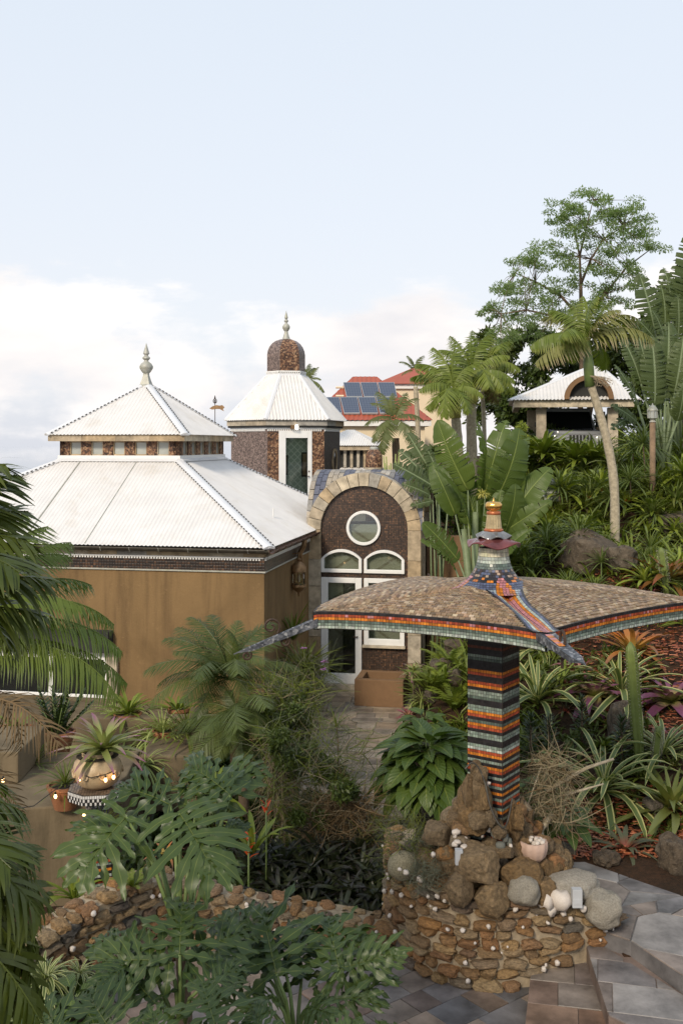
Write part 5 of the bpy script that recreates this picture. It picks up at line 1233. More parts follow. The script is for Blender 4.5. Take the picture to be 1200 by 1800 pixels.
# pillar with striped tiles
pw = .183; pil = MB(); pil.box(-pw, pw, -pw, pw, .9, 3.38); pilo = pil.build('pillar', M['dark_grout'], par)
seq = []
top_seq = [DK] * 3 + [SAGE, DK, GRN, DK, DK, (.12, .03, .015), DK, DK, SAGE, GRN, DK, DK, DK, ORG, RED, DK, DK, RED, ORG, DK, SAGE, SAGE, GRN, DK, DK, SAGE, SAGE, ORG, RED, DK, GRN, ORG, RED, DK, SAGE, SAGE, DK, DK, SAGE, LSAGE, RED, ORG, DK, SAGE, DK, ORG, RED, DK, SAGE, DK, RED, SAGE, DK, ORG, DK, SAGE, RED, DK, SAGE, ORG, DK, SAGE, DK, RED, ORG, DK, SAGE, DK, RED, SAGE, DK, ORG, DK, SAGE, RED, DK, SAGE, ORG, DK]  # upper rows run darker: canopy shade put into the tile colours
pt_ = MB(); hh = .0285; z = 3.30
for r_, c in enumerate(top_seq):
    z1, z0 = z - r_ * hh - .0016, z - (r_ + 1) * hh + .0016
    for fx_, fy_, ux, uy in ((0, -1, 1, 0), (1, 0, 0, 1), (0, 1, -1, 0), (-1, 0, 0, -1)):
        nt2 = 13
        for i in range(nt2):
            a, b = -pw + 2 * pw * i / nt2 + .0016, -pw + 2 * pw * (i + 1) / nt2 - .0016; o_ = pw + .003 + U(0, .0025)
            A_ = (fx_ * o_ + ux * a, fy_ * o_ + uy * a); B_ = (fx_ * o_ + ux * b, fy_ * o_ + uy * b)
            pt_.add([(*A_, z0), (*B_, z0), (*B_, z1), (*A_, z1)], [(0, 1, 2, 3)], col=vary(c, .3))
tag(pt_.build('pillar_tiles', M['mosaic'], pilo), kind='stuff')
mb = MB(); mb.box(-.32, .32, -.32, .32, 3.30, 3.36); mb.box(-.25, .25, -.25, .25, 3.24, 3.2995); mb.build('capital', M['dark_grout'], par)
# skirt at the crown
prof = [(.44, 3.595), (.36, 3.625), (.29, 3.665), (.235, 3.715), (.195, 3.77), (.168, 3.83), (.150, 3.90), (.142, 4.0)]
mb = MB(); mb.lathe([(r_ - .008, z) for r_, z in prof], 32); sk = mb.build('crown', M['dark_grout'], par, smooth=True)
def pint(k):
    x = k * (len(prof) - 1); i = min(int(x), len(prof) - 2); f_ = x - i; return lerp(prof[i][0], prof[i + 1][0], f_), lerp(prof[i][1], prof[i + 1][1], f_)
skt = MB(); nr_ = 17
fa = math.atan2(-1, 1)
for r_ in range(nr_):
    ra, za = pint(r_ / nr_); rb_, zb_ = pint((r_ + 1) / nr_); n = max(24, int(2 * PI * ra / .032))
    for j in range(n):
        a0_, a1_ = 2 * PI * j / n, 2 * PI * (j + 1) / n - .012; am = (a0_ + a1_) / 2; k = r_ / nr_
        da = min(abs((am - c_ + PI) % (2 * PI) - PI) for c_ in [fa + PI / 2 * q_ for q_ in range(4)])
        if k > .84: col = (.50, .47, .33)
        elif k > .74: col = LSAGE
        elif k > .60: col = GRN
        elif k > .42: col = random.choice([DK, DK, BLUE, (.05, .03, .025), (.3, .22, .16)])
        elif k > .30: col = ORG if abs(da - (.16 + (k - .3) * 6)) < .12 else (PINK if da < .15 else DK)
        else: col = PINK if da < .10 else (ORG if da < .22 else (BLUE if k > .12 else LBL))
        g_ = .0016
        skt.add([(ra * cos(a0_), ra * sin(a0_), za + g_), (ra * cos(a1_), ra * sin(a1_), za + g_), (rb_ * cos(a1_), rb_ * sin(a1_), zb_ - g_), (rb_ * cos(a0_), rb_ * sin(a0_), zb_ - g_)], [(0, 1, 2, 3)], col=vary(col, .25))
tag(skt.build('crown_tiles', M['mosaic'], sk), kind='stuff')
# glass hat and finial
def ruffle(r0, r1, z0, z1, lobes, amp, ph, th=.012):
    mb = MB(); n = 64; m_ = 7; v = []
    for k in range(m_):
        t_ = k / (m_ - 1)
        for j in range(n):
            a = 2 * PI * j / n; wv = sin(lobes * a + ph) * amp * t_ ** 2; r_ = lerp(r0, r1, t_) * (1 + .08 * t_ * sin(lobes * a + ph)); v.append((r_ * cos(a), r_ * sin(a), lerp(z0, z1, t_ ** 1.4) + wv))
    v += [(x, y, z - th) for x, y, z in v]; q_ = m_ * n
    f = [(i * n + j, (i + 1) * n + j, (i + 1) * n + (j + 1) % n, i * n + (j + 1) % n) for i in range(m_ - 1) for j in range(n)]
    f += [tuple(x + q_ for x in reversed(t3)) for t3 in f] + [((m_ - 1) * n + j, q_ + (m_ - 1) * n + j, q_ + (m_ - 1) * n + (j + 1) % n, (m_ - 1) * n + (j + 1) % n) for j in range(n)]
    mb.add(v, f); return mb
ruffle(.10, .26, 4.10, 4.035, 4, .028, 2.1).build('glass_brim', M['glassred'], par, smooth=True)
ruffle(.07, .165, 4.165, 4.105, 6, .016, .5).build('glass_ruffle', M['glassblue'], par, smooth=True)
mb = MB(); mb.lathe([(.095, 4.155), (.09, 4.175), (.075, 4.185)], 24); mb.lathe([(.062, 4.315), (.07, 4.32), (.066, 4.345), (.055, 4.35)], 24); mb.build('copper_collar', plain('orange_copper', (.42, .13, .05), .35, .4, .2, 15, .1), par, smooth=True)
mb = MB(); n = 36; v = []
for r_, z in ((.078, 4.18), (.074, 4.2), (.064, 4.3), (.062, 4.32)):
    for j in range(n): a = 2 * PI * j / n; k = r_ * (1 + (.04 if j % 2 else -.04)); v.append((k * cos(a), k * sin(a), z))
mb.add(v, [(i * n + j, i * n + (j + 1) % n, (i + 1) * n + (j + 1) % n, (i + 1) * n + j) for i in range(3) for j in range(n)])
mb.build('fluted_glass', plain('golden_fluted_glass', (.40, .31, .17), .12, .35, .3, 14, .05), par)
mb = MB(); n = 40; v = []
for r_, z in ((.03, 4.355), (.062, 4.362), (.076, 4.385), (.077, 4.415), (.062, 4.437), (.025, 4.44)):
    for j in range(n): a = 2 * PI * j / n; k = r_ * (1 + .05 * abs(sin(a * 5))); v.append((k * cos(a), k * sin(a), z))
mb.add(v, [(i * n + j, i * n + (j + 1) % n, (i + 1) * n + (j + 1) % n, (i + 1) * n + j) for i in range(5) for j in range(n)] + [tuple(5 * n + j for j in range(n))])
mb.build('gold_pumpkin', M['gold'], par, smooth=True)
mb = MB(); mb.lathe([(.018, 4.43), (.012, 4.45), (.006, 4.48)], 10); mb.lathe([(.05, 4.345), (.035, 4.355), (.035, 4.365)], 16); mb.build('stem', M['gold'], par, smooth=True)
# arms with wrought iron scrolls
def spiral(c, r0, turns, a0_, sgn=1, n=44):
    return [(c[0] + r0 * (1 - k * .8) * cos(a0_ + sgn * k * turns * 2 * PI), 0, c[1] + r0 * (1 - k * .8) * sin(a0_ + sgn * k * turns * 2 * PI)) for k in np.linspace(0, 1, n)]
def arm(name_, wz0, wz1, scr, mat, wd=.045):
    d = cor[name_].normalized(); r0 = cor[name_].length - .03; r1 = r0 + scr['len']; ao = bpy.data.objects.new('arm', None); link(ao, par)
    ao.location = (0, 0, 0); ao.rotation_euler = (0, 0, math.atan2(d.y, d.x))
    mb = MB(); w0, w1, h0, h1 = wd, wd * .55, .075, .035; m_ = 14; v = []
    for i in range(m_ + 1):
        k = i / m_; x = lerp(r0, r1, k); z = lerp(wz0, wz1, k); w_ = lerp(w0, w1, k) * (1 if k < .8 else max(.08, (1 - k) / .2)); h_ = lerp(h0, h1, k) * (1 if k < .8 else max(.2, (1 - k) / .2))
        v += [(x, -w_, z - h_), (x, w_, z - h_), (x, w_, z + .0), (x, w_ * .4, z - .012), (x, -w_ * .4, z - .012), (x, -w_, z + .0)]
    mb.add(v, [(i * 6 + k, i * 6 + (k + 1) % 6, i * 6 + 6 + (k + 1) % 6, i * 6 + 6 + k) for i in range(m_) for k in range(6)] + [(5, 4, 3, 2, 1, 0), tuple(m_ * 6 + k for k in range(6))])
    mb.build('beam', mat, ao)
    for (k, up_, r_, a0_, sg) in scr['s']:
        x = lerp(r0, r1, k); z = lerp(wz0, wz1, k) + (0 if up_ > 0 else -lerp(h0, h1, k)); mb = MB()
        mb.tube(spiral((x + cos(a0_ + PI) * r_, z + up_ * r_ * .9), r_, 1.35, a0_, sg), .011, 6); mb.build('scroll', M['iron'], ao)
    return ao
M['slatemosaic'] = speckle('blue_grey_slate_mosaic', [(0, (.03, .033, .04)), (.5, (.07, .075, .085)), (.8, (.12, .125, .14)), (1, (.3, .3, .3))], 42, .45)
arm('L', 3.37, 3.06, {'len': .78, 's': [(.48, 1, .085, -PI * .75, -1), (.34, -1, .05, PI * .8, 1), (.8, -1, .045, PI * .8, 1)]}, M['slatemosaic'], .04)
fa_ = arm('F', 3.43, 3.33, {'len': .85, 's': []}, M['slatemosaic'], .075)
arm('R', 3.40, 3.10, {'len': .78, 's': [(.4, 1, .09, -PI * .75, -1)]}, M['slatemosaic'], .05)
arm('B', 3.40, 3.10, {'len': .78, 's': [(.4, 1, .09, -PI * .75, -1)]}, M['slatemosaic'], .05)
mb = MB(); r0 = cor['F'].length
mb.tube([(r0 + .28 + .05 * cos(a), .035, 3.40 + .085 * sin(a)) for a in np.linspace(-.5 * PI, 1.25 * PI, 20)], .013, 6); mb.tube([(r0 + .28, .035, 3.33), (r0 + .27, .035, 3.18)], .013, 6); mb.build('scroll', M['iron'], fa_)
frib = MB(); d_ = 0
for i in range(9):
    x = r0 + .05 + i * .035; z = lerp(3.43, 3.33, (x - r0 + .03) / .85) - .006
    frib.add([(x, -.028, z + .001), (x + .031, -.028, z - .003), (x + .031, .028, z - .003), (x, .028, z + .001)], [(0, 1, 2, 3)], col=vary(ORG if i % 3 else PINK))
tag(frib.build('arm_tiles', M['mosaic'], fa_), kind='stuff')
# rope edging where the boulders climb the pillar
mb = MB(); pts = [P(817, 1352, 9.50), P(829, 1338, 9.52), P(841, 1348, 9.50), P(853, 1378, 9.46), P(859, 1413, 9.40), P(869, 1438, 9.36), P(881, 1456, 9.33), P(889, 1453, 9.36), P(896, 1425, 9.45), P(900, 1402, 9.50)]
inv_m = par.matrix_basis.inverted() if False else (Matrix.Translation(mroot) @ Matrix.Rotation(MR, 4, 'Z')).inverted()
mb.tube([inv_m @ p for p in smooth_line([tuple(p) for p in pts]) and [V(p) for p in smooth_line([tuple(p) for p in pts])]], .009, 6); mb.build('rope_edge', M['gutter'], par, smooth=True)

# ================================================================ LEFT TERRACES, POTS, TABLE
tr1 = MB(); tr1.prism([(-5.8, 13.0), (-2.5, 13.5), (-2.3, 14.6), (-2.2, 17.0), (-6.5, 17.8)], -.6, .62); o = tr1.build('terrace', M['concrete'], bevel=.02); tag(o, kind='structure')
tr2 = MB(); tr2.prism([(-4.6, 10.9), (-2.78, 11.2), (-2.55, 12.2), (-2.6, 13.2), (-5.5, 13.0)], -.5, 1.05); o = tr2.build('terrace', M['concrete'], bevel=.02); tag(o, kind='structure')
tr3 = MB(); tr3.prism([(-4.3, 11.9), (-3.75, 11.9), (-3.75, 13.0), (-4.3, 13.0)], 1.05, 1.42); o = tr3.build('terrace', M['concrete'], bevel=.02); tag(o, kind='structure')
mb = MB(); mb.box(-.33, .33, -.33, .33, 0, .5); b1 = P(305, 1330, 13.7)
blk = mb.build('planter_block', M['concrete'], bevel=.02); blk.scale = (1.15, 1.6, 1.5); blk.location = (P(300, 0, 13.6).x, 14.0, .15); tag(blk, 'stained concrete planter block below the fan of dark date palm', 'block')
def pot_obj(name, label, px, py, d, r, h, mat='terracotta', prof=None):
    p = P(px, py, d); o = thing(name, label, 'pot', p); pr = prof or [(.62, 0), (.8, .45), (.98, .86), (1.04, .87), (1.04, 1.0), (.9, 1.0), (.86, .9)]
    mb = MB(); mb.lathe([(a * r, z * h) for a, z in pr], 24); mb.build('bowl', M[mat], o, smooth=True, auto=45)
    mb = MB(); mb.lathe([(.86 * r, .88 * h), (.5 * r, .93 * h), (.01, .95 * h)], 16, cap=False); mb.build('soil', M['soil'], o, smooth=True); return o
pot_obj('plant_pot', 'terracotta pot holding the glossy dark upright plant by the window', 105, 1325, 13.4, .20, .30)
pot_obj('plant_pot', 'terracotta pot of drooping grassy plant standing left of the mosaic table', 115, 1420, 11.15, .19, .26)
pot_obj('plant_pot', 'orange terracotta pot at the foot of the ochre wall beside date palm', 315, 1282, 15.6, .17, .33)
pot_obj('plant_pot', 'small terracotta pot under the pale yellow grassy plant', 290, 1318, 14.4, .17, .28)
tb = P(171, 1383, 10.7); tab = thing('mosaic_table', 'octagonal mosaic side table with black and white checked edge', 'table', (tb.x, tb.y, 0), R(8)); rt = 51 * 10.7 / F; tz_ = tb.z
mb = MB(); mb.lathe([(rt, tz_ - .10), (rt, tz_)], 8, a0=PI / 8); mb.build('table_top', M['dark_grout'], tab)
mb = MB(); tk = MB()
for i in range(24):
    for j in range(24):
        x, y = (i - 11.5) * .028, (j - 11.5) * .028
        if max(abs(x), abs(y), (abs(x) + abs(y)) / 1.414) < rt * .905: tk.add([(x - .0125, y - .0125, tz_ + .003), (x + .0125, y - .0125, tz_ + .003), (x + .0125, y + .0125, tz_ + .003), (x - .0125, y + .0125, tz_ + .003)], [(0, 1, 2, 3)], col=vary((.16, .115, .08), .45))
for k in range(8):
    a0_, a1_ = PI / 8 + k * PI / 4, PI / 8 + (k + 1) * PI / 4; A_ = V((cos(a0_), sin(a0_))) * (rt + .004); B_ = V((cos(a1_), sin(a1_))) * (rt + .004); n = 10
    for i in range(n):
        p0, p1 = A_.lerp(B_, i / n + .01), A_.lerp(B_, (i + 1) / n - .01)
        for r_ in range(3):
            tk.add([(p0.x, p0.y, tz_ - .034 * (r_ + 1) + .003), (p1.x, p1.y, tz_ - .034 * (r_ + 1) + .003), (p1.x, p1.y, tz_ - .034 * r_ - .001), (p0.x, p0.y, tz_ - .034 * r_ - .001)], [(0, 1, 2, 3)], col=((.6, .58, .55) if (r_ == 0 or (r_ == 1) == (i % 2 == 0)) else (.02, .02, .02)))
tag(tk.build('table_tiles', M['mosaic'], tab), kind='stuff')
mb = MB(); mb.lathe([(.2, .0), (.14, .1), (.12, tz_ - .15), (.2, tz_ - .10)], 8, a0=PI / 8); mb.build('pedestal', M['slatemosaic'], tab)
urn = pot_obj('urn', 'wide cream glazed urn with wave relief standing on the mosaic table', 172, 1381, 10.7, .255, .36, 'urn', [(.55, 0), (.8, .12), (.98, .38), (1.0, .52), (.92, .72), (.72, .86), (.62, .92), (.66, 1.0), (.6, 1.01), (.56, .92)])
for k in range(9):
    a = 2 * PI * k / 9; mb = MB(); pts = []
    for q_ in np.linspace(0, 1, 14):
        an = a + (.02 + .3 * q_) + .06 * sin(q_ * 9); r_ = .257; pts.append((r_ * cos(an), r_ * sin(an), .17 + .035 * sin(q_ * 2 * PI)))
    mb.tube(pts, .011, 5); mb.build('wave_relief', M['urn'], urn, smooth=True)
pot_obj('plant_pot', 'round brown pot against the wall behind the urn', 225, 1285, 15.0, .2, .26); pot_obj('plant_pot', 'large terracotta pot at the far left under dry fronds', 25, 1330, 13.2, .26, .36)
mb = MB(); mb.box(-.9, .9, -.12, .12, 0, .42); o = mb.build('planter_wall', M['concrete'], bevel=.02); o.location = (P(240, 0, 14.9).x, 14.9, .62); tag(o, 'low stained planter wall across the terrace behind the urn', 'wall')
# string lights
fl = [(141, 1369, 10.5), (186, 1371, 10.45), (200, 1366, 10.5), (98, 1400, 10.9), (148, 1434, 10.55), (7, 1438, 10.6), (6, 1372, 10.9)]
fll = ['lit bulb at the left foot of the cream urn', 'lit bulb at the front foot of the cream urn', 'lit bulb at the right foot of the cream urn', 'lit bulb on the rim of the grassy pot left of table', 'lit bulb hanging just below the checked table edge', 'lit bulb low at the left edge among palm blades', 'lit bulb on the terrace at the left picture edge']
for (px, py, d), lb in zip(fl, fll):
    p = P(px, py, d); o = thing('string_light', lb, 'light bulb', p, 0, 'warm string lights on the terrace')
    mb = MB(); mb.lathe([(.004, -.022), (.012, -.016), (.017, 0), (.012, .016), (.007, .022)], 10); mb.build('bulb', M['bulb'], o, smooth=True)
    mb = MB(); mb.lathe([(.009, .022), (.009, .045)], 8); mb.build('socket', M['rubber'], o)
mb = MB(); mb.tube([P(a, b, c) + V((0, 0, .05)) for a, b, c in ((-20, 1440, 10.6), (7, 1434, 10.6), (60, 1425, 10.7), (98, 1396, 10.9), (120, 1392, 11), (141, 1368, 10.5), (160, 1376, 10.42), (186, 1370, 10.45), (200, 1364, 10.5))], .005, 4); o = mb.build('light_cable', M['rubber']); tag(o, 'thin black cable of the string lights along the terrace', 'cable')
# second striped pillar foot seen between leaves at the left
p = P(172, 1570, 10.1); o = thing('mosaic_pillar', 'short red black and grey striped mosaic pillar behind the lobed leaves', 'pillar', (p.x, p.y, 0), R(20))
mb = MB(); mb.box(-.12, .12, -.12, .12, 0, 1.0); mb.build('core', M['dark_grout'], o); mb = MB()
for r_ in range(28):
    for fx_, fy_, ux, uy in ((0, -1, 1, 0), (1, 0, 0, 1)):
        for i in range(7):
            a, b = -.12 + .24 * i / 7 + .002, -.12 + .24 * (i + 1) / 7 - .002; c = (DK, ORG, DK, SAGE, RED, DK, LSAGE)[r_ % 7]
            mb.add([(fx_ * .124 + ux * a, fy_ * .124 + uy * a, .2 + r_ * .0285), (fx_ * .124 + ux * b, fy_ * .124 + uy * b, .2 + r_ * .0285), (fx_ * .124 + ux * b, fy_ * .124 + uy * b, .2255 + r_ * .0285), (fx_ * .124 + ux * a, fy_ * .124 + uy * a, .2255 + r_ * .0285)], [(0, 1, 2, 3)], col=vary(c))
tag(mb.build('pillar_tiles', M['mosaic'], o), kind='stuff')
# rough stone bank between path and planting at the right of the pavilion, and rocks on the hill
def rock_thing(label, px, py, wp, hp_, dp=None, d=None, me=None, sink=.25, rot=None, group=None):
    p = P(px, py, d) if d else hit(px, py); dd = p.y; s_ = dd / F
    o = put('rock', me or random.choice(HROCK), None, (p.x, p.y + (dp or wp) * s_ * .25, p.z + hp_ * s_ * (.5 - sink)), (U(-.2, .2), U(-.2, .2), U(0, 6) if rot is None else rot), (wp * s_ * .62, (dp or wp) * s_ * .62, hp_ * s_ * .66)); tag(o, label, 'rock', group); return o
rock_thing('largest brown weathered rock on the hillside under the spiky plants', 1050, 1010, 170, 120)
rock_thing('grey rounded rock at the right edge beneath lime green rosettes', 1185, 940, 110, 70)
rock_thing('grey rock low beside the largest brown hillside rock', 1100, 1012, 90, 90)
rock_thing('small rounded rock left of the largest brown hillside rock', 1000, 1000, 60, 40)
rock_thing('pointed tan rock standing behind the tall green cactus', 1090, 1300, 70, 110)
rock_thing('round ochre boulder at the right edge beside the upper path', 1195, 1545, 100, 110)
rock_thing('low brown rock edging the bed beside the red leaved bromeliad', 1065, 1528, 70, 40)
rock_thing('low brown rock edging the bed left of the red leaved bromeliad', 1000, 1512, 60, 34)
rock_thing('grey rock half hidden under the variegated agave at the right', 1150, 1440, 60, 60)
for i, (px, py, w_, h_, lb) in enumerate([(775, 1190, 60, 50, 'brown rock at the path edge right of the brown planter box'), (805, 1160, 70, 60, 'upper brown rock in the bank right of the planter box'), (760, 1240, 50, 40, 'lower brown rock in the bank beside the path'), (800, 1210, 50, 46, 'brown rock in the bank just left of the striped pillar'), (660, 1462, 60, 44, 'dry brown rock at the near end of the path'), (705, 1470, 56, 40, 'grey brown rock between the path end and curved wall'), (640, 1490, 50, 36, 'small brown rock under the dry tangled grass'), (740, 1480, 50, 44, 'brown rock behind the mossy coral stone')]):
    rock_thing(lb, px, py, w_, h_)

# ================================================================ PLANT SHAPES
def arcpts(L_, droop, n, p=1.25, e0=0.0):
    x = z = 0.0; out = [(0.0, 0.0, e0)]
    for i in range(n):
        a = e0 - droop * ((i + .5) / n) ** p; x += cos(a) * L_ / n; z += sin(a) * L_ / n; out.append((x, z, a))
    return out
def chordfix(mb):                                # turn the shape so that its tip lies on +x
    v = np.array(mb.v); return v
def strap(L_=1.0, W_=.1, droop=1.0, fold=.3, n=7, kind='lance', side=0.0, wav=0.0):
    mb = MB(); pts = arcpts(L_, droop, n); v = []; uv = []
    for i, (x, z, a) in enumerate(pts):
        s_ = i / n
        if kind == 'lance': w_ = W_ * (.28 + 2.6 * s_ * (1 - s_) ** 0.8 * .62 + .25 * (1 - s_)) * (1 if s_ < .99 else .05)
        elif kind == 'ovate': w_ = W_ * max(.04, sin(PI * min(1, s_ ** .75)) ** .8)
        else: w_ = W_ * (1 if s_ < .6 else max(.04, 1 - ((s_ - .6) / .4) ** 1.6)) * (1.15 - .3 * s_)
        w_ *= .5; yo = side * s_ * s_; zz_ = wav * sin(s_ * 9)
        nx, nz_ = -sin(a), cos(a)
        v += [(x + nx * fold * w_, yo - w_, z + nz_ * fold * w_ + zz_), (x, yo, z), (x + nx * fold * w_, yo + w_, z + nz_ * fold * w_ - zz_)]
        uv += [(0, s_), (.5, s_), (1, s_)]
    mb.add(v, [(i * 3 + k, i * 3 + k + 1, i * 3 + 4 + k, i * 3 + 3 + k) for i in range(n) for k in (0, 1)], uv=uv); return mb
def kit(name, mat, fn, n=5, smooth=True):
    return [fn(i).mesh(name, mat, smooth) for i in range(n)]
def frond(L_=1.2, npairs=34, ll=.32, lw=.02, droop=.9, vee=.35, ldroop=.5, e0=.6, sweep=.55, rach=.010, jit=.15, seg=2, start=.1):
    mb = MB(); m_ = 12; pts = arcpts(L_, droop, m_, 1.2, e0); P3 = [V((x, 0, z)) for x, z, a in pts]
    mb.tube([p for p in P3], [rach * (1 - .85 * i / m_) + .0012 for i in range(m_ + 1)], 4, uv=[(.5, 0)] * ((m_ + 1) * 4))
    for i in range(npairs):
        for sg in (-1, 1):
            s_ = start + (1 - start) * (i + U(-.3, .3)) / npairs; s_ = min(max(s_, .02), .995); k = s_ * m_; j = min(int(k), m_ - 1); f_ = k - j
            b = P3[j].lerp(P3[j + 1], f_); t_ = (P3[j + 1] - P3[j]).normalized(); sd_ = V((0, sg, 0)); upv = t_.cross(V((0, 1, 0))) * -1
            env = (sin(PI * min(1, .16 + s_ * .84)) ** .55); l = ll * env * U(.85, 1.1) + .02; sw = sweep + .5 * s_
            d = (t_ * sw + sd_ + upv * (vee + U(-jit, jit))).normalized(); wv = t_.cross(d).normalized(); wv = d.cross(wv).normalized()
            side_ = (t_ - d * t_.dot(d)).normalized(); v = []; uv = []; p = b.copy(); dd = d.copy()
            for q_ in range(seg + 1):
                r_ = q_ / seg; w_ = lw * (.55 + .45 * sin(PI * min(1, r_ + .25))) * (1 if q_ < seg else .12)
                v += [p - side_ * w_ * .5, p + side_ * w_ * .5]; uv += [(.2, r_), (.8, r_)]
                dd = (dd + V((0, 0, -1)) * ldroop / seg * U(.6, 1.4)).normalized(); p = p + dd * (l / seg)
            mb.add(v, [(2 * q_, 2 * q_ + 1, 2 * q_ + 3, 2 * q_ + 2) for q_ in range(seg)], uv=uv)
    return mb
def paddle(L_=1.2, W_=.42, droop=.7, splits=5, sag=.25, n=30, fold=.25, e0=.25, gp=.012):
    mb = MB(); pts = arcpts(L_, droop, n, 1.3, e0)
    def half(s_): return W_ * .5 * (max(0, sin(PI * min(1, (s_ * .97 + .03) ** .8))) ** .55) * (1 if s_ < .97 else .55)
    for sg in (-1, 1):
        cuts = sorted(set([0, n] + [random.randint(3, n - 2) for _ in range(splits)]))
        for c0, c1 in zip(cuts[:-1], cuts[1:]):
            sgg = U(-.1, 1) * sag; v = []; uv = []; m_ = 4
            for i in range(c0, c1 + 1):
                x, z, a = pts[i]; s_ = i / n; w_ = half(s_); nx, nz_ = -sin(a), cos(a); gap = gp if (i == c0 and c0 > 0) else (-gp if (i == c1 and c1 < n) else 0)
                for k in range(m_ + 1):
                    t_ = k / m_; up_ = fold * t_ * w_ * (1 - t_ * .7) - sgg * w_ * t_ * t_ * .8 + .006 * sin(i * 1.9) * t_
                    fw = .18 * w_ * t_ + gap * t_ * L_
                    v.append((x + nx * up_ + cos(a) * fw, sg * w_ * t_, z + nz_ * up_ + sin(a) * fw)); uv.append((.5 + sg * .5 * t_, s_))
            r_ = c1 - c0
            mb.add(v, [(i * (m_ + 1) + k, i * (m_ + 1) + k + 1, (i + 1) * (m_ + 1) + k + 1, (i + 1) * (m_ + 1) + k)[::sg] for i in range(r_) for k in range(m_)], uv=uv)
    mb.tube([(x, 0, z - .006) for x, z, a in pts[::3]], [.014 * L_ * (1 - .85 * i / 10) for i in range(len(pts[::3]))], 5, uv=[(.5, .5)] * (len(pts[::3]) * 5)); return mb
def philo(L_=.8, W_=.72, droop=.5, lobes=9, seed=0):
    # deeply cut blade: ruffled lobes leaving both sides of the midrib
    mb = MB(); n = 40; pts = arcpts(L_, droop, n, 1.2, .15); rs = np.random.RandomState(seed)
    def mid(s_):
        k = s_ * n; j = min(int(k), n - 1); f_ = k - j; a, b = pts[j], pts[j + 1]; return lerp(a[0], b[0], f_), lerp(a[1], b[1], f_), a[2]
    def strip(s0, ang, ln, w0, sg, ph, curl, m_=14):
        x0_, z0_, a0_ = mid(s0); v = []; uv = []; al = si = 0.0; an = ang; rs_a, rs_b = rs.uniform(0, .35), rs.uniform(.2, .6)
        for i in range(m_ + 1):
            t_ = i / m_; an = ang - curl * t_
            if i: al += cos(an) * ln / m_; si += sin(an) * ln / m_
            w_ = w0 * (.75 + .55 * sin(PI * min(1, t_ * 1.05))) * (1 + .38 * sin(2 * PI * 2.7 * t_ + ph)) * (1 if t_ < .8 else max(.06, 1 - ((t_ - .8) / .2) ** 2))
            zz_ = rs_a * ln * t_ - rs_b * ln * t_ * t_
            for k, e in enumerate((-1, 0, 1)):
                ax, sy = al + e * w_ * -sin(an) * .5 * -1, si + e * w_ * -cos(an) * .5
                h_ = zz_ + (abs(e) * (.019 * sin(14 * t_ + ph + e * 2) + .010)) * (W_ / .9)
                v.append((x0_ + ax * cos(a0_) - h_ * sin(a0_), sg * sy, z0_ + ax * sin(a0_) + h_ * cos(a0_))); uv.append((k * .5, .15 + .85 * t_))
        mb.add(v, [(i * 3 + k, i * 3 + k + 1, i * 3 + 4 + k, i * 3 + 3 + k)[::sg] for i in range(m_) for k in (0, 1)], uv=uv)
    for sg in (-1, 1):
        for i in range(lobes):
            s0 = .02 + .90 * (i / (lobes - 1)) ** .95; ln = W_ * .74 * (sin(PI * (.20 + .66 * s0)) ** .8) * rs.uniform(.68, 1.15)
            strip(s0, lerp(2.0, .38, s0 ** .75) + rs.uniform(-.1, .1), ln, W_ * .098 * rs.uniform(.75, 1.25), sg, rs.uniform(0, 6), rs.uniform(.1, .5))
    strip(.90, 0.0, .16 * L_, W_ * .13, 1, 1.0, 0.0, 8)
    v = []; uv = []
    for i in range(n + 1):
        x, z, a = pts[i]; w_ = .085 * W_ * (1 - .7 * i / n) * (.4 + .6 * min(1, i / 4))
        v += [(x, -w_, z + .004), (x, 0, z - .004), (x, w_, z + .004)]; uv += [(.15, .5), (.5, .5), (.85, .5)]
    mb.add(v, [(i * 3 + k, i * 3 + k + 1, i * 3 + 4 + k, i * 3 + 3 + k) for i in range(n) for k in (0, 1)], uv=uv)
    sel = pts[::4]; mb.tube([(x, 0, z + .002) for x, z, a in sel], [.009 * (1 - .85 * i / len(sel)) for i in range(len(sel))], 5, uv=[(.5, .5)] * (len(sel) * 5))
    return mb
def aim(name, me, parent, pb, pt_, up_=V((0, -.6, .8)), L_=1.0, wscale=1.0, roll=0.0):
    # lay a leaf from pb to pt_ (world); the blade faces up_
    o_ = parent.location if parent is not None else V((0, 0, 0))
    d = V(pt_) - V(pb); ln = d.length; x = d.normalized(); u_ = V(up_).normalized(); z = (u_ - x * u_.dot(x)); z = z.normalized() if z.length > 1e-3 else V((0, 0, 1)); y = z.cross(x)
    m_ = Matrix((x, y, z)).transposed()
    if roll: m_ = m_ @ Matrix.Rotation(roll, 3, 'X')
    s_ = ln / L_; o = put(name, me, parent, V(pb) - o_, m_.to_euler(), (s_, s_ * wscale, s_)); return o
def chorded(mb):                                 # rotate about y so base->tip runs along +x with length 1
    v = np.array(mb.v); tip = v[np.argmax(v[:, 0] ** 2 + v[:, 2] ** 2)]; a = math.atan2(tip[2], tip[0]); l = math.hypot(tip[0], tip[2]); c, s_ = cos(-a), sin(-a)
    x = v[:, 0] * c - v[:, 2] * s_; z = v[:, 0] * s_ + v[:, 2] * c; mb.v = [tuple(q_) for q_ in np.stack([x / l, v[:, 1] / l, z / l], 1)]; return mb
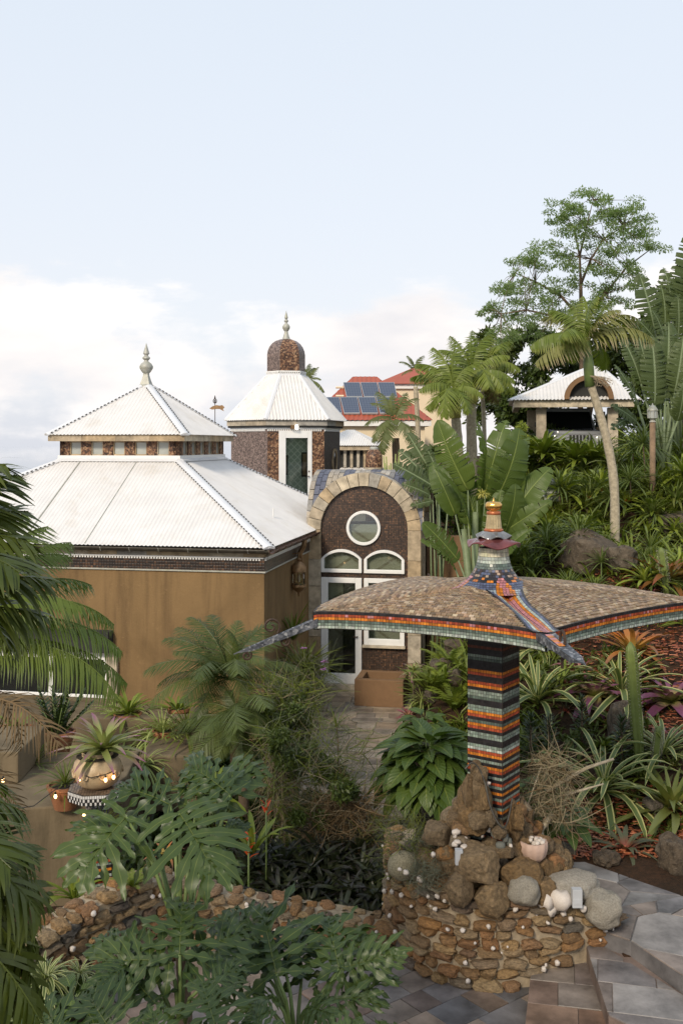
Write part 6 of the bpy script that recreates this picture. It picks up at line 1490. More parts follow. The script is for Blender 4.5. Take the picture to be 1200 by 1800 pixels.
def rosette(parent, ks, n, e_in=1.4, e_out=.1, sc_=1.0, z=0.0, jit=.18, s_in=.6, name='leaf', r0=.02, c=(0, 0), az0=None):
    for i in range(n):
        t_ = i / max(1, n - 1); a = (az0 or 0) + i * 2.39996 + U(-.2, .2); e = lerp(e_in, e_out, t_ ** .9) + U(-jit, jit); s_ = sc_ * lerp(s_in, 1.0, min(1, t_ * 2)) * U(.82, 1.12)
        put(name, random.choice(ks), parent, (c[0] + r0 * cos(a), c[1] + r0 * sin(a), z + .04 * (1 - t_) * sc_), (U(-.3, .3), -e, a), s_)

G = {}
G['agave'] = leafmat('variegated_agave_leaf', (.055, .10, .055), (.075, .125, .06), edge=(.46, .44, .17), edgew=.16, rough=.4)
G['brompurple'] = leafmat('purple_bromeliad_leaf', (.16, .05, .10), (.22, .08, .13), base=(.32, .34, .07), rough=.35, spec=.5)
G['brompink'] = leafmat('pink_bromeliad_leaf', (.30, .07, .10), (.22, .06, .09), base=(.40, .30, .12), tip=(.12, .10, .04), rough=.35)
G['bromorange'] = leafmat('orange_bromeliad_leaf', (.42, .13, .03), (.30, .14, .035), base=(.36, .28, .07), tip=(.14, .08, .06), rough=.4)
G['bromred'] = leafmat('red_bromeliad_leaf', (.075, .085, .045), (.10, .10, .05), base=(.28, .035, .03), rough=.4)
G['brombrown'] = leafmat('bronze_bromeliad_leaf', (.22, .085, .02), (.13, .085, .025), base=(.10, .10, .03), tip=(.20, .05, .015), rough=.4)
G['olive'] = leafmat('olive_strap_leaf', (.10, .125, .028), (.15, .16, .04), base=(.16, .15, .03), rough=.4)
G['urnbrom'] = leafmat('lime_purple_bromeliad_leaf', (.20, .24, .07), (.26, .26, .09), tip=(.25, .06, .17), rough=.4)
G['spike'] = leafmat('narrow_dracaena_leaf', (.050, .088, .042), (.095, .15, .06), rough=.45)
G['lime'] = leafmat('lime_rosette_leaf', (.14, .20, .03), (.22, .27, .05), rough=.4)
G['mid'] = leafmat('mid_green_leaf', (.065, .115, .025), (.12, .18, .04), rough=.42)
G['darkgloss'] = leafmat('dark_glossy_leaf', (.012, .028, .014), (.026, .05, .02), rough=.3, spec=.5)
G['oyster'] = leafmat('dark_oyster_plant_leaf', (.016, .026, .022), (.032, .048, .038), tip=(.03, .026, .03), rough=.35)
G['peace'] = leafmat('broad_oval_leaf', (.028, .065, .022), (.055, .105, .033), mid=(.10, .16, .06), midw=.04, rough=.38, veins=55)
G['philo'] = leafmat('philodendron_leaf', (.010, .030, .013), (.042, .080, .027), mid=(.08, .125, .05), midw=.045, rough=.4, spec=.42)
G['banana'] = leafmat('banana_leaf', (.045, .088, .032), (.072, .125, .044), mid=(.22, .27, .07), midw=.02, rough=.36, veins=150, tr=.3)
G['travel'] = leafmat('traveller_palm_leaf', (.035, .066, .036), (.055, .092, .050), mid=(.20, .25, .13), midw=.04, rough=.45, veins=160, wilt=None)
G['palmlime'] = leafmat('yellow_green_palm_leaf', (.12, .165, .025), (.20, .24, .045), tip=(.30, .31, .08), rough=.4, tr=.35)
G['palmdry'] = leafmat('half_dry_palm_leaf', (.16, .165, .05), (.20, .20, .06), tip=(.42, .33, .22), rough=.6)
G['palmgrey'] = leafmat('grey_green_palm_leaf', (.055, .085, .045), (.085, .12, .06), rough=.45)
G['date'] = leafmat('date_palm_leaf', (.030, .056, .024), (.058, .094, .036), rough=.45, spec=.3)
G['areca'] = leafmat('areca_palm_leaf', (.05, .10, .03), (.085, .14, .04), tip=(.13, .16, .05), rough=.4, tr=.3)
G['fore'] = leafmat('foreground_palm_leaf', (.024, .046, .011), (.052, .082, .018), tip=(.085, .10, .022), rough=.42, tr=.22, spec=.28)
G['dry'] = leafmat('dry_brown_leaf', (.10, .062, .028), (.16, .105, .05), rough=.8, tr=.1)
G['straw'] = leafmat('straw_stem', (.14, .11, .062), (.22, .18, .11), rough=.8, tr=.05)
G['airgrey'] = leafmat('grey_airplant', (.055, .06, .036), (.10, .105, .07), rough=.8, tr=.1)
G['spider'] = leafmat('pale_grassy_leaf', (.20, .25, .06), (.30, .33, .10), rough=.45)
G['grass'] = leafmat('grassy_orchid_leaf', (.05, .085, .022), (.085, .125, .03), rough=.42)
G['zebra'] = leafmat('striped_dracaena_leaf', (.05, .09, .035), (.06, .10, .04), edge=(.42, .44, .20), edgew=.20, rough=.4)
G['tree'] = leafmat('feathery_tree_leaf', (.19, .25, .11), (.26, .33, .15), rough=.5, tr=.55)
G['dense'] = leafmat('dense_tree_leaf', (.020, .042, .014), (.045, .08, .024), rough=.42, tr=.2)
G['dense2'] = leafmat('olive_tree_leaf', (.035, .065, .020), (.06, .095, .03), rough=.45, tr=.25)
G['redflower'] = leafmat('red_flower', (.55, .03, .01), (.62, .10, .02), rough=.5)
G['purpleflower'] = leafmat('purple_orchid_flower', (.45, .16, .50), (.55, .25, .58), rough=.5)
G['yellowfl'] = leafmat('yellow_flower', (.50, .44, .10), (.45, .42, .14), rough=.6)

KT = {}
KT['agave'] = kit('agave_leaf', G['agave'], lambda i: strap(1, .085, U(.7, 1.7), .4, 8, 'lance', U(-.12, .12)), 6)
for k_, w_ in (('brompurple', .19), ('brompink', .17), ('bromorange', .12), ('bromred', .14), ('brombrown', .13), ('olive', .10), ('urnbrom', .13)):
    KT[k_] = kit(k_ + '_leaf', G[k_], lambda i, w_=w_: strap(1, w_, U(.5, 1.3), .35, 6, 'strap', U(-.08, .08)), 5)
KT['spike'] = kit('narrow_leaf', G['spike'], lambda i: strap(1, .055, U(.3, 1.0), .3, 5, 'lance', U(-.1, .1)), 5)
KT['lime'] = kit('lime_leaf', G['lime'], lambda i: strap(1, .13, U(.4, 1.1), .3, 5, 'lance', U(-.1, .1)), 5)
KT['mid'] = kit('green_leaf', G['mid'], lambda i: strap(1, .16, U(.4, 1.1), .3, 6, 'lance', U(-.1, .1)), 5)
KT['zz'] = kit('glossy_leaf', G['darkgloss'], lambda i: strap(1, .42, .4, .2, 4, 'ovate'), 3)
KT['zzd'] = kit('glossy_spike', G['darkgloss'], lambda i: strap(1, .16, U(.2, .7), .3, 4, 'lance'), 4)
KT['oyster'] = kit('oyster_leaf', G['oyster'], lambda i: strap(1, .16, U(.3, 1.0), .4, 6, 'lance', U(-.1, .1)), 5)
KT['peace'] = kit('oval_leaf', G['peace'], lambda i: strap(1, .50, U(.6, 1.2), .22, 9, 'ovate', U(-.1, .1), U(0, .015)), 6)
KT['spider'] = kit('grassy_leaf', G['spider'], lambda i: strap(1, .05, U(1.0, 1.9), .3, 6, 'lance', U(-.1, .1)), 5)
KT['grass'] = kit('grassy_leaf', G['grass'], lambda i: strap(1, .05, U(.3, 1.2), .3, 6, 'lance', U(-.15, .15)), 6)
KT['zebra'] = kit('striped_leaf', G['zebra'], lambda i: strap(1, .12, U(.8, 1.6), .3, 6, 'lance', U(-.1, .1)), 5)
KT['redflower'] = kit('flower', G['redflower'], lambda i: strap(1, .3, .5, .3, 3, 'ovate'), 2)
KT['purpleflower'] = kit('flower', G['purpleflower'], lambda i: strap(1, .6, .3, .2, 3, 'ovate'), 2)
KT['yellowfl'] = kit('flower', G['yellowfl'], lambda i: strap(1, .2, .6, .3, 3, 'ovate'), 2)
KT['philo'] = [chorded(philo(1, .98, U(.3, .9), random.choice((7, 8, 8)), i)).mesh('lobed_leaf', G['philo'], True) for i in range(6)]
KT['banana'] = [chorded(paddle(1, U(.30, .40), U(.35, 1.1), random.choice((3, 5, 8, 12)), U(.15, .8))).mesh('banana_leaf', G['banana'], True) for i in range(7)]
KT['travel'] = [chorded(paddle(1, U(.36, .44), U(.3, .8), 18, U(.4, .9), 46, gp=.014)).mesh('paddle_leaf', G['travel'], True) for i in range(6)]
KT['palmlime'] = [chorded(frond(1, 62, .32, .022, U(1.0, 1.7), .5, 1.0, 1.0, .5, jit=.5)).mesh('palm_frond', G['palmlime']) for i in range(5)]
KT['palmdry'] = [chorded(frond(1, 30, .32, .028, U(1.0, 1.6), .2, 1.0, 1.0, .5)).mesh('palm_frond', G['palmdry']) for i in range(3)]
KT['date'] = [chorded(frond(1, 56, .25, .011, U(.9, 1.5), .25, .25, .7, .6, .008)).mesh('date_palm_frond', G['date']) for i in range(6)]
KT['areca'] = [chorded(frond(1, 58, .30, .012, U(1.1, 1.7), .45, .7, .9, .6, .008, seg=3)).mesh('areca_frond', G['areca']) for i in range(5)]
KT['fore'] = [chorded(frond(1, 30, .44, .032, U(.8, 1.4), .2, .7, .7, .7, .010, .45, 4)).mesh('palm_frond', G['fore']) for i in range(5)]
KT['dryfr'] = [chorded(frond(1, 30, .34, .013, U(1.0, 1.6), -.1, 1.5, .7, .6, .008, .7, 4)).mesh('dry_frond', G['dry']) for i in range(3)]
KT['ragged'] = [chorded(frond(1, 26, .24, .040, U(1.0, 1.5), .3, .5, .8, .45)).mesh('palm_frond', G['palmgrey']) for i in range(4)]
KT['fern'] = [chorded(frond(1, 30, .17, .030, U(.8, 1.3), .1, .15, .7, .35, .005)).mesh('fern_frond', G['mid']) for i in range(3)]

def stem(parent, pts, r0, r1, mat, name='stem', n=7):
    mb = MB(); m_ = len(pts); mb.tube(pts, [lerp(r0, r1, i / (m_ - 1)) for i in range(m_)], n); return mb.build(name, mat, parent, smooth=True)
def crown_mesh(clumps, per, size, mat, flat=.6, name='foliage'):
    # many small leaves scattered through clumps (centre, radius)
    nt_ = len(clumps) * per; cc = np.repeat(np.array([c for c, r in clumps], float), per, 0); rr = np.repeat(np.array([r for c, r in clumps], float), per)
    d = rng.normal(size=(nt_, 3)); d /= np.linalg.norm(d, axis=1)[:, None]; rad = rng.uniform(0.1, 1, nt_) ** .45; p = cc + d * (rr * rad)[:, None] * np.array([1, 1, flat])
    ax = rng.normal(size=(nt_, 3)) + d * .6; ax[:, 2] -= .3; ax /= np.linalg.norm(ax, axis=1)[:, None]; up_ = rng.normal(size=(nt_, 3)) * .6 + np.array([0, 0, 1.0]); sd_ = np.cross(ax, up_); sd_ /= np.linalg.norm(sd_, axis=1)[:, None] + 1e-9
    l = size * rng.uniform(.6, 1.35, nt_)[:, None]; w_ = l * .42
    v = np.stack([p, p + ax * l * .5 + sd_ * w_ * .5, p + ax * l, p + ax * l * .5 - sd_ * w_ * .5], 1).reshape(-1, 3)
    me = bpy.data.meshes.new(name); me.vertices.add(nt_ * 4); me.vertices.foreach_set('co', v.ravel()); me.loops.add(nt_ * 4); me.loops.foreach_set('vertex_index', np.arange(nt_ * 4)); me.polygons.add(nt_)
    me.polygons.foreach_set('loop_start', np.arange(0, nt_ * 4, 4)); me.update(calc_edges=True)
    ul = me.uv_layers.new(name='UVMap'); ul.data.foreach_set('uv', np.tile(np.array([.5, 0, 1, .5, .5, 1, 0, .5]), nt_)); me.materials.append(mat); return me

# ================================================================ TREES
def branchy(parent, p0, p1, r0, r1, mat, name, bend=.1, n=6):
    a, b = V(p0), V(p1); l = (b - a).length; off = V((U(-1, 1), U(-1, 1), U(-.3, .6))) * l * bend
    pts = [a.lerp(b, k / n) + off * (4 * k / n * (1 - k / n)) for k in range(n + 1)]; stem(parent, pts, r0, r1, mat, name); return pts
def px_tree(name, label, base_px, base_py, d, limbs, clumps, per, leaf, mat, r0=.2, crs=1.0, group=None, flat=.6, twig=True):
    b = P(base_px, base_py, d); b.z = min(b.z, gz(b.x, b.y)) ; o = thing(name, label, 'tree', b, 0, group)
    for lm in limbs:
        pts = [P(x, y, d + dd) - b for x, y, dd in lm[0]]; stem(o, pts, lm[1], lm[2], M['bark'], 'trunk' if lm is limbs[0] else 'limb')
    cl = []
    for x, y, dd, r_ in clumps: cl.append((tuple(P(x, y, d + dd) - b), r_ / F * d))
    if twig:
        ends = [V(P(x, y, d + dd) - b) for lm in limbs for x, y, dd in lm[0][1:]]; mb = MB()
        for c, r_ in cl:
            c = V(c); e = min(ends, key=lambda q_: (q_ - c).length); mid = e.lerp(c, .5) + V((U(-.2, .2), U(-.2, .2), U(-.1, .3))) * r_
            mb.tube([e, mid, c], [.014 * crs, .008 * crs, .004 * crs], 4)
        mb.build('twigs', M['bark'], o)
    link(bpy.data.objects.new('crown', crown_mesh(cl, per, leaf, mat, flat)), o); return o
random.seed(5)
limbs = [([(1018, 760, 0), (1022, 640, 0), (1021, 560, 0), (1020, 500, 0)], .10, .06), ([(1020, 500, 0), (1018, 450, .2), (1008, 400, .5), (990, 375, .8)], .05, .012), ([(1020, 500, 0), (1038, 455, -.3), (1060, 420, -.6), (1095, 398, -.8)], .05, .012),
         ([(1020, 560, 0), (985, 520, .4), (940, 495, .8), (905, 480, 1)], .06, .015), ([(1021, 575, 0), (970, 555, -.6), (925, 545, -.9), (880, 552, -1)], .06, .012), ([(1022, 560, 0), (1060, 520, .5), (1100, 470, .9), (1140, 440, 1)], .06, .015), ([(1018, 450, .2), (1030, 400, 0), (1042, 350, 0)], .04, .01)]
cl = []
for (x, y, r_) in [(1045, 345, 16), (1025, 350, 12), (985, 368, 16), (1008, 362, 12), (1075, 358, 16), (1100, 362, 16), (1120, 378, 16), (1135, 400, 18), (1150, 425, 16), (1110, 405, 18), (1085, 385, 18), (1060, 385, 14), (1080, 415, 16), (1030, 395, 14), (975, 388, 14), (1000, 400, 15), (1020, 420, 16), (1050, 430, 16), (960, 440, 16), (935, 450, 18), (915, 470, 15), (950, 470, 17), (985, 455, 18), (1010, 460, 16), (1070, 450, 18), (1100, 450, 20), (1090, 480, 18), (1055, 480, 16), (930, 500, 16), (900, 510, 15), (885, 515, 13), (905, 535, 17), (945, 525, 17), (975, 505, 17), (1000, 500, 15), (1040, 515, 16), (1075, 510, 17), (1105, 500, 16), (1125, 470, 14), (880, 545, 12), (860, 548, 9), (930, 555, 17), (965, 545, 16), (995, 540, 16), (1060, 545, 16), (1025, 545, 14), (890, 575, 16), (920, 590, 18), (880, 600, 16), (950, 585, 15), (985, 575, 16), (1090, 540, 14)]:
    for k in range(5): cl.append((x + U(-20, 20), y + U(-14, 14), U(-1.4, 1.4), r_ * U(.65, 1.2)))
px_tree('feathery_tree', 'tall airy tree with feathery light green foliage above the carport', 1018, 760, 34, limbs, cl, 120, .095, G['tree'], flat=.42)
def blob_tree(label, bx, by, d, pts, per, leaf, mat, name='dense_tree', group='dark trees behind the carport'):
    c = []
    for (x, y, r_) in pts:
        for k in range(4): c.append((x + U(-1, 1) * r_ * .6, y + U(-1, 1) * r_ * .6, U(-1, 1), r_ * U(.35, .7)))
    ct = pts[len(pts) // 2]; px_tree(name, label, bx, by, d, [([(bx, by, 0), ((bx + ct[0]) / 2, (by + ct[1]) / 2, 0), (ct[0], ct[1], 0)], .16, .06)], c, per, leaf, mat, group=group, flat=.9, twig=False)
blob_tree('dark dense tree left of the carport roof behind the yellow green palms', 925, 790, 35, [(905, 690, 38), (930, 650, 40), (965, 640, 34), (985, 610, 34), (950, 600, 26), (890, 720, 34), (940, 700, 40), (915, 740, 36), (960, 740, 40)], 240, .22, G['dense'])
blob_tree('dark dense tree directly behind the carport and its dormer', 1020, 800, 37, [(1000, 660, 40), (1040, 640, 40), (1080, 650, 44), (1100, 610, 40), (1060, 600, 34), (1010, 615, 30), (1000, 760, 40), (1060, 760, 44), (960, 765, 34)], 240, .22, G['dense'])
blob_tree('dark dense tree at the right picture edge behind the paddle leaved palms', 1180, 820, 33, [(1150, 560, 44), (1190, 540, 50), (1130, 600, 40), (1180, 620, 50), (1140, 680, 44), (1190, 700, 50), (1110, 720, 34), (1210, 480, 40), (1150, 760, 44)], 260, .22, G['dense'])
blob_tree('olive green bushy tree under the pale sky left of the palm with leaning trunk', 880, 760, 38, [(850, 600, 24), (880, 620, 30), (905, 600, 26), (875, 660, 34), (850, 680, 30), (840, 720, 34), (880, 720, 34)], 200, .2, G['dense2'], 'bushy_tree')
blob_tree('low dark shrub under the carport left of the parked car', 950, 812, 31, [(930, 760, 24), (955, 755, 26), (975, 765, 22), (940, 785, 26), (965, 790, 24), (920, 790, 20)], 260, .14, G['dense'], 'shrub', None)
blob_tree('bright green bush in front of the left carport post', 918, 800, 27, [(918, 755, 12), (912, 770, 16), (925, 775, 16), (918, 790, 18)], 300, .07, G['lime'], 'shrub', None)
blob_tree('dark shrub behind the banana clump by the pavilion side', 765, 880, 23, [(760, 800, 22), (780, 840, 26), (750, 850, 24), (800, 830, 26), (770, 890, 26), (820, 900, 28)], 220, .13, G['dense'], 'shrub', None)

# ---------------------------------------------------------------- palms
def palm(name, label, d, trunk_px, tr, crown, fronds, ks, shaft=None, mat='trunk', group=None, up_=V((0, -.5, .9)), scale_w=1.0, extra=None):
    pts = [P(x, y, d) for x, y in trunk_px]; b = pts[0].copy(); b.z = min(b.z, gz(b.x, b.y)); o = thing(name, label, 'palm', b, 0, group)
    rel = [V((0, 0, 0))] + [p - b for p in pts]
    mb = MB(); q_ = smooth_line([tuple(p) for p in rel]); m_ = len(q_); mb.tube([V(p) for p in q_], [tr * (1.12 - .25 * i / m_) * (1 + .05 * sin(i * 2.3)) for i in range(m_)], 9); mb.build('trunk', M[mat], o, smooth=True)
    c = P(*crown, d)
    if shaft: mb = MB(); s0, s1 = P(*shaft[0], d) - b, P(*shaft[1], d) - b; mb.tube([s0, s0.lerp(s1, .5), s1], [tr * 1.15, tr * 1.2, tr * .6], 10); mb.build('crownshaft', M['crownshaft'] if len(shaft) < 3 else M['greenstem'], o, smooth=True)
    for fr in fronds:
        x, y, dd = fr[:3]; kk = KT[fr[3]] if len(fr) > 3 else ks
        aim('frond', random.choice(kk), o, c + V((U(-.04, .04), U(-.04, .04), 0)), P(x, y, d + dd), V((U(-.3, .3), -.35, 1)), 1.0, scale_w)
    return o
random.seed(21)
palm('yellow_green_palm', 'middle yellow green palm with stout ringed crownshaft left of the carport', 27, [(829, 800), (828, 740), (828, 705)], .14, (829, 655), [(829, 580, .3), (770, 615, -.3), (790, 590, .4), (870, 590, .4), (895, 625, -.3), (905, 670, -.6), (745, 660, -.5), (770, 690, -.9), (885, 690, -1), (840, 600, 1.2), (810, 690, -1.4), (860, 680, -1.4)], KT['palmlime'], ((828, 710), (829, 655)), group='yellow green palms left of the carport')
palm('yellow_green_palm', 'left yellow green palm leaning before the red roof', 26, [(806, 810), (803, 760), (800, 730)], .13, (796, 685), [(730, 640, .3), (760, 610, .3), (800, 600, .5), (845, 640, 0), (735, 690, -.5), (750, 720, -.8), (850, 700, -.5), (780, 740, -1.2), (825, 730, -1), (720, 665, .8)], KT['palmlime'], ((800, 735), (797, 685)), group='yellow green palms left of the carport')
palm('yellow_green_palm', 'right yellow green palm with thin pale trunk and orange dead frond', 28, [(852, 815), (850, 730), (846, 680)], .06, (845, 640), [(900, 600, .3), (860, 585, .5), (915, 650, -.4), (905, 690, -.8), (820, 610, .8), (880, 610, -1.2), (868, 715, -.5, 'dryfr'), (862, 712, -.3, 'dryfr')], KT['palmlime'], group='yellow green palms left of the carport')
palm('leaning_palm', 'slender palm with pale curved leaning trunk in front of the carport', 20, [(1080, 850), (1068, 780), (1050, 715), (1037, 675)], .085, (1031, 600), [(1025, 520, .2), (965, 545, .2), (930, 610, -.4), (1000, 525, .8), (1075, 530, .5), (1120, 560, .3, 'palmdry'), (1150, 600, -.2, 'palmdry'), (985, 590, -.9), (1090, 545, -.6, 'palmdry'), (950, 560, .6, 'palmdry'), (1050, 520, -.6), (940, 640, -.5, 'palmdry'), (1130, 580, .6), (1000, 640, .8), (1060, 655, .9)], KT['palmlime'], ((1036, 680), (1031, 600), 1))
p_ = P(1045, 668, 19.9); o = thing('palm_fruit', 'tan fruit cluster hanging below the crown of the leaning palm', 'fruit', p_)
mb = MB()
for i in range(26):
    e = V((U(-.02, .30), U(-.14, .14), U(-.12, .08))); mb.tube([V((-.1, 0, .08)), e * .5 + V((0, 0, .05)), e], .006, 4)
    for k in range(6): q_ = e + V((U(-.05, .05), U(-.05, .05), U(-.05, .05))); mb.lathe([(.003, -.009), (.009, 0), (.003, .009)], 5, tuple(q_))
mb.build('cluster', M['mortar'], o)
palm('fan_leaf_palm', 'small dark palm top showing right of the tower dome', 31, [(548, 790), (546, 690)], .1, (541, 668), [(560, 645, 0), (565, 668, -.3), (570, 690, -.4), (545, 640, .5), (530, 645, .5), (558, 700, -.6), (520, 660, .3), (556, 650, .8)], KT['ragged'])
palm('ragged_palm', 'ragged grey green young palm before the cream house wall', 25, [(697, 850), (695, 770)], .1, (692, 735), [(690, 690, .3), (650, 710, 0), (640, 750, -.2), (735, 700, .2), (745, 740, -.2), (660, 690, .6), (715, 690, .5), (655, 780, -.5), (735, 790, -.5), (670, 800, -.6)], KT['ragged'], mat='bark')
palm('far_palm', 'pale small palm fronds rising beside the far red roof', 40, [(735, 760), (730, 680)], .1, (728, 650), [(700, 637, 0), (715, 625, 0), (745, 625, .3), (755, 645, 0), (705, 660, 0), (750, 670, 0)], KT['ragged'])

# pygmy date palms before the ochre wall
palm('date_palm', 'upper fine leaved date palm spreading in front of the ochre wall', 14.4, [(415, 1350), (408, 1260), (402, 1215)], .07, (401, 1195), [(330, 1085, .3), (420, 1090, .4), (370, 1080, .6), (285, 1125, .1), (250, 1185, -.2), (262, 1245, -.4), (320, 1240, -.9), (500, 1130, .2), (485, 1095, .4), (530, 1180, .1), (520, 1225, -.3), (345, 1270, -.8), (445, 1240, -1.0), (395, 1105, -.5), (300, 1150, -.7), (470, 1165, -.7), (455, 1110, .9), (275, 1210, .3), (310, 1105, .7), (345, 1200, -1.2), (420, 1190, -1.3), (500, 1200, -.6)], KT['date'], mat='bark', group='fine leaved date palms before the ochre wall')
palm('date_palm', 'lower dark date palm with drooping fronds above the lobed leaves', 13.6, [(428, 1400), (428, 1320), (430, 1285)], .07, (430, 1268), [(345, 1245, .2), (330, 1310, -.3), (380, 1340, -.7), (430, 1350, -.9), (480, 1330, -.7), (510, 1270, 0), (500, 1225, .3), (440, 1195, .4), (385, 1205, .3), (325, 1360, -.5), (350, 1225, .6), (455, 1300, -1.2), (405, 1310, -1.1), (520, 1310, -.3), (360, 1290, -1.0), (300, 1290, .2), (470, 1250, -1.2), (420, 1290, -1.4)], KT['date'], mat='bark', group='fine leaved date palms before the ochre wall')

# areca palm and foreground palms at the left edge
random.seed(33)
def frond_clump(name, label, d, base, fronds, ks, group=None, roots=None, canes=5, cr=.02, mat='greenstem', up0=V((0, -.3, 1)), cat='palm'):
    b = P(*base, d); g_ = gz(b.x, b.y); b.z = g_; o = thing(name, label, cat, b, 0, group); k = 0
    for fr in fronds:
        x0_, y0_, x1_, y1_, dd = fr[:5]; kk = KT[fr[5]] if len(fr) > 5 else ks; pb = P(x0_, y0_, d + (fr[6] if len(fr) > 6 else 0))
        aim('frond', random.choice(kk), o, pb, P(x1_, y1_, d + dd), up0 + V((U(-.3, .3), U(-.3, .3), 0)), 1.0, 1.0)
        if k < canes: stem(o, [V((U(-.15, .15), U(-.15, .15), -.1)), (pb - b) * .5 + V((U(-.1, .1), U(-.1, .1), 0)), pb - b], cr * 1.3, cr * .7, M[mat], 'cane')
        k += 1
    return o
frond_clump('areca_palm', 'fine leaved areca palm arching right over the low window', 7.6, (-60, 1700), [(-70, 1090, 128, 985, .2), (-60, 1120, 150, 1080, -.2), (-40, 1110, 215, 1160, .1), (-30, 1150, 205, 1240, -.1), (-60, 1130, 90, 930, .6), (-60, 1240, 110, 1330, -.4, 'dryfr'), (-80, 1180, 30, 1330, .2, 'dryfr'), (-90, 1060, 60, 910, -.3), (-80, 1300, 40, 1440, -.1, 'dryfr'), (-30, 1080, 200, 1110, .4), (-20, 1130, 222, 1215, .3), (-40, 1060, 130, 960, .5), (-50, 1100, 165, 1040, .6)], KT['areca'], canes=8)
frond_clump('foreground_palm', 'broad bladed palm fronds leaning in at the upper left edge', 4.4, (-260, 1500), [(-190, 1010, 55, 840, .1), (-200, 1050, 85, 975, -.1), (-190, 1100, 95, 1110, .1), (-190, 1060, 60, 1040, -.4), (-200, 1000, 20, 900, .4), (-180, 1040, 75, 910, .2), (-180, 1080, 110, 1045, .1), (-210, 960, 35, 830, -.2), (-190, 1110, 40, 1150, .5)], KT['fore'], canes=5, cr=.03)
frond_clump('foreground_palm', 'broad bladed palm fronds hanging down the lower left edge', 3.9, (-280, 2000), [(-200, 1480, 75, 1530, .1), (-200, 1500, 80, 1640, -.1), (-200, 1460, 60, 1450, .2), (-190, 1520, 55, 1740, .1), (-190, 1560, 60, 1830, -.1), (-210, 1600, 20, 1700, .3), (-210, 1650, 40, 1900, .1), (-220, 1470, 30, 1400, .3), (-190, 1540, 95, 1590, .2), (-200, 1580, 70, 1690, .3), (-200, 1620, 80, 1790, .2), (-200, 1500, 40, 1560, -.3)], KT['fore'], canes=5, cr=.03)

# ---------------------------------------------------------------- banana clump and paddle leaved palms
def paddle_clump(name, label, d, base, leaves, ks, sm, cat, r=.02, group=None, yaw=.5, pseudo=None):
    b = P(*base, d); b.z = min(b.z, gz(b.x, b.y)); o = thing(name, label, cat, b, 0, group)
    for lf in leaves:
        x0_, y0_, x1_, y1_, dd = lf[:5]; ws = lf[5] if len(lf) > 5 else 1.0; pb = P(x0_, y0_, d + dd * .4); pt_ = P(x1_, y1_, d + dd)
        aim('leaf', random.choice(ks), o, pb, pt_, V((U(-yaw, yaw), -1, U(.3, .9))), 1.0, ws, U(-1.0, 1.0) if yaw > .6 else U(-.2, .2))
        q0 = V((U(-.15, .15), U(-.15, .15), 0)); stem(o, [q0, q0.lerp(pb - b, .5) + V((0, 0, .05)), pb - b], r * 1.5, r * .6, M[sm], 'leaf_stalk', 6)
    if pseudo:
        for (x, y) in pseudo: stem(o, [V((U(-.1, .1), U(-.1, .1), -.1)), P(x, y, d) - b], .09, .05, M['palestem'], 'stem')
    return o
random.seed(8)
paddle_clump('banana_plant', 'banana clump with broad upright leaves behind the mosaic parasol', 17.6, (840, 1015), [(822, 862, 768, 738, .2, 1.25), (838, 880, 836, 738, 0, .9), (852, 872, 890, 738, .2, .85), (868, 885, 912, 752, -.1, 1.2), (905, 895, 928, 768, .3, 1.0), (895, 915, 968, 822, .1, 1.25), (885, 935, 970, 880, -.4, 1.1), (855, 900, 868, 790, .5, 1.2), (800, 905, 758, 812, .3, 1.2), (828, 940, 762, 822, -.4, 1.1), (805, 985, 742, 918, -.2, 1.2), (800, 1000, 738, 950, -.5, 1.1), (882, 945, 905, 850, -.4, 1.5), (860, 950, 880, 860, -.3, 1.1), (840, 935, 800, 800, .4, 1.1), (815, 920, 790, 830, .6, 1.3), (878, 905, 930, 800, .6, 1.2), (870, 990, 935, 930, -.5, 1.0)], KT['banana'], 'palestem', 'banana', .022, yaw=.9, pseudo=[(835, 900), (855, 905), (815, 930)])
o = thing('banana_flower', 'pale yellow green flower head beside the banana stems', 'flower', P(848, 868, 17.2)); rosette(o, KT['yellowfl'], 60, 1.5, -.8, .11, 0, .5, .8, 'petal', .03)
paddle_clump('drooping_banana', 'old banana with ragged drooping leaves above the pavilion roof', 20.5, (770, 930), [(765, 860, 700, 790, .2), (770, 850, 715, 760, .3), (755, 870, 705, 850, -.3), (775, 850, 745, 780, .2), (760, 880, 720, 890, -.4), (790, 850, 800, 760, .4), (770, 860, 690, 815, 0)], KT['travel'], 'palestem', 'banana', .02)
paddle_clump('traveller_palm', 'paddle leaved palm fan behind the garden lamp post', 22.8, (1165, 830), [(1120, 712, 1078, 640, 0, 1.0), (1150, 712, 1143, 590, .1, 1.15), (1168, 700, 1174, 565, .3, 1.1), (1126, 675, 1090, 590, .4, .9), (1118, 742, 1072, 712, -.3, 1.3), (1137, 665, 1119, 585, .6, 1), (1185, 690, 1200, 590, 0, 1.2), (1185, 735, 1225, 650, -.2, 1.2), (1105, 735, 1072, 755, -.4, 1.1), (1160, 720, 1160, 620, .5, 1.1), (1190, 740, 1200, 680, -.4, 1.2)], KT['travel'], 'palestem', 'palm', .035, 'paddle leaved palms at the right edge', .35)
paddle_clump('traveller_palm', 'taller paddle leaved palm behind, top right against the sky', 26, (1190, 800), [(1150, 580, 1122, 480, 0, 1.2), (1168, 570, 1160, 500, .3, 1.2), (1188, 560, 1196, 455, .2, 1.2), (1200, 540, 1212, 405, .3, 1.2), (1180, 545, 1165, 470, .6, 1.0), (1160, 610, 1118, 560, -.2, 1.2), (1190, 600, 1190, 520, -.4, 1.2), (1170, 620, 1145, 545, -.3, 1.2), (1205, 570, 1240, 480, 0, 1.2)], KT['travel'], 'palestem', 'palm', .035, 'paddle leaved palms at the right edge', .4)

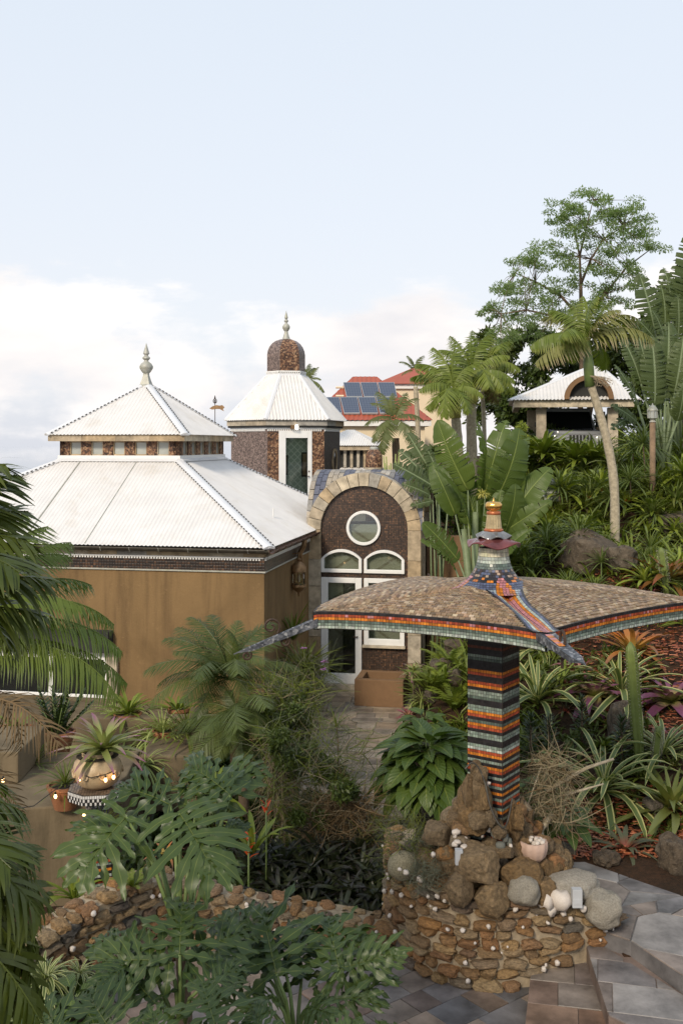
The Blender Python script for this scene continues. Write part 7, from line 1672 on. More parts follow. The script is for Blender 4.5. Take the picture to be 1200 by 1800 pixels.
# ---------------------------------------------------------------- philodendrons in the foreground
random.seed(14)
def philo_plant(label, d, base, leaves, group='lobed leaved philodendrons in the foreground'):
    b = P(*base, d); b.z = min(gz(b.x, b.y), b.z); o = thing('philodendron', label, 'philodendron', b, 0, group); tr_ = []
    tp = P(base[0], base[1], d) - b
    stem(o, [V((0, 0, -.1)), tp * .5 + V((.03, 0, 0)), tp], .05, .045, M['bark'], 'trunk')
    for lf in leaves:
        x0_, y0_, x1_, y1_, d0, d1 = lf[:6]; pb = P(x0_, y0_, d + d0); pt_ = P(x1_, y1_, d + d1)
        aim('leaf', random.choice(KT['philo']), o, pb, pt_, V((U(-.25, .25), -.75, .9)), 1.0, lf[6] if len(lf) > 6 else 1.0)
        q0 = tp * U(.75, 1.0); stem(o, [q0, q0.lerp(pb - b, .5) + V((0, 0, .10)), pb - b], .016, .010, M['greenstem'], 'leaf_stalk', 6)
    return o
philo_plant('tall philodendron with the largest lobed leaves left of centre', 6.8, (318, 1640), [(222, 1436, 122, 1565, .2, -.2, 1.25), (316, 1430, 395, 1585, .1, -.3, 1.15), (405, 1398, 312, 1338, .3, .8, .9), (345, 1425, 478, 1352, .5, .9, .8), (300, 1415, 195, 1395, .5, .9, .8), (250, 1470, 110, 1470, .4, .5, .9), (370, 1480, 440, 1440, .7, .9, .9), (280, 1500, 190, 1520, .3, .4, .9), (350, 1520, 430, 1530, .5, .6, .9)])
philo_plant('low philodendron spreading dark leaves under the tall one', 6.3, (318, 1790), [(316, 1678, 322, 1572, 0, .5, 1.3), (300, 1690, 145, 1700, 0, .2, 1.0), (330, 1690, 450, 1640, .2, .6, 1.0), (250, 1730, 180, 1640, .2, .6, 1.0), (270, 1760, 200, 1700, -.1, .3, 1.1), (350, 1740, 430, 1700, -.1, .2, 1.1), (240, 1690, 160, 1740, .1, -.2, 1.0)])
philo_plant('middle philodendron with two fan like leaves over the patio edge', 6.9, (520, 1830), [(486, 1712, 462, 1595, 0, .7, 1.25), (478, 1708, 375, 1630, .1, .7, 1.0), (500, 1700, 560, 1600, .2, .8, .9), (596, 1702, 572, 1598, .1, .7, 1.25), (602, 1702, 728, 1672, .1, .1, .85), (590, 1710, 650, 1640, .1, .6, 1.0), (560, 1760, 690, 1760, 0, 0, .8), (480, 1750, 420, 1790, 0, -.2, 1.1), (540, 1770, 600, 1800, -.1, -.3, 1.0), (450, 1690, 400, 1600, .4, .9, 1.0), (530, 1720, 520, 1640, .3, .8, 1.0), (620, 1760, 700, 1710, .2, .4, .9), (440, 1780, 360, 1740, .1, .2, 1.1)])
philo_plant('near philodendron with leaves cut by the bottom picture edge', 5.6, (300, 1950), [(378, 1800, 352, 1715, 0, .4, 1.4), (200, 1820, 150, 1740, 0, .3, 1.3), (120, 1830, 60, 1760, 0, .3, 1.2), (470, 1840, 440, 1760, 0, .3, 1.2), (580, 1850, 640, 1790, 0, .3, 1.0), (280, 1850, 270, 1770, 0, .3, 1.3), (660, 1850, 690, 1790, .2, .5, 1.0), (330, 1860, 420, 1810, 0, .1, 1.1)])

# ---------------------------------------------------------------- rosettes and small plants
def ros(name, label, cat, kit_, px, py, n, size_px, e=(1.4, .1), d=None, z=0.0, group=None, stemh=0.0, s_in=.6, stemmat='bark', jit=.18, sr=.018):
    p = P(px, py, d) if d else hit(px, py); s_ = size_px * p.y / F; o = thing(name, label, cat, p, U(0, 6.28), group)
    if stemh:
        h_ = stemh * p.y / F; lean = V((U(-.1, .1), U(-.1, .1), 1)) * h_; stem(o, [V((0, 0, -.1)), lean * .5 + V((U(-.03, .03), 0, 0)), lean], sr, sr * .7, M[stemmat]); rosette(o, KT[kit_], n, e[0], e[1], s_, lean.z - .02, jit, s_in, 'leaf', .012, (lean.x, lean.y))
    else: rosette(o, KT[kit_], n, e[0], e[1], s_, z, jit, s_in)
    return o
random.seed(77)
A1 = 'variegated agaves in the right bed'
ros('agave', 'variegated agave directly right of the striped pillar upper part', 'agave', 'agave', 945, 1235, 30, 150, (1.4, .2), group=A1)
ros('agave', 'variegated agave behind the tall green cactus', 'agave', 'agave', 1090, 1222, 34, 155, (1.35, .1), group=A1)
ros('agave', 'largest variegated agave below the dark spiky shrubs in the bed', 'agave', 'agave', 1060, 1395, 38, 165, (1.4, .05), group=A1)
ros('agave', 'thin leaved variegated agave under the parasol front arm', 'agave', 'agave', 950, 1150, 40, 120, (1.4, .1), group=A1)
ros('agave', 'variegated agave low at the right edge above the olive rosette', 'agave', 'agave', 1165, 1330, 30, 120, (1.4, .1), group=A1)
ros('olive_bromeliad', 'large olive green strap leaved rosette at the right edge', 'bromeliad', 'olive', 1180, 1430, 38, 150, (1.3, .05))
ros('bromeliad', 'red centred bromeliad on the mulch beside the upper path', 'bromeliad', 'bromred', 1098, 1500, 28, 72, (1.3, .0))
ros('bromeliad', 'broad purple and lime bromeliad at the right edge', 'bromeliad', 'brompurple', 1180, 1240, 24, 88, (1.2, -.1))
ros('bromeliad', 'purple and lime bromeliad left of the tall cactus', 'bromeliad', 'brompurple', 1045, 1225, 22, 74, (1.2, -.2))
ros('bromeliad', 'pink bromeliad under the parasol front arm tip', 'bromeliad', 'brompink', 1015, 1180, 20, 56, (1.2, -.1))
ros('bromeliad', 'small dark pink bromeliad below the purple one at right edge', 'bromeliad', 'brompink', 1185, 1300, 18, 36, (1.2, -.1))
ros('bromeliad', 'tall orange bromeliad below the right side of the canopy rim', 'bromeliad', 'bromorange', 1110, 1150, 24, 100, (1.35, .3))
ros('bromeliad', 'bronze orange bromeliad beside the upper cactus at the right edge', 'bromeliad', 'brombrown', 1175, 1025, 28, 90, (1.3, .1))
ros('bromeliad', 'cream tipped bromeliad half hidden right of the pillar', 'bromeliad', 'olive', 965, 1225, 18, 46, (1.2, 0))
ros('tillandsia', 'small silvery pink spiky tillandsia on the red mulch', 'tillandsia', 'brompink', 1140, 1055, 24, 30, (1.3, .2))
ros('bromeliad', 'dark maroon bromeliad at the path edge below the planter box', 'bromeliad', 'brompink', 718, 1262, 22, 30, (1.3, .0))
ros('small_succulent', 'pale green succulent tuft at the path edge', 'succulent', 'lime', 728, 1248, 20, 18, (1.4, .2))
ros('croton_plant', 'slim variegated plant with yellow leaves right of the planter box', 'plant', 'urnbrom', 726, 1235, 26, 30, (1.3, -.2), stemh=55, sr=.01)
ros('grass_tuft', 'pale arching grass tuft right of the planter box', 'grass tuft', 'spider', 742, 1238, 40, 44, (1.3, .2))
ros('spiky_plant', 'spiky upright green plant behind the pale grass tuft', 'plant', 'grass', 752, 1220, 40, 66, (1.45, .5))
def bottlebrush(label, px, py, wp, hp_, d=None):
    p = P(px, py, d) if d else hit(px, py); s_ = p.y / F; o = thing('columnar_shrub', label, 'shrub', p, 0, 'dark spiky columnar shrubs in the right bed')
    stem(o, [V((0, 0, -.05)), V((0, 0, hp_ * s_))], .02, .01, M['bark']); n = 130
    for i in range(n):
        t_ = i / n; a = i * 2.4; put('leaf', random.choice(KT['zzd']), o, (0, 0, t_ * hp_ * s_), (U(-.4, .4), -lerp(.2, 1.2, t_ ** 2) + U(-.2, .2), a), wp * .5 * s_ * U(.8, 1.1) * (1 - .35 * t_ ** 3))
bottlebrush('dark spiky shrub touching the pillar right side', 932, 1345, 52, 80); bottlebrush('dark spiky shrub second from the pillar', 965, 1335, 46, 70); bottlebrush('tallest dark spiky shrub behind the driftwood', 1022, 1315, 46, 85); bottlebrush('dark spiky shrub beside the tall cactus foot', 1092, 1345, 52, 80)
def cactus(label, px, py, top_px, top_py, rpx, d=None):
    p = P(px, py, d) if d else hit(px, py); s_ = p.y / F; o = thing('cactus', label, 'cactus', p); q_ = P(top_px, top_py, p.y) - p; n = 24; m_ = 18; v = []
    for i in range(m_ + 1):
        t_ = i / m_; c = q_ * t_; r_ = rpx * s_ * (1 if t_ < .9 else math.sqrt(max(.02, 1 - ((t_ - .9) / .1) ** 2))) * (.85 + .15 * sin(t_ * 3))
        for j in range(n): a = 2 * PI * j / n; k = r_ * (1 + .22 * cos(a * 5)); v.append(c + V((k * cos(a), k * sin(a), 0)))
    mb = MB(); mb.add(v, [(i * n + j, i * n + (j + 1) % n, (i + 1) * n + (j + 1) % n, (i + 1) * n + j) for i in range(m_) for j in range(n)] + [tuple(m_ * n + j for j in range(n))]); mb.build('column', plain('cactus_skin', (.12, .155, .035), .5, 0, .2, 9, .2), o, smooth=True)
    mb = MB()
    for j in range(5):
        a = 2 * PI * j / 5
        for i in range(34):
            c = q_ * ((i + .5) / 36); r_ = rpx * s_ * 1.2; b_ = c + V((r_ * cos(a), r_ * sin(a), 0))
            for k in range(3): mb.tube([b_, b_ + V((cos(a + U(-.8, .8)), sin(a + U(-.8, .8)), U(-.5, .8))) * .025], [.0012, .0004], 3, cap=False)
    mb.build('spines', M['straw'] if 'straw' in M else M['shell'], o)
cactus('tall yellow green ribbed cactus column right of the bed centre', 1122, 1338, 1107, 1128, 9.5); cactus('short ribbed cactus right of the tall one', 1150, 1345, 1158, 1276, 7); cactus('pale ribbed cactus by the bronze bromeliad at the right edge', 1172, 1050, 1161, 962, 6)
# broad oval leaved clump at the path
def oval_clump(label, px, py, wp, hp_, n, leafpx, d=None, kit_='peace', name='broad_leaf_plant'):
    p = P(px, py, d) if d else hit(px, py); s_ = p.y / F; o = thing(name, label, 'plant', p)
    for i in range(n):
        t_ = math.sqrt((i + .5) / n); a = i * 2.39996; r_ = t_ * wp * .5 * s_ * .62; h_ = hp_ * s_ * (1 - .72 * t_ ** 2) * U(.75, 1.0); e = lerp(.7, -.45, t_) + U(-.2, .2)
        pos = V((r_ * cos(a), r_ * sin(a), h_)); put('leaf', random.choice(KT[kit_]), o, pos, (U(-.3, .3), -e, a + U(-.3, .3)), leafpx * s_ * U(.8, 1.2))
        if i % 3 == 0: stem(o, [V((0, 0, 0)), pos * .5 + V((0, 0, .05)), pos], .006, .004, M['greenstem'], 'leaf_stalk', 4)
    return o
oval_clump('dense clump of broad oval green leaves beside the path and pillar', 752, 1412, 195, 130, 150, 60, 12.6)
oval_clump('broad leaved clump behind the pillar foot under the driftwood', 950, 1450, 90, 90, 34, 44, 11.3)
oval_clump('smaller broad leaved plant above the dense oval clump', 745, 1300, 110, 50, 34, 34, 14.2)
oval_clump('low broad leaved plant beside the scalloped pot', 1000, 1465, 70, 40, 18, 40, 11.2)
# zz plant and terrace pot plants
random.seed(4)
zp = P(100, 1300, 13.4); o = thing('zz_plant', 'glossy dark upright plant in a pot by the low window', 'plant', zp)
for i in range(15):
    a = i * 2.4; e = lerp(1.45, .7, i / 15); l = U(.5, .75); dr_ = V((cos(a) * cos(e), sin(a) * cos(e), sin(e))); tip = dr_ * l + V((0, 0, -.05)); stem(o, [V((0, 0, -.05)), dr_ * l * .5, tip], .012, .005, M['greenstem'], 'stem', 5)
    for k in range(11):
        t_ = .22 + .78 * k / 10
        for sg in (-1, 1): put('leaf', random.choice(KT['zz']), o, dr_ * l * t_, (U(-.4, .4), -(e * .6 + .2), a + sg * 1.0), .13 * U(.8, 1.1) * (1 - .4 * t_ ** 4))
ros('grassy_plant', 'drooping dark grassy plant in the pot left of the table', 'plant', 'grass', 115, 1378, 60, 62, (1.4, -.2), d=11.15)
ros('urn_bromeliad', 'lime green bromeliad with purple tips growing from the cream urn', 'bromeliad', 'urnbrom', 182, 1318, 40, 92, (1.35, -.05), d=10.7)
ros('spider_plant', 'pale yellow grassy plant in the small pot right of the urn', 'plant', 'spider', 285, 1292, 80, 80, (1.4, -.1), d=14.4)
ros('spider_plant', 'pale green grassy plant upper left beside the ochre wall base', 'plant', 'spider', 232, 1270, 70, 74, (1.4, 0), d=15.2)
ros('spider_plant', 'hanging pale grassy plant below the terrace right of the urn', 'plant', 'spider', 255, 1345, 60, 74, (1.1, -.7), d=13.4)
ros('pot_plant', 'small green plant in the orange pot by the ochre wall', 'plant', 'mid', 312, 1255, 22, 60, (1.3, .3), d=15.6)
ros('zebra_plant', 'white striped dracaena at the lower left beneath the palm blades', 'dracaena', 'zebra', 80, 1720, 70, 60, (1.3, -.3), d=7.2)
ros('zebra_plant', 'smaller white striped dracaena left of the low philodendron', 'dracaena', 'zebra', 140, 1710, 40, 40, (1.3, -.3), d=7.6)
ros('zebra_plant', 'white striped shoots at the bottom left corner', 'dracaena', 'zebra', 60, 1800, 40, 50, (1.3, -.2), d=7.0)
oval_clump('dark broad leaf between the striped dracaena and low philodendron', 130, 1790, 80, 60, 9, 60, 6.6)
ros('grassy_orchid', 'large grassy orchid plant with purple flowers left of the glazed door', 'orchid', 'grass', 535, 1232, 90, 85, (1.5, .0), d=18.2, stemh=50)
for (x, y, lb) in ((534, 1141, 'single purple orchid flower high on the grassy plant'), (571, 1164, 'purple orchid flowers right of the grassy plant by the door'), (568, 1178, 'lowest purple orchid flower beside the door frame')):
    o = thing('orchid_flower', lb, 'flower', P(x, y, 17.9)); rosette(o, KT['purpleflower'], 6, .9, .3, .07, 0, .2, .9, 'petal', .005)
ros('wall_orchid', 'upright grassy shoots climbing the wall below the brass lantern', 'orchid', 'grass', 515, 1125, 40, 75, (1.5, .6), d=18.5)
ros('stalk_palm', 'single arching palm shoot on a thin stalk over the path edge', 'plant', 'grass', 594, 1335, 22, 62, (1.2, .0), d=13.4, stemh=60, sr=.012)
for kk2, px, py, d_, n_, sz, lb in [('spider', 205, 1262, 15.4, 60, 66, 'pale grassy tuft at the wall base above the urn'), ('mid', 225, 1255, 15.0, 30, 64, 'leafy plant in the round brown pot behind the urn'), ('grass', 60, 1345, 12.6, 50, 60, 'grassy plant left of the glossy dark potted plant'), ('mid', 25, 1290, 13.2, 24, 60, 'leafy plant in the large far left pot'), ('spider', 262, 1310, 14.6, 70, 74, 'pale grassy plant on the low planter wall'), ('grass', 330, 1290, 14.0, 60, 80, 'dark grassy tuft on the planter block beside date palm'), ('mid', 375, 1400, 12.2, 30, 80, 'broad bladed plant below the lower date palm'), ('spike', 345, 1400, 12.0, 50, 70, 'dark narrow leaved plant under the planter block'), ('grass', 180, 1450, 10.5, 40, 60, 'grassy tuft at the foot of the mosaic table'), ('mid', 130, 1580, 9.9, 26, 70, 'green blades before the brown terrace face')]:
    ros('terrace_plant', lb, 'plant', kk2, px, py, n_, sz, (1.45, -.1), d=d_)
# flame flowers and dark oyster plants
random.seed(9)
OY = 'dark oyster plants behind the low wall'; spots = [(455, 1530), (500, 1520), (545, 1535), (590, 1525), (635, 1540), (475, 1560), (520, 1570), (570, 1575), (615, 1580), (655, 1585), (540, 1610), (600, 1620), (645, 1630), (670, 1560), (430, 1540), (490, 1595), (575, 1540), (625, 1500), (560, 1500), (680, 1600)]
for i, (x, y) in enumerate(spots): ros('oyster_plant', 'dark purple green oyster plant in the mass between low wall and tangle', 'plant', 'oyster', x, y, 22, 78, (1.35, .2), d=lerp(11.6, 10.5, (y - 1500) / 130), group=OY)
o = thing('red_heliconia', 'bright red upright flower spike left of the dark oyster plants', 'flower', P(437, 1490, 10.9)); stem(o, [V((0, 0, -.9)), V((0, 0, .1))], .012, .01, M['greenstem'])
for i in range(10): put('bract', random.choice(KT['redflower']), o, (0, 0, -.12 + i * .028), (0, -.7, i * 2.4), .13 * (1 - .03 * i))
o = thing('red_heliconia', 'small red flower bract above the bright red spike', 'flower', P(468, 1420, 11.0)); stem(o, [V((0, 0, -1.0)), V((0, 0, .1))], .01, .008, M['greenstem'])
for i in range(6): put('bract', random.choice(KT['redflower']), o, (0, 0, -.1 + i * .03), (0, -1.0, i * 2.4), .11)
ros('heliconia_leaves', 'green blades round the bright red flower spike', 'plant', 'mid', 445, 1500, 14, 80, (1.4, .6), d=11.0)
ros('fern_tuft', 'yellow leaved tuft under the tall philodendron', 'plant', 'bromorange', 290, 1500, 18, 40, (1.1, -.2), d=8.6)
o = thing('fern', 'green fern patch on the low wall top', 'fern', P(235, 1560, 9.7))
for i in range(16): a = i * 2.4; put('frond', random.choice(KT['fern']), o, (0, 0, 0), (0, -.5 + U(-.2, .2), a), U(.16, .26))

# ---------------------------------------------------------------- dry tangles (thin curling stems)
def tangle(name, label, cat, px, py, d, wpx, hpx, n, mats, r=.004, curl=1.0, ln=(.25, .7), flat=1.0, updir=.2):
    p = P(px, py, d); s_ = d / F; o = thing(name, label, cat, p)
    for mi, (mt, nm, share, rr) in enumerate(mats):
        mb = MB()
        for i in range(int(n * share)):
            a, u_, w_ = U(0, 6.28), U(-1, 1), math.sqrt(U(0, 1)); q_ = V((cos(a) * w_ * wpx * .5 * s_, sin(a) * w_ * wpx * .4 * s_, u_ * hpx * .5 * s_)); l = U(*ln); m_ = 6
            dr_ = V((U(-1, 1), U(-1, 1), U(-.7, .7) + updir)).normalized(); pts = [q_.copy()]; cu = V((U(-1, 1), U(-1, 1), U(-1, 1))) * curl
            for k in range(m_): dr_ = (dr_ + cu * .22 + V((U(-.2, .2), U(-.2, .2), U(-.2, .2)))).normalized(); pts.append(pts[-1] + dr_ * l / m_)
            sd_ = V((U(-1, 1), U(-1, 1), U(-1, 1))).normalized() * rr; v = []; uv = []
            for k, t3 in enumerate(pts): w2 = 1 - .8 * k / m_; v += [t3 - sd_ * w2, t3 + sd_ * w2]; uv += [(0, k / m_), (1, k / m_)]
            mb.add(v, [(2 * k, 2 * k + 1, 2 * k + 3, 2 * k + 2) for k in range(m_)], uv=uv)
        tag(mb.build(nm, mt, o), kind='stuff')
    return o
random.seed(31)
blob_tree('dark leafy shrub inside the central tangle beside the path', 545, 1490, 12.5, [(520, 1350, 34), (555, 1330, 34), (585, 1370, 34), (540, 1400, 38), (580, 1420, 36), (520, 1430, 34), (500, 1310, 28), (610, 1400, 24)], 330, .055, G['dense2'], 'shrub', None)
blob_tree('dark leafy shrub left of the path under the orchid tangle', 500, 1340, 13.8, [(480, 1250, 24), (510, 1240, 26), (500, 1280, 30), (530, 1270, 24), (480, 1300, 26)], 300, .06, G['dense2'], 'shrub', None)
tangle('dry_tangle', 'large tangle of grey air plants and dry stems in the centre', 'plant', 555, 1375, 12.2, 190, 200, 1100, [(G['airgrey'], 'grey_stems', .5, .004), (G['straw'], 'dry_stems', .12, .005), (G['grass'], 'green_blades', .38, .007)], curl=1.0)
tangle('dry_root_ball', 'brown dry fern ball at the lower end of the central tangle', 'plant', 600, 1440, 11.9, 110, 80, 1200, [(G['dry'], 'brown_stems', .7, .006), (G['straw'], 'dry_stems', .3, .004)], curl=.8, updir=-.2)
tangle('upper_tangle', 'green and grey tangle of orchids left of the path', 'plant', 500, 1265, 13.4, 120, 130, 1300, [(G['airgrey'], 'grey_stems', .45, .004), (G['grass'], 'green_blades', .4, .008), (G['straw'], 'dry_stems', .15, .005)])
tangle('hanging_root', 'pale hanging root bundle left of the central tangle', 'plant', 490, 1350, 12.5, 36, 130, 420, [(G['straw'], 'pale_roots', 1.0, .007)], curl=.4, updir=-.9)
tangle('orchid_roots', 'grey root mass below the grassy orchid at the door', 'plant', 535, 1200, 18.0, 70, 80, 800, [(G['airgrey'], 'grey_stems', .6, .006), (G['grass'], 'green_blades', .4, .009)])
tangle('air_plant_mat', 'grey air plant mat on top of the curved wall', 'plant', 725, 1500, 9.9, 110, 80, 900, [(G['airgrey'], 'grey_stems', .8, .003), (G['grass'], 'green_blades', .2, .004)], ln=(.1, .3))
tangle('air_plant_mat', 'lower grey air plant mat between boulders on the curved wall', 'plant', 745, 1540, 9.45, 60, 40, 380, [(G['airgrey'], 'grey_stems', 1, .003)], ln=(.1, .22))
tangle('wall_grass', 'thin green and dry grass at the near path end', 'grass', 690, 1455, 11.8, 110, 36, 600, [(G['airgrey'], 'grey_stems', .5, .003), (G['grass'], 'green_blades', .5, .004)], ln=(.15, .35))
dw = tangle('driftwood_roots', 'pale tangled root bundle hung beside the pillar with a jutting branch', 'roots', 968, 1382, 10.4, 80, 120, 520, [(G['straw'], 'pale_roots', .8, .006), (G['dry'], 'brown_roots', .2, .006)], curl=.9, updir=-.2, ln=(.25, .55))
stem(dw, [V((-.05, 0, -.05)), P(1030, 1350, 10.4) - P(968, 1382, 10.4), P(1078, 1334, 10.4) - P(968, 1382, 10.4)], .022, .014, M['trunk'], 'branch'); stem(dw, [V((.1, 0, -.1)), P(1060, 1378, 10.4) - P(968, 1382, 10.4)], .018, .008, M['trunk'], 'branch')
stem(dw, [V((-.1, 0, .2)), P(925, 1420, 10.3) - P(968, 1382, 10.4), P(905, 1490, 10.0) - P(968, 1382, 10.4)], .008, .006, M['trunk'], 'root'); stem(dw, [V((0, 0, -.3)), P(950, 1460, 10.2) - P(968, 1382, 10.4), P(955, 1520, 10.1) - P(968, 1382, 10.4)], .03, .02, M['trunk'], 'post')

# ---------------------------------------------------------------- hillside planting
random.seed(52)
def where(px, py):
    return ('upper' if py < 850 else 'middle' if py < 920 else 'lower') + ' slope ' + ('beside the banana leaves' if px < 950 else 'below the parked car' if px < 1035 else 'around the leaning palm foot' if px < 1105 else 'below the lamp post' if px < 1160 else 'at the right picture edge')
H1 = 'narrow leaved dracaenas on the hillside'
for px, py, st_, sz, lb in [(985, 900, 45, 60, 'dense blue green spiky dracaena beside the banana leaves'), (1022, 1005, 60, 66, 'spiky dracaena on a thin stem before the large brown rock'), (1056, 1022, 34, 44, 'small spiky dracaena against the face of the large rock'), (1108, 905, 60, 60, 'spiky dracaena on a stem above the large brown rock'), (1145, 935, 30, 54, 'spiky dracaena right above the grey rounded rock'), (1075, 915, 40, 60, 'spiky dracaena beside the red flowered rosette'), (1135, 850, 70, 60, 'tall spiky dracaena below the garden lamp post'), (1110, 840, 50, 50, 'spiky dracaena right of the leaning palm trunk'), (1012, 960, 30, 56, 'spiky dracaena low behind the parasol finial'), (960, 985, 20, 60, 'spreading narrow leaved plant behind the canopy centre')]:
    ros('dracaena', lb, 'dracaena', 'spike', px, py, 64, sz, (1.5, -.4), stemh=st_, group=H1)
H2 = 'lime green rosettes on the hillside'
for i, (px, py, sz) in enumerate([(1040, 885, 46), (1068, 868, 40), (1100, 872, 44), (1160, 895, 46), (1185, 905, 42), (1150, 830, 44), (1185, 835, 46), (1125, 815, 36), (1010, 850, 36), (965, 845, 34), (1060, 830, 36), (1095, 812, 40), (1180, 790, 44), (1030, 815, 34), (985, 815, 36), (1140, 870, 40)]):
    ros('lime_rosette', 'lime green leafy rosette on the ' + where(px, py), 'plant', 'lime', px, py, 30, sz, (1.4, -.1), group=H2)
H3 = 'broad green shrubs on the upper hillside'
for px, py, sz in [(930, 830, 44), (960, 810, 50), (985, 800, 46), (1010, 790, 44), (900, 830, 40), (940, 860, 40), (1195, 860, 50), (915, 800, 40), (1040, 850, 44), (1165, 860, 44)]:
    ros('green_shrub', 'mid green strap leaved shrub on the ' + where(px, py), 'shrub', 'mid', px, py, 34, sz, (1.45, .0), group=H3)
for px, py, lb in [(1052, 878, 'orange red flower on the lime rosette in mid slope'), (1032, 893, 'small red flower low left of the orange red one'), (1096, 898, 'red flower between the two stemmed dracaenas'), (1122, 790, 'red flower beside the lamp post foot')]:
    o = thing('red_flower', lb, 'flower', hit(px, py) + V((0, -.15, .16))); rosette(o, KT['redflower'], 9, 1.3, .5, .13, 0, .2, .8, 'petal', .01)
for px, py, sz, lb in [(900, 1000, 70, 'dark narrow leaved plant under the banana at canopy edge'), (935, 1010, 70, 'dark narrow leaved plant behind the canopy right of finial'), (1000, 1040, 50, 'dark narrow leaved plant over the canopy top'), (1045, 1045, 40, 'low dark narrow leaved plant under the large rock')]:
    ros('narrow_leaf_plant', lb, 'plant', 'spike', px, py, 60, sz, (1.5, 0), stemh=10)
for px, py, sz, lb in [(1060, 800, 60, 'brown green grass fountain before the parked car'), (1035, 825, 60, 'drooping grass clump left of the leaning palm foot'), (1190, 1060, 50, 'grass tuft at the right edge beyond the canopy')]:
    ros('grass_clump', lb, 'grass', 'grass', px, py, 90, sz, (1.5, -.2))

H4 = 'mixed leafy plants crowding the slope'; kk_ = ['spike', 'lime', 'mid', 'spike', 'olive', 'grass', 'spike', 'lime']
for i in range(96):
    px, py = U(885, 1205), U(785, 1050)
    if py > 960 and 1000 < px < 1130: continue
    if px < 960 and py < 830: py += 40
    k_ = kk_[i % 8]; ros('slope_plant', {'spike': 'narrow leaved dark green plant crowding the ' + where(px, py), 'lime': 'yellow green rosette crowding the ' + where(px, py), 'mid': 'broad strap leaved plant crowding the ' + where(px, py), 'olive': 'olive strap leaved plant crowding the ' + where(px, py), 'grass': 'grassy tuft crowding the ' + where(px, py)}[k_], 'plant', k_, px, py, 26 if k_ not in ('grass', 'spike') else 44, U(46, 74), (1.45, -.1), stemh=U(4, 26), group=H4)
B4 = 'leafy fillers in the right bed'
def bedw(px, py): return ('near the pillar' if px < 985 else 'left of the tall cactus' if px < 1100 else 'right of the tall cactus') + (', under the canopy rim' if py < 1240 else ', by the driftwood level' if py < 1370 else ', close to the upper path')
for i in range(44):
    px, py = U(915, 1205), U(1160, 1470); k_ = ['mid', 'grass', 'spike', 'olive', 'bromred'][i % 5]
    ros('bed_plant', {'mid': 'small broad leaved filler plant ' + bedw(px, py), 'grass': 'small grassy filler plant ' + bedw(px, py), 'spike': 'small narrow leaved filler plant ' + bedw(px, py), 'olive': 'small olive filler plant ' + bedw(px, py), 'bromred': 'small reddish filler bromeliad ' + bedw(px, py)}[k_], 'plant', k_, px, py, 18, U(28, 52), (1.4, 0), group=B4)
for px, py, lb in [(770, 1215, 'fern clump right of the planter box rocks'), (800, 1255, 'fern clump beside the striped pillar left side'), (790, 1180, 'fern clump on the bank behind the pillar')]:
    o = thing('fern', lb, 'fern', hit(px, py))
    for i in range(18): put('frond', random.choice(KT['fern']), o, (0, 0, .02), (0, -.6 + U(-.4, .3), i * 2.4), U(.35, .6))
for px, py, d_, sz, lb in [(925, 815, 26, 60, 'leafy green shrub before the left carport post'), (955, 808, 25.5, 66, 'leafy green shrub left before the parked car'), (985, 812, 26, 60, 'leafy green shrub hiding the left headlight of the car'), (1012, 815, 25, 56, 'leafy green shrub hiding the car bumper'), (1040, 815, 25, 60, 'leafy green shrub hiding the right front of the car')]:
    ros('leafy_shrub', lb, 'shrub', 'mid', px, py, 44, sz, (1.5, .2), d=d_, stemh=8)
# grey stone garden lantern among the hillside plants
lp_ = hit(965, 880); s_ = lp_.y / F; o = thing('garden_lantern', 'grey pagoda shaped garden lantern among plants left of the slope', 'lantern', lp_)
mb = MB(); mb.lathe([(26 * s_, 0), (26 * s_, .1), (19 * s_, .1), (19 * s_, 26 * s_)], 6); mb.build('body', M['frosted'], o)
mb = MB(); mb.lathe([(30 * s_, 26 * s_), (28 * s_, 29 * s_), (12 * s_, 38 * s_), (4 * s_, 42 * s_)], 6); mb.build('cap', M['lead'], o)
for i in range(6):
    a = PI / 3 * i; mb = MB(); mb.tube([(20 * s_ * cos(a), 20 * s_ * sin(a), .1), (20 * s_ * cos(a), 20 * s_ * sin(a), 26 * s_)], .025, 5); mb.build('bar', M['lead'], o)
# iron fence behind the pavilion at the right
fp = P(765, 920, 23.0); o = thing('iron_fence', 'dark iron railing between the pavilion and the banana clump', 'fence', (fp.x, fp.y, fp.z - .2))
for i in range(9): mb = MB(); mb.tube([(-.45 + i * .11, 0, 0), (-.45 + i * .11, 0, .85)], .012, 5); mb.build('rail_bar', M['rubber'], o)
mb = MB(); mb.tube([(-.5, 0, .85), (.5, 0, .85)], .018, 5); mb.build('top_rail', M['rubber'], o); mb = MB(); mb.tube([(-.5, 0, .12), (.5, 0, .12)], .018, 5); mb.build('bottom_rail', M['rubber'], o)
# candelabra cactus behind the vault
p_ = P(688, 832, 24); o = thing('candelabra_cactus', 'pale green candelabra cactus behind the pavilion vault', 'cactus', p_)
for i in range(16): x, y = U(-.16, .16), U(-.1, .1); stem(o, [V((x * .5, y, -.4)), V((x, y, 0)), V((x * 1.2, y, U(.15, .5)))], .022, .016, plain('pale_cactus', (.26, .30, .10), .6) if i == 0 else bpy.data.materials['pale_cactus'], 'arm', 6)
# dark retaining wall behind the parasol, right of the pavilion
rw_ = thing('retaining_wall', 'dark brown retaining wall right of the pavilion behind banana leaves', 'wall', (2.0, 21.0, 0)); mb = MB(); mb.box(-.25, 1.5, 0, .25, -.2, 3.1); mb.build('wall', M['stucco2'], rw_)
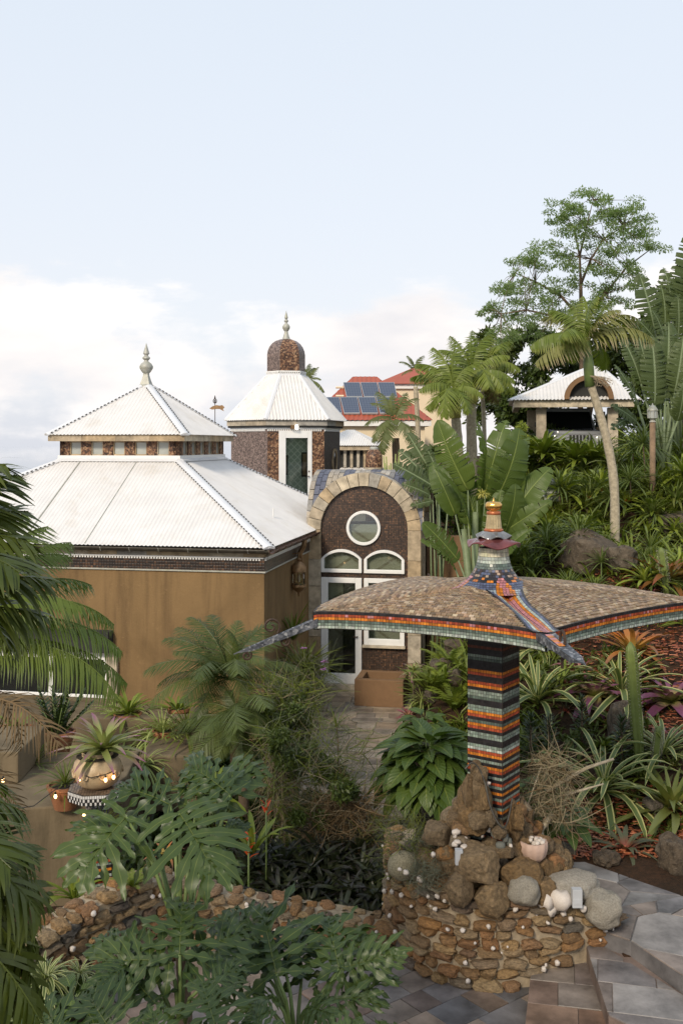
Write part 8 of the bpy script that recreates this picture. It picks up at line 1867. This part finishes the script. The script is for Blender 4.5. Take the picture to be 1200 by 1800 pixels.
# ---------------------------------------------------------------- ground cover filling the beds
def cover(name, label, n, region, ks, size, seed, elev=(.2, 1.4)):
    random.seed(seed); mb = MB(); base = [np.array(k.v) for k in ks]; fcs = [k.f for k in ks]; uvs = [k.uv for k in ks]; pts = []
    while len(pts) < n:
        p = region(); pts.append(p)
    zs_ = tz([p[0] for p in pts], [p[1] for p in pts])
    for (x, y), z in zip(pts, zs_):
        for q_ in range(random.randint(5, 9)):
            k = random.randrange(len(ks)); s_ = U(*size); m_ = np.array((Matrix.Rotation(U(0, 6.28), 3, 'Z') @ Matrix.Rotation(-U(*elev), 3, 'Y') @ Matrix.Rotation(U(-.5, .5), 3, 'X')))
            v = base[k] * s_ @ m_.T + np.array([x + U(-.05, .05), y + U(-.05, .05), z]); b_ = len(mb.v); mb.v.extend(map(tuple, v)); mb.f.extend([[b_ + i for i in f] for f in fcs[k]]); mb.uv.extend(uvs[k]); mb.mi.extend([0] * len(fcs[k]))
    return mb
def paved(x, y): return any(inpoly(np.array([x]), np.array([y]), pl)[0] for pl, z in PAVED)
def reg(x0, x1, y0, y1, f=None):
    def r_():
        while True:
            x, y = U(x0, x1), U(y0, y1)
            if paved(x, y) or (f and not f(x, y)): continue
            return x, y
    return r_
lo = [strap(1, .09, U(.5, 1.3), .3, 3, 'lance') for i in range(4)]; lo2 = [strap(1, .3, U(.4, 1.0), .2, 3, 'ovate') for i in range(4)]
hillf = lambda x, y: x > 1.3 + max(0, (y - 14)) * .12 and not (3.4 < x < 6 and 13.8 < y < 16.5)
o = cover('ground_cover', '', 1000, reg(1.3, 11, 14.0, 27, hillf), lo, (.25, .6), 1).build('ground_cover', G['mid']); tag(o, 'dark narrow leaved ground cover over the hillside', kind='stuff')
o = cover('ground_cover', '', 700, reg(1.3, 11, 15, 27, hillf), lo2, (.14, .30), 2).build('ground_cover', G['mid']); tag(o, 'broad leaved green ground cover over the hillside', kind='stuff')
o = cover('ground_cover', '', 420, reg(1.2, 5.5, 11.6, 16, lambda x, y: x > 1.1 and x - y * .2 < 1.6), lo2, (.08, .2), 3).build('ground_cover', G['dense2']); tag(o, 'low green ground cover in the right bed', kind='stuff')
o = cover('ground_cover', '', 520, reg(-2.6, 0.9, 10.5, 16.5, lambda x, y: x < -.55 or y < 12.6), lo2, (.10, .25), 4).build('ground_cover', G['dense']); tag(o, 'dark leafy ground cover in the middle bed', kind='stuff')
o = cover('ground_cover', '', 600, reg(-3.4, 0.0, 5.0, 9.2), lo2, (.12, .3), 6).build('ground_cover', G['dense']); tag(o, 'dark leafy ground cover under the philodendrons', kind='stuff')
o = cover('ground_cover', '', 260, reg(1.3, 2.6, 13.5, 20), lo, (.2, .45), 5).build('ground_cover', G['grass']); tag(o, 'grassy ground cover on the bank beside the path', kind='stuff')
# mulch chips on the red patch
random.seed(3); mb = MB()
for i in range(9000):
    x, y = (U(3.6, 6.4), U(13.4, 18.0)) if i % 3 else (U(2.4, 4.6), U(11.2, 12.6))
    if paved(x, y): continue
    z = gz(x, y) + U(0.0, .05) if i < 0 else 0
    mb.v.append((x, y, 0))
xy = np.array([v[:2] for v in mb.v]); zz2 = tz(xy[:, 0], xy[:, 1]); mb = MB()
for (x, y), z in zip(xy, zz2):
    a = U(0, 6.28); l, w2 = U(.02, .05), U(.005, .012); c_, s2 = cos(a), sin(a); t1 = U(-.012, .012); z += U(.02, .07)
    mb.add([(x - c_ * l - s2 * w2, y - s2 * l + c_ * w2, z), (x - c_ * l + s2 * w2, y - s2 * l - c_ * w2, z + t1), (x + c_ * l + s2 * w2, y + s2 * l - c_ * w2, z + t1), (x + c_ * l - s2 * w2, y + s2 * l + c_ * w2, z)], [(0, 1, 2, 3)], col=random.choice([(.26, .07, .03), (.34, .10, .04), (.18, .05, .025), (.4, .15, .07)]))
tag(mb.build('bark_mulch', M['shingle']), 'red bark mulch chips spread over the right bed', kind='stuff')
bpy.context.view_layer.update()
